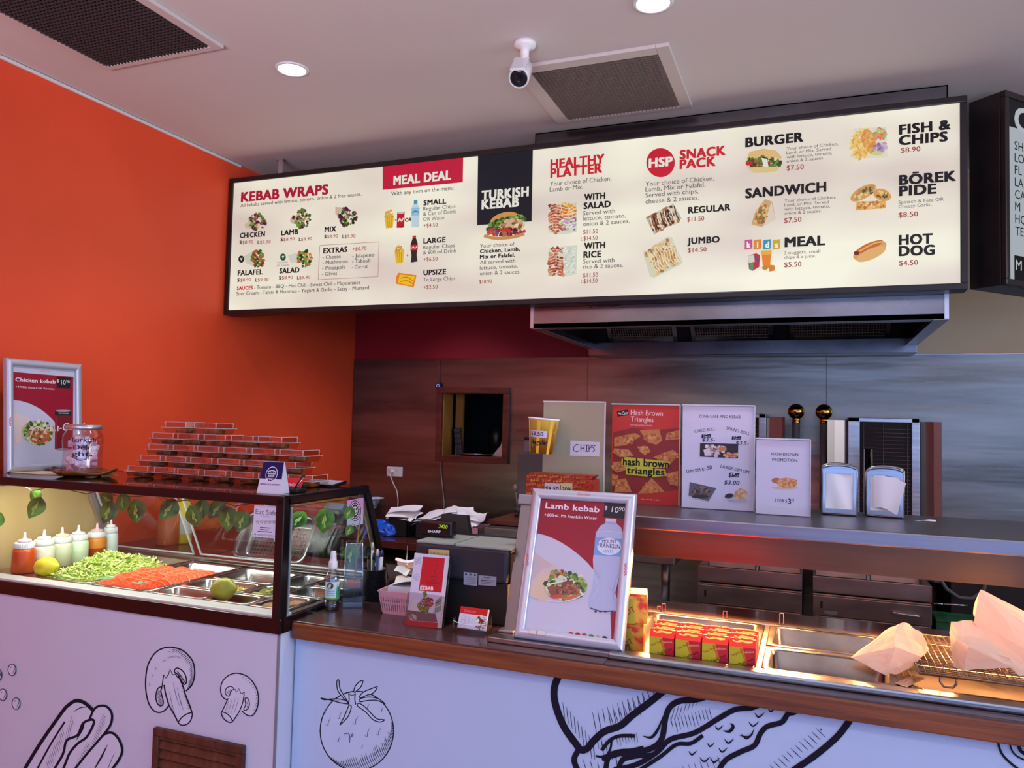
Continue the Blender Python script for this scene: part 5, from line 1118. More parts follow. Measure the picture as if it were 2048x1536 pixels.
A.text('Coca-Cola', 258, 140, 318, 11, SCR, .4, y1=143, shear=.35); A.line([(66+4*math.sin(k*1.9),430+k*5) for k in range(12)], 5, SCR)
A.build('frame_script', t)

# ================================================================== on top of the glass case
p = at(163, 951, Z=ZT); JX, JY = p.x, p.y
t = thing('serving_platter', 'brown glass platter with a wavy rim under the glass jar', 'platter', (JX+.012, JY+.0, ZT))
b = MB(); prof = [(0,.002),(.055,.003),(.075,.008),(.094,.013),(.096,.012),(.078,.004),(.055,0),(0,0)]
b.lathe(prof, n=48, sx=1.08, sy=.86)
for v in b.bm.verts:
    r = math.hypot(v.co.x, v.co.y); a = math.atan2(v.co.y, v.co.x)
    if r > .06: v.co.z += .006*(1+math.sin(a*4))*(r-.06)/.036
put('dish', b, noisy(mat('amber_glass', (104,52,26), .15, spec=.7), (70,30,18), (150,96,44), 12, 2), t)
JG = glassy('jar_glass', (244,240,246), .90, .05)
t = thing('glass_jar', 'glass jar of powdered sweets with a handwritten label and silver lid', 'jar', (JX, JY, ZT+.006))
put('body', MB().lathe([(.0,.001),(.046,.001),(.055,.004),(.057,.012),(.055,.06),(.056,.085),(.058,.10),(.056,.118),(.048,.131),(.047,.137)], n=40), JG, t)
put('lid', MB().lathe([(0,.151),(.046,.150),(.0505,.147),(.0515,.143),(.0515,.137),(.050,.136),(.049,.1365),(0,.1365)], n=40).cyl((0,0,.151),(0,0,.157),.003), ALU, t)
A = Art((0,0,0), (1,0,0), (0,0,1), 'print'); A.uv()
for s_, u0, u1, v, c in (('Turkish', -.036, .036, .098, .015), ('Deli', -.026, .018, .076, .014), ('ght.', -.030, .026, .056, .014)): A.text(s_, u0, v, u1, c, (44,40,70), .6)
A.line([(-.020,.050),(-.006,.043),(.012,.048)], .002, (40,30,40), smooth=3); A.ell(.024, .058, .0026, .0026, (30,26,34), n=10)
fa = math.atan2(0-JY, 0-JX)
o = A.build('handwriting', t, warp=lambda u, v, d: Vector((JX+(.0578+d)*math.cos(fa+u/.0575), JY+(.0578+d)*math.sin(fa+u/.0575), ZT+.006+v)))
DEL = [mat('sweet_pink', (236,206,220), .8), mat('sweet_white', (240,234,238), .8), mat('sweet_rose', (214,160,176), .8)]
b = MB(); R = random.Random(5)
for k in range(46):
    a, r = R.uniform(0, 6.3), .036*math.sqrt(R.random()); z = .006+.0022*k*.95; s_ = .009
    b.box((-s_,-s_,-s_), (s_,s_,s_), .002, R.randrange(3), 1, Matrix.Translation((r*math.cos(a), r*math.sin(a), z+.008)) @ Matrix.Rotation(R.uniform(0,6), 4, Vector((R.random(), R.random(), R.random()+.1)).normalized()))
solo('turkish_sweets', 'pink and white powdered sweets filling the glass jar', 'sweets', b, DEL, (JX, JY, ZT+.008), kind='stuff')
solo('paper_mat', 'strip of cream paper under the platter on the case top', 'paper', MB().box((-.17,-.055,0), (.17,.055,.0008)), mat('cream_paper', (226,206,166), .6), (-2.20, 1.775, ZT+.0002), rz=.06)

# pyramid of clear clamshell boxes, each with a piece of baklava
BW, BD, BH = .096, .090, .0345
PAST = noisy(mat('baklava_brown', (96,56,34), .45), (66,36,22), (140,92,50), 60, 3)
def clam():
    t = thing('clamshell_box', '', 'food box'); w_, d_ = BW/2-.004, BD/2-.004
    def shell(z0, z1, k0, k1):
        b = MB()
        for (xa, ya, xb, yb) in ((-1,-1,1,-1),(1,-1,1,1),(1,1,-1,1),(-1,1,-1,-1)):
            b.bm.faces.new([b.bm.verts.new(v) for v in ((xa*w_*k0,ya*d_*k0,z0),(xb*w_*k0,yb*d_*k0,z0),(xb*w_*k1,yb*d_*k1,z1),(xa*w_*k1,ya*d_*k1,z1))])
        return b, k0, k1
    b, k0, k1 = shell(.0005, .0165, .9, 1); b.poly([(-w_*.9,-d_*.9,.0005),(w_*.9,-d_*.9,.0005),(w_*.9,d_*.9,.0005),(-w_*.9,d_*.9,.0005)])
    put('tray', b, CLAM, t)
    b, k0, k1 = shell(.0175, BH-.0008, 1, .88); b.poly([(-w_*.88,-d_*.88,BH-.0008),(w_*.88,-d_*.88,BH-.0008),(w_*.88,d_*.88,BH-.0008),(-w_*.88,d_*.88,BH-.0008)])
    put('lid', b, CLAM, t)
    b = MB()  # rim strips, then pale bars painting highlights on lid edges and corners
    for (xa, xb, ya, yb) in ((-w_-.004,w_+.004,-d_-.004,-d_),(-w_-.004,w_+.004,d_,d_+.004),(-w_-.004,-w_,-d_,d_),(w_,w_+.004,-d_,d_)): b.box((xa,ya,.0164),(xb,yb,.0176))
    b.box((-w_*.9,-d_*.9-.0008,BH-.0016),(w_*.9,-d_*.9+.0008,BH-.0004)); b.box((w_*.9-.0008,-d_*.9,BH-.0016),(w_*.9+.0008,d_*.9,BH-.0004))
    for (sx, sy) in ((1,-1),(-1,-1),(1,1)):
        b.box((sx*w_*.9-.0012, sy*d_*.9-.0012, .018), (sx*w_*.9+.0012, sy*d_*.9+.0012, BH-.001))
    put('flange', b, mat('clam_edge_glint', (226,218,220), .2, 0, .7, alpha=.6), t)
    return t
def pastry():
    b = MB(); R = random.Random(9)
    b.box((-.024,-.020,.0012), (.024,.020,.0135), .004, seg=2).box((-.020,-.016,.013), (.018,.017,.0155), .002)
    for v in b.bm.verts: v.co += noise.noise_vector(v.co*90)*.0016
    return b
c0 = clam(); b0 = solo('baklava', '', 'pastry', pastry(), PAST); first = True
rowname = ('bottom row', 'row above the bottom one', 'middle row', 'row below the top one', 'top row'); od = ('first','second','third','fourth','fifth','sixth','seventh')
R = random.Random(4)
for r_, (n, xs) in enumerate(((7,-1.975),(6,-1.930),(6,-1.905),(5,-1.885),(2,-1.835))):
    for i in range(n):
        x = xs+.0985*i+BW/2+(.0 if r_ < 4 else .01*i); loc = (x+R.uniform(-.001,.001), 1.855+R.uniform(-.004,.004), ZT+.0005+BH*r_); rz = R.uniform(-.02,.02)
        where = '%s of the pyramid, %s from the jar' % (rowname[r_], od[i])
        o, q = (c0, b0) if first else (dup(c0, loc, rz), dup(b0, loc))
        first = False
        o.location = loc; o.rotation_euler = (0,0,rz); o['label'] = 'clear box in '+where; o['group'] = 'pyramid of clamshell boxes'
        q.location = (loc[0]+R.uniform(-.006,.010), loc[1]+R.uniform(-.01,0), loc[2]); q.rotation_euler = (0,0,R.uniform(-.4,.4)); q['label'] = 'brown baklava, '+where; q['group'] = 'baklava pieces in the boxes'

# tent card, card reader stand, tablets
p = at(520, 989, Z=ZT); t = thing('tent_card', 'folded blue and white shop small tent card on the case top', 'card', (p.x, 1.650, ZT), .10)
b = MB()
hw, hh, hd = .0335, .080, .022
for s_ in (-1, 1): b.prism([(-hw,s_*hd,0),(hw,s_*hd,0),(hw*.9,s_*.001,hh),(-hw*.9,s_*.001,hh)], (0,.0006*s_,0))
b.prism([(-hw,-hd,0),(-hw*.9,-.001,hh),(-hw*.9,.001,hh),(-hw,hd,0)], (.0004,0,0)); b.prism([(hw-.0004,-hd,0),(hw*.9-.0004,-.001,hh),(hw*.9-.0004,.001,hh),(hw-.0004,hd,0)], (.0004,0,0))
put('card', b, mat('card_white', (206,206,222), .5), t)
V = Vector((0, hd-.001, hh)).normalized(); Rz = Matrix.Rotation(.10, 3, 'Z'); O = t.location+Rz @ Vector((-hw, -hd-.0009, 0))
A = Art(O, Rz @ Vector((1,0,0)), Rz @ V, 'print'); A.uv()
NV = (38,26,84); A.poly([(.0018,.038),(.0652,.038),(.0632,.082),(.0038,.082)], NV)
for r_, c in ((.0200,(226,226,240)),(.0182,NV)): A.ell(.0335, .050, r_*.85, r_, c)
A.line([(.021,.056),(.0335,.060),(.046,.056)], .002, (226,226,240), smooth=3); A.rect(.022, .050, .045, .0515, (226,226,240))
for k in range(5): A.line([(.024+.0048*k,.0515),(.024+.0048*k,.058)], .0012, (226,226,240))
A.text('SHOP', .0245, .0425, .0425, .0055, (230,230,240), 1.5); A.text('SMALL', .0215, .0345, .0455, .0055, (230,230,240), 1.5); A.text('SUPPORT LOCAL BUSINESSES', .006, .022, .061, .0036, NV, 1)
A.build('print', t)
p = at(578, 986, Z=ZT); t = thing('display_stand', 'small black display stand with a red card and a pen', 'card stand', (-1.282, 1.700, ZT), .12)
put('base', MB().box((-.040,-.024,0), (.040,.024,.011), .004).box((-.038,.012,.010), (.038,.024,.020), .003), BLACKM, t)
put('red_card', MB().prism([(-.033,.004,.012),(.033,.004,.012),(.033,.020,.034),(-.033,.020,.034)], (0,.0012,0)), mat('bright_red_card', (206,26,40), .5), t)
Rz = Matrix.Rotation(.12, 3, 'Z'); V = Vector((0,.016,.022)).normalized(); O = t.location+Rz @ Vector((-.033,.0037,.012))
A = Art(O, Rz @ Vector((1,0,0)), Rz @ V, 'print'); A.uv(); A.text('AMERICA', .008, .003, .052, .0075, (232,220,226), 1.2); A.build('card_print', t)
put('pen', MB().tube([(.030,-.022,.012),(.050,-.010,.048)], .0032, 10).cyl((.029,-.0225,.010),(.027,-.024,.006),.002), BLACK, t); put('pen_clip', MB().tube([(.036,-.0225,.016),(.049,-.0145,.040)], .0014, 6), CHROME, t)
t = thing('tablet', 'white tablet with a black edge lying at the back of the case top', 'tablet', (-1.335, 1.915, ZT), .05, rot=(.10, 0, .05))
put('body', MB().box((-.055,-.036,.0), (.065,.040,.009), .003), BLACK, t); put('screen', MB().box((-.049,-.030,.009), (.058,.034,.0096)), mat('pale_screen', (176,190,204), .2), t)

# ================================================================== service counter items
p = at(658, 1221, Z=ZW); SX, SY = p.x, p.y+.012
SPG = mat('spray_bottle_plastic', (206,214,226), .12, trans=.85, ior=1.2)
t = thing('spray_bottle', 'clear spray bottle with white pump and green label on the counter', 'spray bottle', (SX, SY, ZW))
put('bottle', MB().lathe([(0,.001),(.0195,.001),(.0205,.004),(.0205,.080),(.0195,.088),(.015,.098),(.010,.104),(.0095,.110)], n=36), glassy('clear_pet', (222,230,238), .86, .06), t)
put('liquid', MB().lathe([(0,.006),(.0185,.006),(.0190,.009),(.0190,.028),(0,.028)], n=36), glassy('clear_liquid', (206,216,226), .9, .04), t)
put('pump', MB().lathe([(0,.108),(.0115,.108),(.0120,.110),(.0115,.126),(.0095,.128),(.0088,.128),(.0085,.136),(.0070,.150),(.0066,.154),(.0,.155)], n=28).cyl((0,-.004,.146),(0,-.0105,.147),.0022), WHITE, t)
A = Art((0,0,0), (1,0,0), (0,0,1), 'print'); A.uv()
A.rect(-.022, .030, .022, .076, (196,222,226), n=16); A.up(); A.rect(-.022, .030, .022, .0345, (120,170,50), n=16); A.rect(-.022, .0302, .022, .0318, (30,110,80), n=16)
for k in range(6): A.poly([(.010+.0022*k,.034),(.0125+.0022*k,.034),(.0135+.0028*k,.072-.004*(k % 3)),(.0115+.002*k,.060)], ((40,140,100),(70,170,120),(20,110,90))[k % 3])
A.ell(-.006, .066, .0088, .0088, (110,96,60)); A.ell(-.006, .066, .0072, .0072, (70,58,40)); A.ell(-.006, .067, .003, .0034, (206,196,160))
for s_, v in (('Hand', .051), ('Sanitiser', .0455), ('Aloe Vera', .0400)): A.text(s_, -.014, v, .006, .0036, (60,120,150), .8)
fa = math.atan2(-SY, -SX)
A.build('paper_label', t, warp=lambda u, v, d: Vector((SX+(.0207+d)*math.cos(fa+u/.0207), SY+(.0207+d)*math.sin(fa+u/.0207), ZW+v)))
p = at(693, 1216, Z=ZW); VX, VY = p.x, p.y+.030
t = thing('glass_vase', 'tall square glass vase holding a plant cutting behind the spray bottle', 'vase', (VX, VY, ZW), .55)
VG = glassy('vase_glass', (236,242,242), .99, .04)
def sq_tube(h0, h1, a0, a1):
    b = MB()
    for k in range(4):
        c = [(1,1),(-1,1),(-1,-1),(1,-1)]; (x0, y0), (x1, y1) = c[k], c[(k+1) % 4]
        b.bm.faces.new([b.bm.verts.new(v) for v in ((x0*a0,y0*a0,h0),(x1*a0,y1*a0,h0),(x1*a1,y1*a1,h1),(x0*a1,y0*a1,h1))])
    return b
b = sq_tube(.0, .170, .028, .0215)
for k in range(4):
    sx, sy = ((1,1),(-1,1),(-1,-1),(1,-1))[k]; b.tube([(sx*.028,sy*.028,.002),(sx*.0215,sy*.0215,.170)], .0012, 6, mi=1)
b.tube([(.0215,.0215,.170),(-.0215,.0215,.170),(-.0215,-.0215,.170),(.0215,-.0215,.170),(.0215,.0215,.170)], .0013, 6, mi=1)
put('vase', b, [VG, glassy('vase_edge', (200,214,214), .55, .1)], t)
put('thick_base', MB().box((-.027,-.027,.001), (.027,.027,.014), .002), glassy('vase_base', (190,204,206), .8, .05), t)
b = sq_tube(.014, .075, .0262, .0238); b.poly([(-.0238,-.0238,.075),(.0238,-.0238,.075),(.0238,.0238,.075),(-.0238,.0238,.075)])
put('water', b, glassy('vase_water', (220,230,230), .99, .03), t)
put('orange_bead', MB().box((-.020,-.020,.050), (.020,.020,.068), .005), mat('orange_gel', (226,110,48), .4), t)
t = thing('plant_cutting', 'leafy green cutting standing in the square vase', 'plant', (VX, VY, ZW+.016))
st = [(0,0,0),(.004,.002,.08),(.006,.004,.160),(.008,.006,.190),(.012,.006,.220),(.006,.004,.245)]
put('stem', MB().tube(st, [.0022,.0022,.002,.0018,.0014,.0008], 7).tube([(.008,.006,.190),(-.002,.0,.200),(-.008,-.002,.206)], .0012, 6), mat('cutting_stem', (150,120,56), .5), t)
for (x, y, z, s_, ry, rz_) in ((-.010,0,.200,.028,.5,.4),(-.012,0,.250,.036,.5,.3),(-.006,-.004,.150,.055,.15,.2)):
    put('leaf', leaf_mb(s_), [LEAF, LEAF2], t, Matrix.Translation((x, y, z)) @ Matrix.Rotation(rz_, 4, 'Z') @ Matrix.Rotation(ry, 4, 'Y'))
p = at(736, 1203, Z=ZW); HXp, HYp = p.x, p.y+.030
t = thing('pen_holder', 'black mesh pen holder full of pens beside the vase', 'pen holder', (HXp, HYp, ZW))
put('cup', MB().lathe([(0,.003),(.029,.003),(.031,.0),(.033,.003),(.034,.084),(.0355,.086),(.0325,.0865),(.031,.006),(0,.006)], n=36), noisy(mat('black_mesh', (22,22,24), .45, .4), (14,14,16), (44,44,48), 240, 1), t)
for i, (a, r, ht, col, cap_) in enumerate(((2.6,.022,.165,(206,208,216),(206,208,216)),(3.6,.026,.135,(20,20,24),(20,20,24)),(1.0,.018,.140,(196,200,206),(150,30,40)),(.2,.030,.145,(226,226,226),(40,60,130)),(5.6,.028,.150,(40,70,120),(220,220,220)),(5.0,.024,.138,(24,24,28),(24,24,28)))):
    x, y = r*math.cos(a), r*math.sin(a); ln = Vector((x*.8, y*.8, .5)).normalized(); ht *= .9
    pn = thing('pen', ('white ballpoint pen standing upright in the mesh holder','short black pen at the front of the mesh holder','silver pen with a red cap in the mesh holder','white pen with a blue end leaning in the mesh holder','blue pen with a white end in the mesh holder','black marker pen leaning out of the mesh holder')[i], 'pen', (HXp+x*.5, HYp+y*.5, ZW+.008), group='pens in the mesh holder')
    put('barrel', MB().tube([(0,0,0), ln*(ht*.86)], .0042, 10), mat('pen_%d' % i, col, .3), pn); put('end_cap', MB().tube([ln*(ht*.86), ln*ht], [.0044,.0030], 10), mat('pencap_%d' % i, cap_, .3), pn)
# receipt spike
t = thing('receipt_spike', 'steel spike with curled white receipts behind the pink basket', 'receipt spike', (-1.120, 2.055, ZW))
put('base', MB().lathe([(0,0),(.035,0),(.035,.004),(.006,.007),(0,.007)], n=28), BLACKM, t); put('spike', MB().tube([(0,0,.006),(0,0,.135)], [.0016,.0007], 8), CHROME, t)
for k, (z, r_) in enumerate(((.028,0.2),(.055,-.4),(.082,.3))):
    b = MB(); b.grid(lambda u, v: (-.030+.06*u, -.024+.048*v+.008*math.sin(u*3), z+.016*math.cos((v-.5)*4.2+k*.6)+.004*math.sin(u*5+k)), 10, 8)
    o = solo('receipt', ('lowest curled receipt on the spike','middle curled receipt on the spike','topmost curled receipt on the spike')[k], 'receipt', b, PAPER, (-1.120, 2.055, ZW), rz=r_, group='receipts on the spike')
# pink basket and papers
p = at(795, 1232, Z=ZW); BXp, BYp = -1.000, 1.850
PINK = mat('pink_plastic', (206,150,162), .45)
t = thing('plastic_basket', 'pink slatted plastic basket of papers beside the leaflet stand', 'basket', (BXp, BYp, ZW), .05)
b = MB(); bw, bd, bh = .062, .050, .060
for k in range(19):
    for s_ in (-1, 1):
        x = -bw*.86+bw*1.72*k/18; b.prism([(x-.0018,s_*bd*.84,.004),(x+.0018,s_*bd*.84,.004),(x*1.14+.0018,s_*bd*.98,bh-.012),(x*1.14-.0018,s_*bd*.98,bh-.012)], (0,-.002*s_,0))
for k in range(13):
    for s_ in (-1, 1):
        y = -bd*.84+bd*1.68*k/12; b.prism([(s_*bw*.86,y-.0018,.004),(s_*bw*.86,y+.0018,.004),(s_*bw*.99,y*1.14+.0018,bh-.012),(s_*bw*.99,y*1.14-.0018,bh-.012)], (-.002*s_,0,0))
put('slats', b, PINK, t)
b = MB()
def ring(z0, z1, k0, k1, th):
    for (xa, ya, xb, yb) in ((-1,-1,1,-1),(1,-1,1,1),(1,1,-1,1),(-1,1,-1,-1)):
        b.prism([(xa*bw*k0,ya*bd*k0,z0),(xb*bw*k0,yb*bd*k0,z0),(xb*bw*k1,yb*bd*k1,z1),(xa*bw*k1,ya*bd*k1,z1)], (-(xa+xb)/2*th,-(ya+yb)/2*th,0))
ring(bh-.016, bh, .985, 1.02, .003); ring(0, .008, .85, .87, .003); ring(.026, .032, .90, .915, .0025); b.box((-bw*.85,-bd*.85,0),(bw*.85,bd*.85,.003))
for s_ in (-1, 1): b.box((s_*bw*1.0-.004*(s_ > 0)-.0, -bd*1.02, bh-.003), (s_*bw*1.06, bd*1.02, bh+.001), .001)
put('rim', b, PINK, t)
for k in range(3): solo('paper_pad', ('lowest stack of grey paper slips in the pink basket','middle stack of paper slips in the pink basket','curled topmost paper slip in the pink basket')[k], 'paper', MB().grid(lambda u, v: (-.048+.100*u, -.036+.072*v, .020*0+.012*(k == 2)*math.sin(u*2.6)), 10, 4) if k == 2 else MB().box((-.050,-.038,0),(.052,.038,.018),.002), (PAPER if k != 1 else mat('grey_paper', (196,196,204), .8)), (BXp+.004*k, BYp+.003*k, ZW+(.034,.053,.074)[k]), rz=.05+.07*k, group='papers in the pink basket')
# leaflet holder
p = at(812, 1250, Z=ZW); LX = -.945; LY = 1.728
t = thing('leaflet_holder', 'clear acrylic stand of red and white folded kebab menus', 'leaflet stand', (LX+.05, LY, ZW))
lv_ = Vector((0, .20, .98)).normalized()
Ml = Matrix(((1,0,0,0),(0,lv_.z,lv_.y,0),(0,-lv_.y,lv_.z,0),(0,0,0,1)))
put('acrylic_stand', MB().box((-.050,-.0015,.0),(.050,.0,.080)).box((-.050,.020,.0),(.050,.0215,.16)).box((-.050,-.0015,0),(-.0485,.0215,.078)).box((.0485,-.0015,0),(.050,.0215,.078)).box((-.050,-.0015,.0),(.050,.0215,.0015)), ACRYL, t, Ml)
put('stand_foot', MB().box((-.050,.02,.0),(.050,.075,.0018)), ACRYL, t)
t2 = thing('menu_leaflet', 'red and white folded kebab menu standing in the clear acrylic stand', 'leaflet', (LX+.05, LY, ZW))
A = Art(Vector((LX+.05, LY, ZW))+Ml.to_3x3() @ Vector((-.046,.0038,.003)), (1,0,0), lv_, 'gloss')
body = MB().box((-.046,.004,.003),(.046,.016,.176)); bmesh.ops.transform(body.bm, matrix=Matrix.Translation((LX+.05, LY, ZW)) @ Ml, verts=body.bm.verts)
A.uv(); A.rect(0, 0, .092, .173, (206,206,222)); A.crop(780, 980, 4.8)
A.poly([(318,640),(528,655),(495,985),(275,965)], (190,26,40)); A.text('ZONE CAFE', 292, 925, 350, 14, (230,214,220), .8); A.text('KEBAB', 288, 958, 414, 34, (232,226,228), 2.5, y1=964)
A.line([(345,868),(370,892),(420,900),(470,890),(495,852)], 5, (120,14,30), smooth=4); A.line([(372,880),(440,886)], 4, (120,14,30)); A.line([(392,826),(450,832)], 4, (120,14,30)); A.line([(400,840),(410,866),(440,868),(446,842)], 4, (120,14,30), smooth=3); A.line([(440,710),(462,745),(425,775),(446,806)], 4, (120,14,30), smooth=4)
for k in range(5): A.line([(240,660+k*14),(270,652+k*14),(300,648+k*12)], 4, (120,126,150), smooth=3)
A.ell(255, 838, 26, 30, (206,206,222)); A.line([(255+26*math.cos(k*PI/8), 838+30*math.sin(k*PI/8)) for k in range(16)], 3, (120,126,150), True); A.line([(240,850),(272,826)], 4, (120,126,150)); A.line([(236,830),(266,856)], 3, (120,126,150))
A.poly([(165,1170),(200,1020),(290,1040),(300,1180),(230,1190)], (206,208,222)); A.poly([(195,1140),(225,1060),(285,1060),(290,1180),(230,1185)], (220,212,206)); A.poly([(165,1150),(440,1190),(455,1270),(155,1250)], (90,84,84))
for k in range(6): A.line([(165+k*50,1170),(150+k*55,1262)], 3, (60,56,58))
A.poly([(440,1060),(500,1020),(490,1160),(425,1190)], (110,150,130)); A.line([(432,1090),(495,1060)], 9, (40,70,60)); A.line([(430,1130),(492,1100)], 6, (216,220,220))
A.food(330, 1110, 60, 62, GRN+[(60,110,50)], 70, 18, seed=71); A.food(375, 1080, 40, 46, [(140,40,50),(170,70,80),(110,30,44),(200,150,150)], 50, 14, seed=72); A.food(330, 1000, 18, 30, [(60,120,50),(90,150,60)], 20, 12, seed=73); A.food(220, 1220, 40, 26, [(176,170,150),(120,110,96),(206,200,186)], 30, 12, seed=74)
A.poly([(152,1250),(462,1275),(455,1325),(148,1300)], (190,26,40))
A.build('printed_cover', t2, extra=body, base_mats=[mat('menu_paper', (206,206,218), .5)])
# business cards
t = thing('card_holder', 'clear rounded acrylic business card holder on the counter', 'card holder', (-.765, 1.750, ZW))
b = MB(); hw = .042
b.grid(lambda u, v: (-hw+2*hw*u, -.030-.014*math.sin(PI*u), .0005+.028*v*(1-.10*math.sin(PI*u))), 16, 2); b.grid(lambda u, v: (-hw+2*hw*u, (-.030-.014*math.sin(PI*u))*(1-v)+.014*v, .0008), 16, 4); b.box((-hw,.010,.0),(hw,.0115,.040)); b.box((-hw-.0012,-.031,0),(-hw,.0115,.034)); b.box((hw,-.031,0),(hw+.0012,.0115,.034))
b.tube([(-hw+2*hw*k/16, -.030-.014*math.sin(PI*k/16), .0285-.0028*math.sin(PI*k/16)) for k in range(17)], .0011, 6, mi=1)
put('acrylic_holder', b, [ACRYL, EDGE], t)
V = Vector((0,.36,.93)).normalized(); O = Vector((-.765-.036, 1.750-.018, ZW+.010))
A = Art(O, Vector((1,0,0)), V, 'print'); t2 = thing('business_cards', 'stack of red and white business cards in the acrylic holder', 'cards', O); nn = A.N
body = MB().prism([O-nn*.0006, O+Vector((.072,0,0))-nn*.0006, O+Vector((.072,0,0))+V*.050-nn*.0006, O+V*.050-nn*.0006], -nn*.010)
A.uv(); A.rect(0,0,.072,.050,(206,206,222)); A.rect(0,.034,.072,.050,(196,40,40)); A.text('ZONE CAFE', .010, .038, .042, .0048, (230,120,110), .8)
for (x, y) in ((.012,.024),(.022,.024),(.012,.015),(.022,.015),(.031,.020)): A.line([(x+.005*math.cos(k*PI/6), y+.005*math.sin(k*PI/6)) for k in range(12)], .0006, (150,150,180), True)
A.food(.058, .017, .013, .015, [(60,100,50),(140,40,40),(216,206,190),(90,60,50),(206,60,50)], 40, .0045, seed=75); A.ell(.050, .021, .0045, .0045, (226,220,210))
A.build('card_stack', t2, extra=body, base_mats=[mat('card_white', (206,206,222), .5)])

# cash register
t = thing('cash_register', 'dark grey cash register with a raised customer display', 'cash register', (-.820, 1.985, ZW))
GREY = mat('register_grey', (40,42,50), .45); GRN2 = mat('register_lid_grey', (150,156,146), .5)
rx0, rx1, ry0, ry1, rh = -.966, -.708, 1.815, 2.04, .190
put('cash_drawer', MB().box((rx0+.03, ry0+.01, ZW+.0005), (rx1, ry1, ZW+.105), .004), BLACKM, t, local=False)
put('case', MB().box((rx0, ry0, ZW+.106), (rx1, ry1, ZW+rh), .008).box((rx0+.004, ry0+.006, ZW+.0005), (rx0+.028, ry1, ZW+.106), .003), GREY, t, local=False)
put('top_cover', MB().box((rx0+.002, ry0+.002, ZW+rh-.001), (rx0+.110, ry0+.15, ZW+rh+.005), .002).box((rx0+.116, ry0-.004, ZW+rh-.001), (rx1+.010, ry0+.15, ZW+rh+.006), .003), GRN2, t, local=False)
put('wooden_side', MB().box((rx1+.001, ry0+.02, ZW+.104), (rx1+.012, ry1, ZW+rh-.012)), mat('register_tan_side', (120,78,46), .5), t, local=False)
put('display_pole', MB().box((-.944, 1.885, ZW+rh), (-.918, 1.905, ZW+rh+.02), .003), BLACKM, t, local=False)
dsp = MB().box((-.987, 1.880, ZW+rh+.008), (-.892, 1.91, ZW+rh+.048), .006)
A = Art((-.987, 1.8798, ZW+rh+.008), (1,0,0), (0,0,1), 'lit1.2'); A.crop(780, 980, 4.8); A.text('3420', 466, 364, 552, 34, (150,190,40), .5, y1=372, shear=.15)
A.crop(780, 980, 4.8); A.text('SHARP', 364, 406, 486, 22, (170,172,184), 2.2, y1=412)
A.build('customer_display', t, extra=dsp, base_mats=[BLACK])
put('operator_screen', MB().prism([(-.985, 1.99, ZW+rh),(-.890, 1.99, ZW+rh),(-.908, 2.005, ZW+rh+.052),(-.985, 2.005, ZW+rh+.052)], (0,.02,0)), BLACKM, t, local=False)
A = Art((rx0, ry0, ZW), (1,0,0), (0,0,1), 'print'); A.crop(780, 980, 4.8)
A.poly([(372,566),(570,578),(566,740),(372,730)], (206,190,130)); A.text('5 Dollars off', 386, 616, 556, 24, (110,90,60), .5, y1=632)
A.build('sticky_note', t); A = Art((rx0, ry0, ZW), (1,0,0), (0,0,1), 'print'); A.crop(780, 980, 4.8); A.poly([(708,786),(840,800),(836,922),(706,908)], (150,154,170))
for x in (730,772,816): A.ell(x, 808+(x-730)*.1, 11, 11, (70,74,90), n=10)
for k in range(4): A.line([(722,838+k*18),(826,848+k*18)], 4, (90,94,110))
A.build('notice_label', t); A = Art((rx0, ry0, ZW), (1,0,0), (0,0,1), 'print'); A.crop(780, 980, 4.8); A.poly([(850,818),(1022,832),(1020,924),(848,912)], (150,152,164)); A.text('MEMBER', 896, 846, 964, 13, (40,42,54), 1.5, y1=850); 
for k in range(3): A.line([(872,864+k*16),(1000,874+k*16)], 7 if k < 1 else 4, (60,62,76))
A.build('notice_label', t)
put('keylock', MB().cyl((-.877, ry0+.008, ZW+.095), (-.877, ry0+.001, ZW+.095), .009), DARKSTEEL, t, local=False)
# ================================================================== on the gantry shelf
def sign(label, x0, x1, y, z0, h_, rz, art, crop):
    """clear upright sign holder with a printed sheet"""
    w_ = x1-x0; t = thing('sign_holder', label, 'sign', (x0, y, z0), rz)
    put('acrylic_holder', MB().box((-.002,0,.0),(w_+.002,.0016,h_+.004)).box((-.002,-.004,0),(w_+.002,.070,.0018)), ACRYL, t)
    put('holder_edge', MB().box((-.002,-.0062,h_+.002),(w_+.002,.0016,h_+.0055)).box((w_+.001,-.0062,0),(w_+.0035,.0016,h_+.004)), EDGE, t)
    Rz = Matrix.Rotation(rz, 3, 'Z'); O = Vector((x0, y, z0))
    A = Art(O+Rz @ Vector((0,-.0024,0)), Rz @ Vector((1,0,0)), (0,0,1), 'gloss'); A.crop(*crop)
    A.uv(); 
    art(A, w_, h_); A.build('printed_sheet', t)
    return t
CROP = (1040, 760, 2048/620)
SW = (206,206,226)
HB1 = [(214,140,80),(196,116,64),(226,160,96),(180,96,56)]
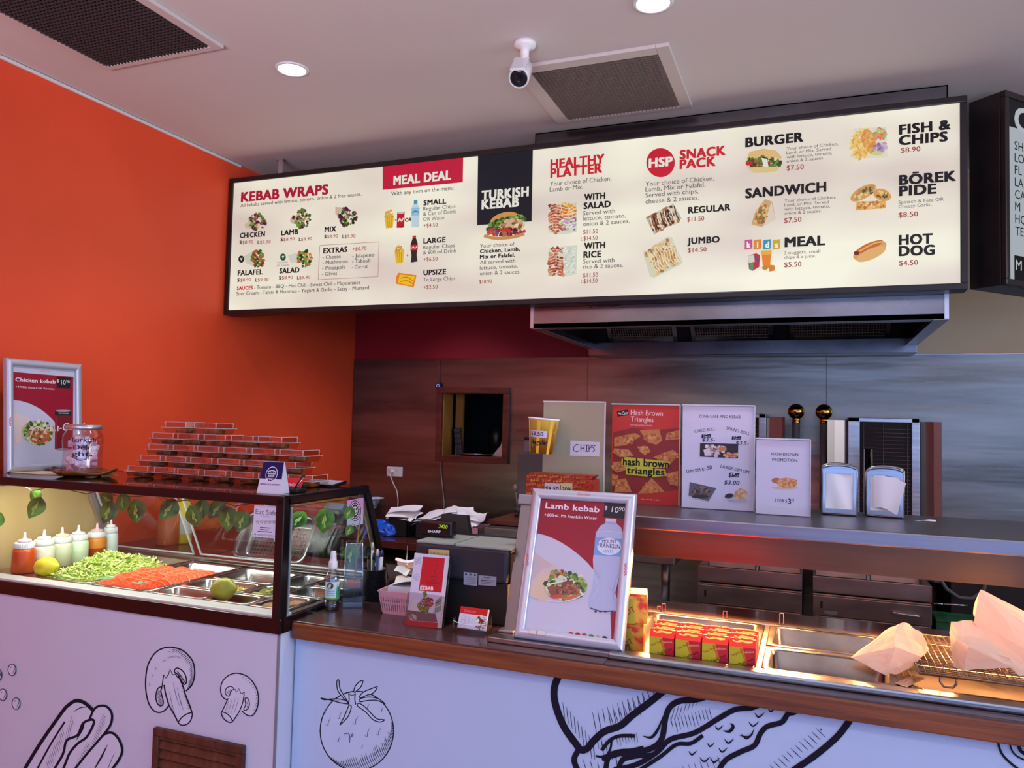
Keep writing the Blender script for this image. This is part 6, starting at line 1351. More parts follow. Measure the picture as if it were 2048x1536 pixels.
def hash_art(A, w_, h_):
    A.rect(0,.002,w_,h_, (206,60,50)); A.crop(*CROP); bg = (150,50,46)
    A.poly([(616,345),(740,316),(880,330),(1056,318),(1050,740),(606,752)], bg)
    A.poly([(640,206),(715,196),(718,232),(644,242)], (20,16,20)); A.text('McCain', 648, 234, 712, 20, (230,224,220), 1, y1=226, shear=.2)
    wt = (240,214,210); A.text('Hash Brown', 732, 232, 944, 34, wt, .2, y1=238); A.text('Triangles', 732, 274, 882, 34, wt, .2, y1=278); A.text('Irresistible golden triangles', 726, 300, 876, 8, wt, 0, y1=304)
    R = random.Random(2)
    for P in ([(622,380),(760,350),(800,370),(700,430),(622,440)], [(790,330),(920,325),(940,400),(900,428),(840,410)], [(970,350),(1054,330),(1054,390),(960,398)], [(622,450),(720,460),(752,500),(660,510),(614,480)], [(770,440),(840,436),(856,470),(826,500)], [(880,510),(1010,460),(1050,490),(990,560)], [(614,540),(690,540),(720,590),(640,610),(610,590)], [(640,660),(700,650),(740,742),(622,742)], [(780,750),(870,646),(960,742)], [(960,620),(1046,600),(1044,700),(990,690)], [(610,620),(650,630),(640,690),(608,700)]):
        c = (206,130,74); A.poly(P, c); cx, cy = sum(p[0] for p in P)/len(P), sum(p[1] for p in P)/len(P)
        rx = (max(p[0] for p in P)-min(p[0] for p in P))*.36; ry = (max(p[1] for p in P)-min(p[1] for p in P))*.32
        A.food(cx, cy, rx, ry, HB1, 34, 13, seed=R.randrange(99))
    A.poly([(608,752),(760,760),(1052,726),(1052,828),(602,815)], (196,56,48))
    YL = (206,200,60)
    A.poly([(672,524),(700,508),(990,540),(985,580),(800,580),(672,562)], YL); A.poly([(700,570),(960,590),(968,632),(880,642),(700,622)], YL)
    A.text('hash brown', 680, 560, 986, 46, (24,18,16), 2.2, y1=580); A.text('triangles', 706, 616, 956, 44, (24,18,16), 2.2, y1=630)
    A.text('serve with dip or salsa', 800, 790, 920, 9, wt, 0)
def menu_art(A, w_, h_):
    A.rect(0,.002,w_,h_, SW); A.crop(*CROP); k = (34,34,50)
    A.text('ZONE CAFÉ AND KEBAB', 1180, 248, 1456, 19, k, .8)
    A.text('CHIKO ROLL', 1154, 350, 1292, 20, k, .8, y1=332); A.text('SPRING ROLL', 1362, 326, 1515, 20, k, .8, y1=366); A.text('DIM SIM $1.', 1102, 616, 1236, 20, k, .8, y1=596); A.text('50', 1238, 594, 1270, 26, (20,18,40), 1.6, y1=588, shear=.2); A.text('LARGE DIM SIM', 1324, 578, 1512, 20, k, .8, y1=620)
    ink = (24,22,44)
    for (s_, x, y, x1, c, b_) in (('$3.00',1198,380,1260,22,2.6),('$3.5-',1202,406,1290,22,1),('$3.00',1398,392,1460,22,2.6),('$3.5-',1424,428,1512,24,.8),('$3.60',1378,640,1446,28,2.4),('$3.00',1348,688,1450,26,1)): A.text(s_, x, y, x1, c, ink, b_, shear=.2)
    A.line([(1200,372),(1262,360)], 9, ink); A.line([(1400,384),(1462,376)], 9, ink); A.line([(1400,636),(1450,616)], 10, ink)
    A.poly([(1190,416),(1442,422),(1440,518),(1188,506)], (44,34,40)); A.food(1290, 462, 70, 36, [(206,190,196),(176,150,150),(226,216,220),(150,120,110)], 46, 15, seed=81); A.poly([(1215,460),(1250,450),(1262,500),(1220,500)], (216,206,212)); A.poly([(1310,450),(1360,436),(1366,462),(1320,476)], (196,130,70)); A.food(1390, 495, 46, 14, [(206,150,90),(226,180,110)], 20, 12, seed=82); A.ell(1402, 499, 34, 12, (206,130,120)); A.text('CHIKO', 1376, 504, 1430, 10, (150,30,36), 1)
    A.poly([(1122,674),(1298,714),(1244,800),(1114,762)], (96,92,104)); A.food(1192, 738, 58, 40, [(80,64,54),(110,88,70),(60,48,42),(140,116,92)], 60, 14, seed=83); A.ell(1190, 770, 56, 12, (54,46,44))
    A.ell(1460, 755, 44, 36, (206,170,130)); A.food(1460, 752, 40, 32, [(214,180,136),(190,150,108),(226,196,156)], 40, 12, seed=84); A.ell(1382, 765, 30, 16, (70,56,56), -10); A.ell(1382, 763, 22, 10, (40,26,28), -10); A.ell(1440, 796, 70, 8, (176,172,184))
def promo_art(A, w_, h_):
    A.rect(0,.002,w_,h_, SW); A.crop(*CROP); k = (34,34,50)
    A.text('HASH BROWN', 1660, 498, 1838, 20, k, .9); A.text('PROMOTION', 1666, 536, 1832, 20, k, .9)
    A.ell(1750, 712, 88, 12, (200,180,176)); A.ell(1694, 664, 32, 18, (176,110,66)); A.ell(1764, 680, 68, 34, (206,146,90), 4); A.food(1764, 680, 62, 29, [(214,156,98),(190,126,74),(226,170,112)], 60, 12, seed=86)
    A.text('2 FOR $', 1682, 804, 1764, 20, k, .9); A.text('3', 1772, 818, 1790, 34, (20,18,30), 1.6); A.text('!!', 1794, 803, 1810, 18, k, .9)
sign('orange hash brown triangles poster in a clear upright holder on the gantry', -.581, -.376, 2.355, GZ+.0006, .297, 0, hash_art, CROP)
sign('tall white price sheet of rolls and dim sims in a clear holder', -.358, -.159, 2.305, GZ+.0006, .296, .03, menu_art, CROP)
sign('short white hash brown promotion sheet in a clear holder', -.149, -.011, 2.262, GZ+.0006, .205, 0, promo_art, CROP)

# chips display
t = thing('chips_display_stand', 'clear upright stand with a handwritten chips card behind the paper cup', 'display stand', (-.660, 2.200, GZ))
put('acrylic_panel', MB().box((-.093,0,.001),(.094,.003,.302)).box((-.093,.003,.0006),(.094,.09,.003)), mat('reflection_tint_acrylic', (196,196,166), .25, alpha=.5), t)  # pale greenish tint paints a reflection into the panel
put('panel_edge', MB().box((-.095,-.0005,.300),(.096,.0035,.304)).box((.093,-.0005,0),(.0965,.0035,.303)), EDGE, t)
A = Art((-.753, 2.1995, GZ), (1,0,0), (0,0,1), 'print'); A.crop(*CROP)
A.poly([(333,400),(528,410),(524,506),(330,500)], (206,206,222)); ink = (34,34,60)
for st in ([(392,430),(372,425),(354,445),(356,468),(375,474),(392,466)], [(402,424),(402,474)], [(402,450),(424,450)], [(424,424),(424,474)], [(432,430),(450,430)], [(441,430),(441,470)], [(432,472),(450,472)], [(456,474),(456,430),(470,430),(474,444),(458,452)], [(498,436),(484,430),(476,440),(488,452),(494,464),(480,474)]): A.line(st, 5, ink)
A.build('chips_card', t)
def chip_cup():
    t = thing('paper_cup', 'yellow paper chip cup with regular price labels stuck on the clear stand', 'paper cup', (-.740, 2.146, GZ+.150), rot=(0, math.radians(4), 0))
    r0, r1, hh = .0330, .0440, .098
    ym = mat('cup_yellow', (244,216,84), .5)
    put('cup', MB().lathe([(0,.002),(r0,.002),(r0,.0),(r1,hh),(r1+.0015,hh+.001),(r1+.0015,hh+.003),(r1-.001,hh+.003),(r0-.001,.006),(0,.006)], n=40), [ym], t)
    put('rolled_rim', MB().lathe([(r1-.0012,hh-.001),(r1+.0022,hh),(r1+.0022,hh+.0034),(r1-.0012,hh+.0038)], n=40), PAPER, t)
    put('white_lining', MB().lathe([(r0-.0012,.0065),(r1-.0014,hh+.003)], n=40).lathe([(0,.0068),(r0-.0012,.0065)], n=40), PAPER, t)
    A = Art((0,0,0), (1,0,0), (0,0,1), 'print'); A.uv(); OR = (206,70,30)
    for u in (-.050, -.014, .022): A.rect(u, .0, u+.010, .097, (246,196,74), n=3)
    for u, s_ in ((.012,'Tasty'),(.044,'HOT Tasty'),(-.030,'HOT')):
        V, F, wn = text_geo(s_, 1, 0, 2); A.add([(u-v[1]*.008, .036+v[0]*.012) for v in V], F, OR)
    A.up(); A.rect(-.036, .046, .016, .066, (206,206,222), n=10); A.text('$3.50', -.034, .051, .006, .011, (24,22,44), 1.2)
    A.poly([(-.030,.018),(.024,.020),(.024,.043),(-.032,.041)], (222,214,176)); A.text('Regular', -.030, .026, .021, .013, (24,22,44), 1.2, shear=.15)
    fa = math.atan2(-1.9, .45); M = wm(t)
    A.build('printed_wrap', t, warp=lambda u, v, d: M @ Vector(((r0+(r1-r0)*v/hh+d+.0003)*math.cos(fa+u/.039), (r0+(r1-r0)*v/hh+d+.0003)*math.sin(fa+u/.039), v)))
chip_cup()
t = thing('chip_carton', 'red hot food carton with a large price label in front of the clear stand', 'food box', (-.668, 2.135, GZ+.001))
cx0, cx1, cy0, cy1, ch = -.102, .100, -.030, .030, .090
A = Art((-.668+cx0, 2.135+cy0-.0002, GZ+.001), (1,0,0), (0,0,1), 'print'); A.uv(); R = random.Random(6)
for r_ in range(7):
    for k in range(6):
        s_ = R.choice(('Hot Food', 'NZ', 'Hot Fo', 'ot Food', 'Z Uot')); y = .006+.0125*r_; x = .004+.034*k+.012*(r_ % 2)
        if x < .17: A.text(s_, x, y, x+.026, .0062, R.choice(((226,176,60),(214,150,50))), 1, y1=y+.004)
A.up(); A.poly([(.058,.018),(.138,.018),(.138,.066),(.058,.068)], (206,206,222)); A.poly([(.102,.020),(.140,.020),(.140,.070),(.102,.068)], (206,204,160))
A.text('$6.50', .060, .044, .100, .014, (24,22,40), 1.6, shear=.1); A.text('Large', .104, .046, .138, .017, (24,22,40), 1.2)
b = MB().box((cx0,cy0,0),(cx1,cy1,ch-.008),.003).prism([(cx0,cy0,ch-.008),(cx0+.012,cy0,ch+.003),(cx0+.012,cy1,ch+.003),(cx0,cy1,ch-.008)], (.19,0,0))
bmesh.ops.transform(b.bm, matrix=Matrix.Translation(t.location), verts=b.bm.verts)
A.build('printed_carton', t, extra=b, base_mats=[noisy(mat('carton_red_pattern', (150,40,34), .5), (136,30,30), (176,66,40), 90, 2)])

# napkin dispensers
def napkins(label, loc, rz, w_, h_, loose):
    t = thing('napkin_dispenser', label, 'napkin dispenser', loc, rz, 'chrome napkin dispensers')
    n = 10; arch = [(-w_/2, .004), (w_/2, .004)]+[(w_/2*math.cos(PI*k/n)*1.0, h_-.012+.012*math.sin(PI*k/n)) for k in range(n+1)]
    d_ = .10
    put('body', MB().prism([(x, .004, z) for x, z in arch], (0, d_-.008, 0)), NAPST, t)
    for y0 in (-.002, d_-.004):
        b = MB()
        b.tube([(x, y0+.003, z) for x, z in arch]+[(-w_/2, y0+.003, .004)], .0036, 10)
        b.box((-w_/2,y0,.004),(-w_/2+.008,y0+.006,h_-.012)).box((w_/2-.008,y0,.004),(w_/2,y0+.006,h_-.012)).box((-w_/2+.008,y0,.004),(w_/2-.008,y0+.006,.018)).box((-w_/2+.008,y0,h_-.022),(w_/2-.008,y0+.006,h_-.010))
        put('face_plate', b, NAPST, t)
    put('base', MB().box((-w_/2+.003,.006,0),(w_/2-.003,d_-.008,.005)), BLACKM, t)
    o = solo('napkins', 'white napkins in the '+label.replace('chrome napkin dispenser', 'dispenser'), 'napkins', MB().grid(lambda u, v: (-w_/2+.009+(w_-.018)*u, -.0005+.0016*math.sin(u*7+v*3), .018+(h_-.042)*v), 8, 10), PAPER, loc, rz, group='napkins in the dispensers')
    if loose:
        b = MB().grid(lambda u, v: (-.028+.068*u+.012*v*(u > .5)-.010*(1-v)*u, -.007-.004*math.sin(u*5)-.003*v-.010*u*u, .026+.088*v-.012*u+.006*math.sin(u*4)), 12, 10)
        solo('loose_napkin', 'crumpled napkin pulled out of the second dispenser', 'napkin', b, PAPER, loc, rz)
napkins('chrome napkin dispenser beside the hash brown promotion sheet', (.066, 2.36, GZ+.0006), 0, .088, .139, False)
napkins('chrome napkin dispenser with a napkin hanging out of it', (.182, 2.375, GZ+.0006), -.10, .092, .136, True)
solo('torn_paper', 'small torn white paper scrap on the gantry by the dispenser', 'paper', MB().poly([(0,0,0),(.03,.014,.002),(.055,.03,.006),(.03,.022,.001)]).poly([(.02,.012,.001),(.052,.002,.002),(.05,.008,.004)]), PAPER, (.250, 2.33, GZ+.001))
solo('paper_sheet', 'white paper sheet at the far right end of the gantry', 'paper', MB().box((0,0,0),(.15,.10,.001)), PAPER, (.553, 2.30, GZ+.012), rot=(.12, 0, .35))

# ================================================================== rear cooking bench and kebab machines
bn = thing('cooking_bench', 'low stainless bench under the kebab machines', 'bench', (.4, 3.2, 0))
put('bench_top', MB().box((-.95, 3.14, .775), (1.6, 3.83, .80), .003), DARKSTEEL, bn, local=False)
put('bench_front', MB().box((-.94, 3.20, .06), (1.59, 3.22, .775)), BLACKM, bn, local=False)
BST = mat('burner_steel', (150,148,150), .4, 1)
GRILL = mat('burnt_grill', (34,28,28), .6, .5)
def kebab(label, x0, x1, xp, bx0, bx1, wings, zt):
    t = thing('kebab_machine', label, 'kebab grill', ((x0+x1)/2, 3.2, .80), group='vertical kebab grills')
    P_ = lambda nm, b, m: put(nm, b, m, t, local=False)
    P_('base_cabinet', MB().box((x0, 3.215, .80), (x1, 3.80, .925), .003), DARKSTEEL)
    P_('drip_tray', MB().box((x0, 3.20, .932), (x1, 3.50, .940), .002).box((x0, 3.20, .932), (x1, 3.206, .992), .002).box((x0, 3.20, .932), (x0+.006, 3.50, .990)).box((x1-.006, 3.20, .932), (x1, 3.50, .990)), DARKSTEEL)
    P_('splash_plate', MB().prism([(x0+.01, 3.49, .945),(x1-.01, 3.49, .945),(x1-.03, 3.52, 1.12),(x0+.02, 3.52, 1.12)], (0,.004,0)), DARKSTEEL)
    d = P_('drawer', MB().box((x0, 3.198, .850), (x1, 3.215, .920), .002), DARKSTEEL)
    P_('lower_drawer', MB().box((x0+.006, 3.200, .805), (x1-.006, 3.215, .844), .002), DARKSTEEL)
    P_('switch', MB().box((x0+.026, 3.195, .875), (x0+.034, 3.199, .900)), BLACKM)
    P_('spit_post', MB().cyl((xp, 3.35, .940), (xp, 3.35, 1.055), .009).cyl((xp, 3.35, 1.040), (xp, 3.35, 1.475), .0165), CHROME)
    if x0 > -.2: P_('handle', MB().tube([(x1-.13, 3.196, .885),(x1-.125, 3.186, .886),(x1-.085, 3.182, .884),(x1-.045, 3.186, .882),(x1-.04, 3.196, .881)], .0042, 8), CHROME); P_('badge', MB().box((x0+.04, 3.196, .855), (x0+.085, 3.1985, .866)), ALU)
    # burner column with folding wings
    P_('burner_housing', MB().box((bx0, 3.56, .93), (bx1, 3.76, zt), .004).box((bx0, 3.545, .93), (bx0+.045, 3.56, zt), .002).box((bx1-.03, 3.545, .93), (bx1, 3.56, zt), .002).box((bx0, 3.545, zt-.018), (bx1, 3.56, zt), .002), STEEL)
    P_('burner_panel', MB().box((bx0+.045, 3.553, .95), (bx1-.03, 3.558, zt-.018)), GRILL)
    b = MB()
    for k in range(38): z = .97+k*.0158; b.cyl((bx0+.05, 3.549, z), (bx1-.034, 3.549, z), .0011, n=6)
    for x in (bx0+.06, (bx0+bx1)/2, bx1-.045): b.cyl((x, 3.5475, .95), (x, 3.5475, zt-.02), .0016, n=6)
    P_('burner_mesh', b, mat('burnt_wire', (116,96,86), .6, .4))
    for (xa, ya, xb, yb) in wings: P_('side_wing', MB().prism([(xa,ya,.95),(xb,yb,.95),(xb,yb,zt-.012),(xa,ya,zt-.012)], (.002,.005,0)), BST)
    return t
kebab('kebab grill with drawer handle behind the napkin dispensers', -.001, .399, .199, .132, .400, ((.132,3.56,.080,3.53),(.080,3.53,.052,3.51),(.402,3.57,.448,3.53),(.448,3.53,.474,3.52)), 1.600)
kebab('kebab grill behind the white price sheet, without a drawer handle', -.430, -.040, -.213, -.440, -.195, ((-.193,3.56,-.128,3.53),(-.128,3.53,-.118,3.52)), 1.608)
for (x, lab) in ((-.073, 'brass ball topped steel pole nearer the price sheet'), (.039, 'brass ball topped steel pole beside the napkin dispensers')):
    t = thing('ball_top_pole', lab, 'pole', (x, 3.60, .926), group='poles with brass balls')
    put('pole', MB().cyl((0,0,0), (0,0,.649), .016), mat('pole_grey_steel', (150,150,155), .35, .55), t); put('brass_ball', MB().lathe([(.016,.646),(.018,.650),(.014,.656),(.020,.660),(.013,.664),(.013,.668)], n=28).ball((0,0,.696), .034, n=28), BRASS, t)
p0, p1 = at(1262, 1080, Y=3.2), at(1352, 1132, Y=3.2)
t = thing('contact_grill', 'grey steel contact grill on a post, half hidden by the lamb poster', 'grill', (-.62, 3.22, .80))
put('upper_plate', MB().box((p0.x, 3.19, p1.z+.045), (p1.x, 3.5, p0.z), .006), DARKSTEEL, t, local=False); put('lower_plate', MB().box((p0.x-.01, 3.195, p1.z), (p1.x-.004, 3.5, p1.z+.036), .005), DARKSTEEL, t, local=False)
put('post', MB().cyl((-.575, 3.3, .80), (-.575, 3.3, p1.z+.01), .018), DARKSTEEL, t, local=False); put('handle', MB().tube([(p1.x-.03, 3.19, p1.z+.044),(p1.x-.03, 3.16, p1.z+.046),(p1.x, 3.16, p1.z+.047)], .006, 8), CHROME, t, local=False)
t = thing('dark_backdrop', 'black appliance cabinet beside the kebab grills', 'cabinet', (1.0, 3.3, .80))  # box added only to keep the steel wall behind it dark
put('body', MB().box((.49, 3.42, .80), (1.58, 3.80, 1.13), .004), mat('backdrop_black', (22,21,25), .55), t, local=False)
pts = [at(px, py, Y=3.38) for px, py in ((1862,1105),(1875,1150),(1893,1178),(1918,1195),(1945,1197),(1967,1182),(1973,1160),(1964,1135),(1956,1110))]
solo('gas_hose', 'looped grey hose hanging in front of the black cabinet', 'hose', MB().tube([tuple(p) for p in pts], .0075, 10), mat('hose_grey', (84,82,86), .5), tuple(pts[4]), local=False)
pts = [at(px, py, Y=3.40) for px, py in ((1974,1199),(1985,1200),(2000,1210),(2012,1224),(2020,1245))]
solo('thin_cable', 'thin grey cable end behind the tallest paper bag', 'cable', MB().tube([tuple(p) for p in pts], .0045, 8), mat('cable_grey', (70,68,74), .5), tuple(pts[2]), local=False)
p = at(1868, 1207, Y=3.3); q = at(1935, 1211, Y=3.3)
solo('steel_rod', 'thin bright steel rod sticking out beside the handled kebab grill', 'rod', MB().tube([tuple(p), tuple(p.lerp(q,.3))], .0025, 8).tube([tuple(p.lerp(q,.3)), tuple(q)], .0036, 8), CHROME, tuple(p), local=False)
p = at(1868, 1238, Y=3.26); q = at(1955, 1290, Y=3.26)
solo('green_crate', 'dark green plastic crate beside the handled kebab grill', 'crate', MB().box((p.x+.006, 3.26, .80), (q.x+.03, 3.41, p.z), .004).box((p.x+.008, 3.255, p.z-.006), (p.x+.045, 3.262, p.z+.002)), noisy(mat('green_plastic', (34,96,62), .5), (28,82,52), (44,112,74), 14), (p.x+.08, 3.3, .80), local=False)
b = MB()
tg = [(1327,1228,'steel tong handle end glowing under the heat lamp',.022),(1318,1230,'short steel tong end beside the glowing handle',.014),(1450,1232,'steel tong tip at the back rim of the chip box pan',.020),(1563,1240,'steel spoon handle standing at the rear of the far empty pan',.030)]
for px, py, lab, hh in tg:
    p = at(px, py, Y=2.112); solo('serving_tongs', lab, 'utensil', MB().box((-.006,-.003,0),(-.003,.003,hh),.001).box((.003,-.003,0),(.006,.003,hh),.001).box((-.006,-.003,hh-.003),(.006,.003,hh),.001), CHROME, (p.x, 2.112, ZW+.0125), rz=.2)

# ================================================================== rear counter on the left
ct = thing('rear_counter', 'dark reddish rear counter along the stainless wall', 'counter', (-1.6, 3.2, 0))
ZB = .980
put('counter_top', MB().box((-2.465, 3.20, ZB-.034), (-.98, 3.832, ZB), .003), noisy(mat('red_brown_laminate', (86,40,36), .16, coat=.3), (74,34,32), (98,48,42), 5, 3), ct, local=False)
put('back_panel', MB().box((-2.465, 3.70, .1), (-.98, 3.715, ZB-.034)), mat('shelf_brown', (60,32,28), .6), ct, local=False)
put('lower_shelf', MB().box((-2.465, 3.26, .815), (-.98, 3.70, .840)), mat('shelf_brown'), ct, local=False)
for x in (-2.46, -2.28, -1.45, -.99): put('upright', MB().box((x, 3.25, .0), (x+.018, 3.70, ZB-.034)), mat('shelf_brown'), ct, local=False)
def item(name, label, cat, px, py, Y, Z): p = at(px, py, Y=Y); return thing(name, label, cat, (p.x, Y, Z)), p
def sheaf(t, nm, w_, d_, z, n, rz, tilt, m):
    for k in range(n):
        b = MB().grid(lambda u, v: (-w_/2+w_*u, -d_/2+d_*v, z+.006*k+tilt*(u-.5)*.1+.010*math.sin(u*2.4+k)*(v)), 6, 6)
        put(nm, b, m, t, Matrix.Rotation(rz+.12*k, 4, 'Z'))
KP = mat('kraft_white_paper', (240,236,240), .7)
def bag_tub(label, px, w_, d_, h_, col, lab2, rz, n=3, Y=3.42):
    t, p = item('bag_tub', label, 'box', px, 1050, Y, ZB)
    b = MB().box((-w_/2,-d_/2,0),(w_/2,-d_/2+.003,h_)).box((-w_/2,d_/2-.003,0),(w_/2,d_/2,h_)).box((-w_/2,-d_/2,0),(-w_/2+.003,d_/2,h_)).box((w_/2-.003,-d_/2,0),(w_/2,d_/2,h_)).box((-w_/2,-d_/2,0),(w_/2,d_/2,.003))
    put('tub', b, col, t)
    R = random.Random(px)
    for k in range(n):
        a = rz+R.uniform(-.25,.25); tl = R.uniform(.25,.5)
        b = MB().grid(lambda u, v: ((u-.5)*.15, (v-.5)*.115-.01, .012*math.sin(u*2.5)+.006*math.sin(v*4+k)), 8, 6)
        o = solo('takeaway_bag', '%s takeaway paper bag %s' % (('lowest','middle','topmost')[k], lab2), 'paper bag', b, KP, (p.x+R.uniform(-.012,.012), Y-.01+R.uniform(-.01,.01), ZB+h_+.004+.012*k), rot=(tl*.8, R.uniform(-.2,.2), a), group='takeaway bags in the rear tubs')
bag_tub('black tub of white paper bags beside the blue bag', 812, .100, .16, .092, BLACKM, 'in the black tub beside the blue bag', .15)
bag_tub('second black tub of paper bags, between the first and the pink tub', 862, .085, .16, .075, mat('tub_charcoal', (26,24,30), .5), 'in the second black tub', -.35)
bag_tub('pink tub heaped with small paper bags', 934, .185, .15, .070, PINK, 'in the pink tub', .0)
R = random.Random(21)
for k in range(5):
    p = at(900+16*k, 1012-6*(k == 2), Y=3.38)
    b = MB().grid(lambda u, v: ((u-.5)*.075, (v-.5)*.05, .010*math.sin(u*3+k)+.008*math.cos(v*5+k)), 8, 6)
    solo('small_paper_bag', 'folded small paper bag heaped on the pink tub, %s from the till' % ('first','second','third','fourth','fifth')[k], 'paper bag', b, KP, (p.x, 3.38, ZB+.130+.010*(k == 2)), rot=(.6, R.uniform(-.4,.4), R.uniform(-.5,.5)), group='small bags on the pink tub')
# blue plastic bag
t, p = item('plastic_bag', 'crumpled shiny blue plastic bag on the rear counter', 'plastic bag', 760, 1062, 3.34, ZB)
b = MB(); tt = bmesh.new(); bmesh.ops.create_icosphere(tt, subdivisions=4, radius=1)
for v in tt.verts: v.co = Vector((v.co.x*.085, v.co.y*.05, max(-.0, v.co.z*.052+.02)))+noise.noise_vector(v.co*2.2)*.014+noise.noise_vector(v.co*6)*.006; v.co.z = max(v.co.z, .001)
b.merge(tt, 0, True); put('bag', b, mat('blue_plastic_film', (20,84,206), .15, coat=.5), t)
put('twisted_neck', MB().tube([(-.07,0,.05),(-.085,.005,.075),(-.082,.01,.10)], [.016,.008,.014], 10), mat('blue_plastic_film'), t)
t, p = item('paper_cone_cup', 'white and blue patterned paper cup standing by the case corner', 'paper cup', 745, 1000, 3.55, ZB)
put('stand', MB().lathe([(0,0),(.035,0),(.03,.01),(.012,.09),(.03,.10),(0,.10)], n=24), BLACKM, t); put('cup', MB().lathe([(.018,.10),(.040,.150),(.060,.152),(.060,.154),(.038,.153),(.016,.104),(0,.104)], n=30), noisy(mat('blue_white_pattern', (190,206,226), .5), (110,140,190), (226,230,236), 60, 1), t)
t, p = item('folded_cloth', 'folded teal cloth on the rear counter seen through the side glass', 'cloth', 655, 1052, 3.36, ZB)
put('cloth', MB().box((-.06,-.04,0),(.06,.04,.010),.004).box((-.03,-.035,.010),(.035,.03,.034),.010), mat('teal_cloth', (70,150,170), .7), t)
t, p = item('cling_roll', 'pale wrapped roll at the back of the rear counter', 'roll', 660, 1018, 3.62, ZB)
put('roll', MB().cyl((-.10,0,.075),(.10,0,.075),.030), mat('pale_film', (166,176,186), .35), t); put('cradle', MB().box((-.105,-.03,0),(.105,.03,.048),.004), BLACKM, t)
t, p = item('thermos', 'shiny steel thermos with a dark band behind the garland leaves', 'flask', 623, 1020, 3.62, ZB)
put('flask', MB().lathe([(0,0),(.034,0),(.035,.004),(.035,.115),(.024,.135),(0,.136)], n=28), CHROME, t); put('dark_band', MB().lathe([(.0356,.03),(.0356,.085)], n=28), BLACKM, t)
# below: shelf things
t, p = item('patterned_canister', 'black and white patterned canister on the lower shelf', 'canister', 589, 1110, 3.30, .840)
put('canister', MB().lathe([(0,0),(.028,0),(.028,.090),(0,.091)], n=24), noisy(mat('black_white_pattern', (120,120,124), .5), (20,20,24), (196,196,200), 90, 1, lo=.47, hi=.53), t)
t, p = item('cup_stack', 'small stack of clear cups on the lower shelf', 'cups', 623, 1110, 3.30, .840); put('cups', MB().lathe([(0,0),(.020,0),(.026,.060),(.024,.060),(.018,.003),(0,.003)], n=20), glassy('cup_clear', (206,210,214), .7, .2), t)
t, p = item('olive_tray', 'olive green tray lying on the lower shelf', 'tray', 760, 1125, 3.33, .840); put('tray', MB().box((-.30,-.06,0),(.30,.2,.022),.006), noisy(mat('olive_tray_green', (96,92,52), .6), (80,78,42), (112,106,64), 8), t)
# coffee grinder, utensil pot, timber riser
x0, x1 = at(1041, 1000, Y=3.55).x, at(1086, 1000, Y=3.55).x
t = thing('drink_machine', 'grey drinks machine with a stepped top behind the chips stand', 'machine', ((x0+x1)/2, 3.55, ZB))
GM = mat('machine_grey', (92,88,90), .45, .3)
put('body', MB().box((x0, 3.50, ZB+.20), (x1+.04, 3.70, at(1050, 905, Y=3.5).z), .006), GM, t, local=False); put('foot', MB().box((x0+.03, 3.54, ZB+.115), (x1+.04, 3.70, ZB+.20)), GM, t, local=False)
put('hopper', MB().box((x0+.020, 3.53, at(1050, 905, Y=3.5).z), (x1+.04, 3.68, at(1050, 880, Y=3.5).z), .004), mat('hopper_grey', (120,110,112), .4), t, local=False); put('hopper_lid', MB().box((x0+.018, 3.528, at(1050, 880, Y=3.5).z), (x1+.042, 3.682, at(1050, 874, Y=3.5).z), .003), BLACKM, t, local=False)
RZ_ = ZB+.105
t = thing('timber_riser', 'small timber riser shelf with a steel drawer box below it', 'shelf', (-1.34, 3.42, ZB))
put('shelf_board', MB().box((-1.43, 3.40, RZ_-.02), (-1.04, 3.74, RZ_), .002), HW, t, local=False)
put('drawer_box', MB().box((-1.415, 3.32, ZB+.02), (-1.06, 3.62, ZB+.080), .003), DARKSTEEL, t, local=False)
for x in (-1.40, -1.08): put('foot', MB().box((x, 3.35, ZB), (x+.02, 3.58, ZB+.02)), BLACKM, t, local=False)
put('side_board', MB().box((-1.43, 3.63, ZB), (-1.06, 3.645, RZ_-.02)), HW, t, local=False)
t = thing('utensil_glass', 'glass with dark spoons beside the drinks machine', 'utensil pot', (at(1037, 1003, Y=3.55).x, 3.55, RZ_))
put('glass', MB().lathe([(0,.002),(.018,.002),(.022,.07),(.0215,.07),(.0175,.004),(0,.004)], n=24), GLASS, t); put('napkin_ring', MB().lathe([(.0182,.004),(.0188,.014)], n=24), BLACKM, t)
for k, (dx, dz, lab) in enumerate(((-.022,.150,'dark spoon leaning away from the drinks machine'),(-.004,.160,'tall dark spoon in the middle of the utensil glass'),(.014,.145,'dark spoon leaning at the drinks machine'))):
    s_ = thing('spoon', lab, 'spoon', (t.location.x, 3.55, RZ_+.006), group='spoons in the glass'); put('handle', MB().tube([(0,0,0),(dx*.7,0,dz*.75)], .0022, 8), DARKSTEEL, s_); put('bowl', MB().ball((dx*.9, 0, dz*.9), .017, (.85,.3,1.2)), DARKSTEEL, s_)

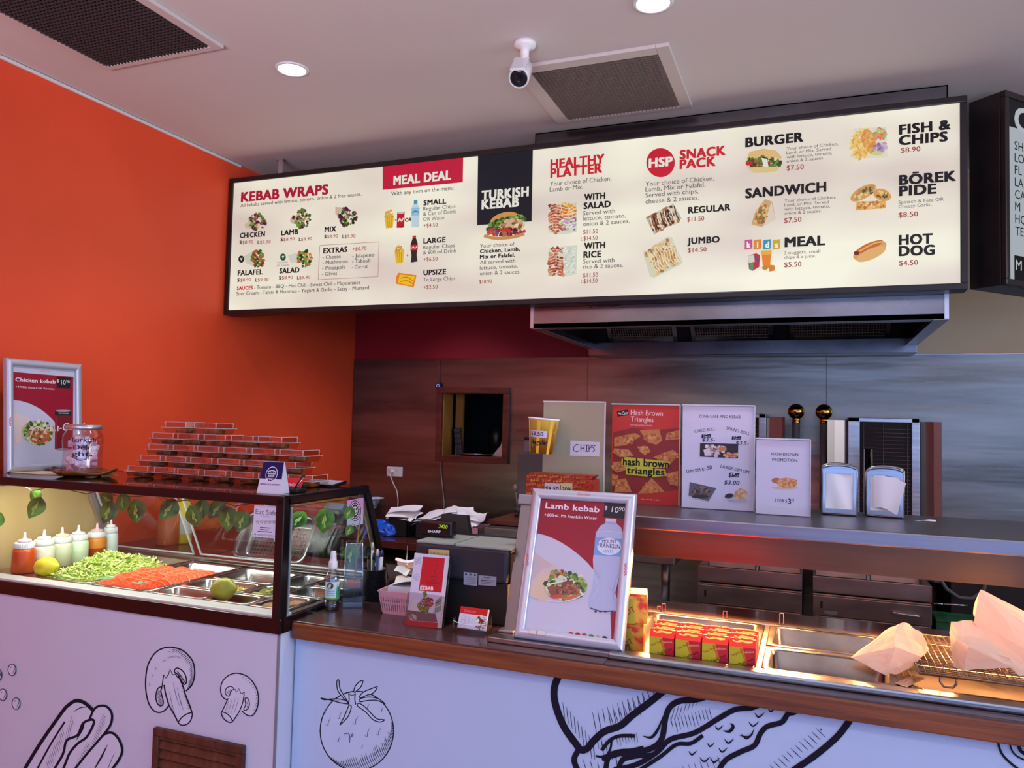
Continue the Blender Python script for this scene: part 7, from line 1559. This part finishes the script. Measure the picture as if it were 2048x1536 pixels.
# ------------------------------------------------------------------ on the rear wall
t = thing('power_outlet', 'white double power outlet on the stainless wall', 'power outlet', (-2.181, YW-.006, 1.254))
put('cover_plate', MB().box((-.050,-.007,-.027),(.050,0,.027),.003), WHITE, t)
put('plug', MB().lathe([(0,0),(.011,0),(.010,.014),(.005,.020),(0,.020)], n=20), WHITE, t, Matrix.Translation((-.012,-.007,0)) @ Matrix.Rotation(PI/2, 4, 'X'))
put('switch', MB().box((.010,-.009,.004),(.020,-.007,.016),.001).box((-.040,-.009,.004),(-.030,-.007,.016),.001), mat('switch_grey', (196,196,200), .4), t)
put('power_cord', MB().tube([(-2.193,3.812,1.252),(-2.192,3.80,1.235),(-2.178,3.812,1.19),(-2.158,3.82,1.15),(-2.150,3.822,1.10),(-2.150,3.824,.985)], .0032, 8), WHITE, t, local=False)
solo('hanging_lead', 'thin pale cable hanging down the stainless wall below the hatch', 'cord', MB().tube([(-1.895,3.829,1.32),(-1.891,3.828,1.25),(-1.880,3.828,1.18),(-1.868,3.828,1.10),(-1.872,3.828,.985)], .0028, 8), mat('pale_cable', (170,160,160), .5), (-1.87,3.828,.985), local=False)
t = thing('eye_pendant', 'blue glass eye pendant on a cord above the hatch', 'pendant', (-1.921, YW-.018, 1.735))
b = MB().cyl((0,.004,0),(0,-.004,0),.019,n=32); put('disc', b, mat('cobalt_glass', (20,24,84), .12), t)
put('eye', MB().cyl((0,-.0042,0),(0,-.0048,0),.0105,n=24).cyl((0,-.005,0),(0,-.0056,0),.007,n=24,mi=1).cyl((0,-.0058,0),(0,-.0064,0),.0035,n=20,mi=2), [mat('eye_white', (206,214,226), .3), mat('eye_blue', (60,110,170), .3), BLACKM], t)
put('cord', MB().tube([(0,0,.019),(.0015,0,.03),(-.001,0,.042),(0,.006,.06),(.001,.010,.146)], .0014, 6).ball((0,0,.026),.0035).ball((0,0,.036),.0030), mat('brown_cord', (84,62,50), .6), t)
b = MB()
for (px, py) in ((877,832),(877,876),(881,860)): p = at(px, py, Y=YW-.007); b.cyl((p.x, YW-.0062, p.z), (p.x, YW-.008, p.z), .003, n=10)
solo('wall_screws', 'three small screw heads in the steel sheet beside the hatch', 'screws', b, DARKSTEEL, (-1.92, YW-.007, 1.55), local=False)
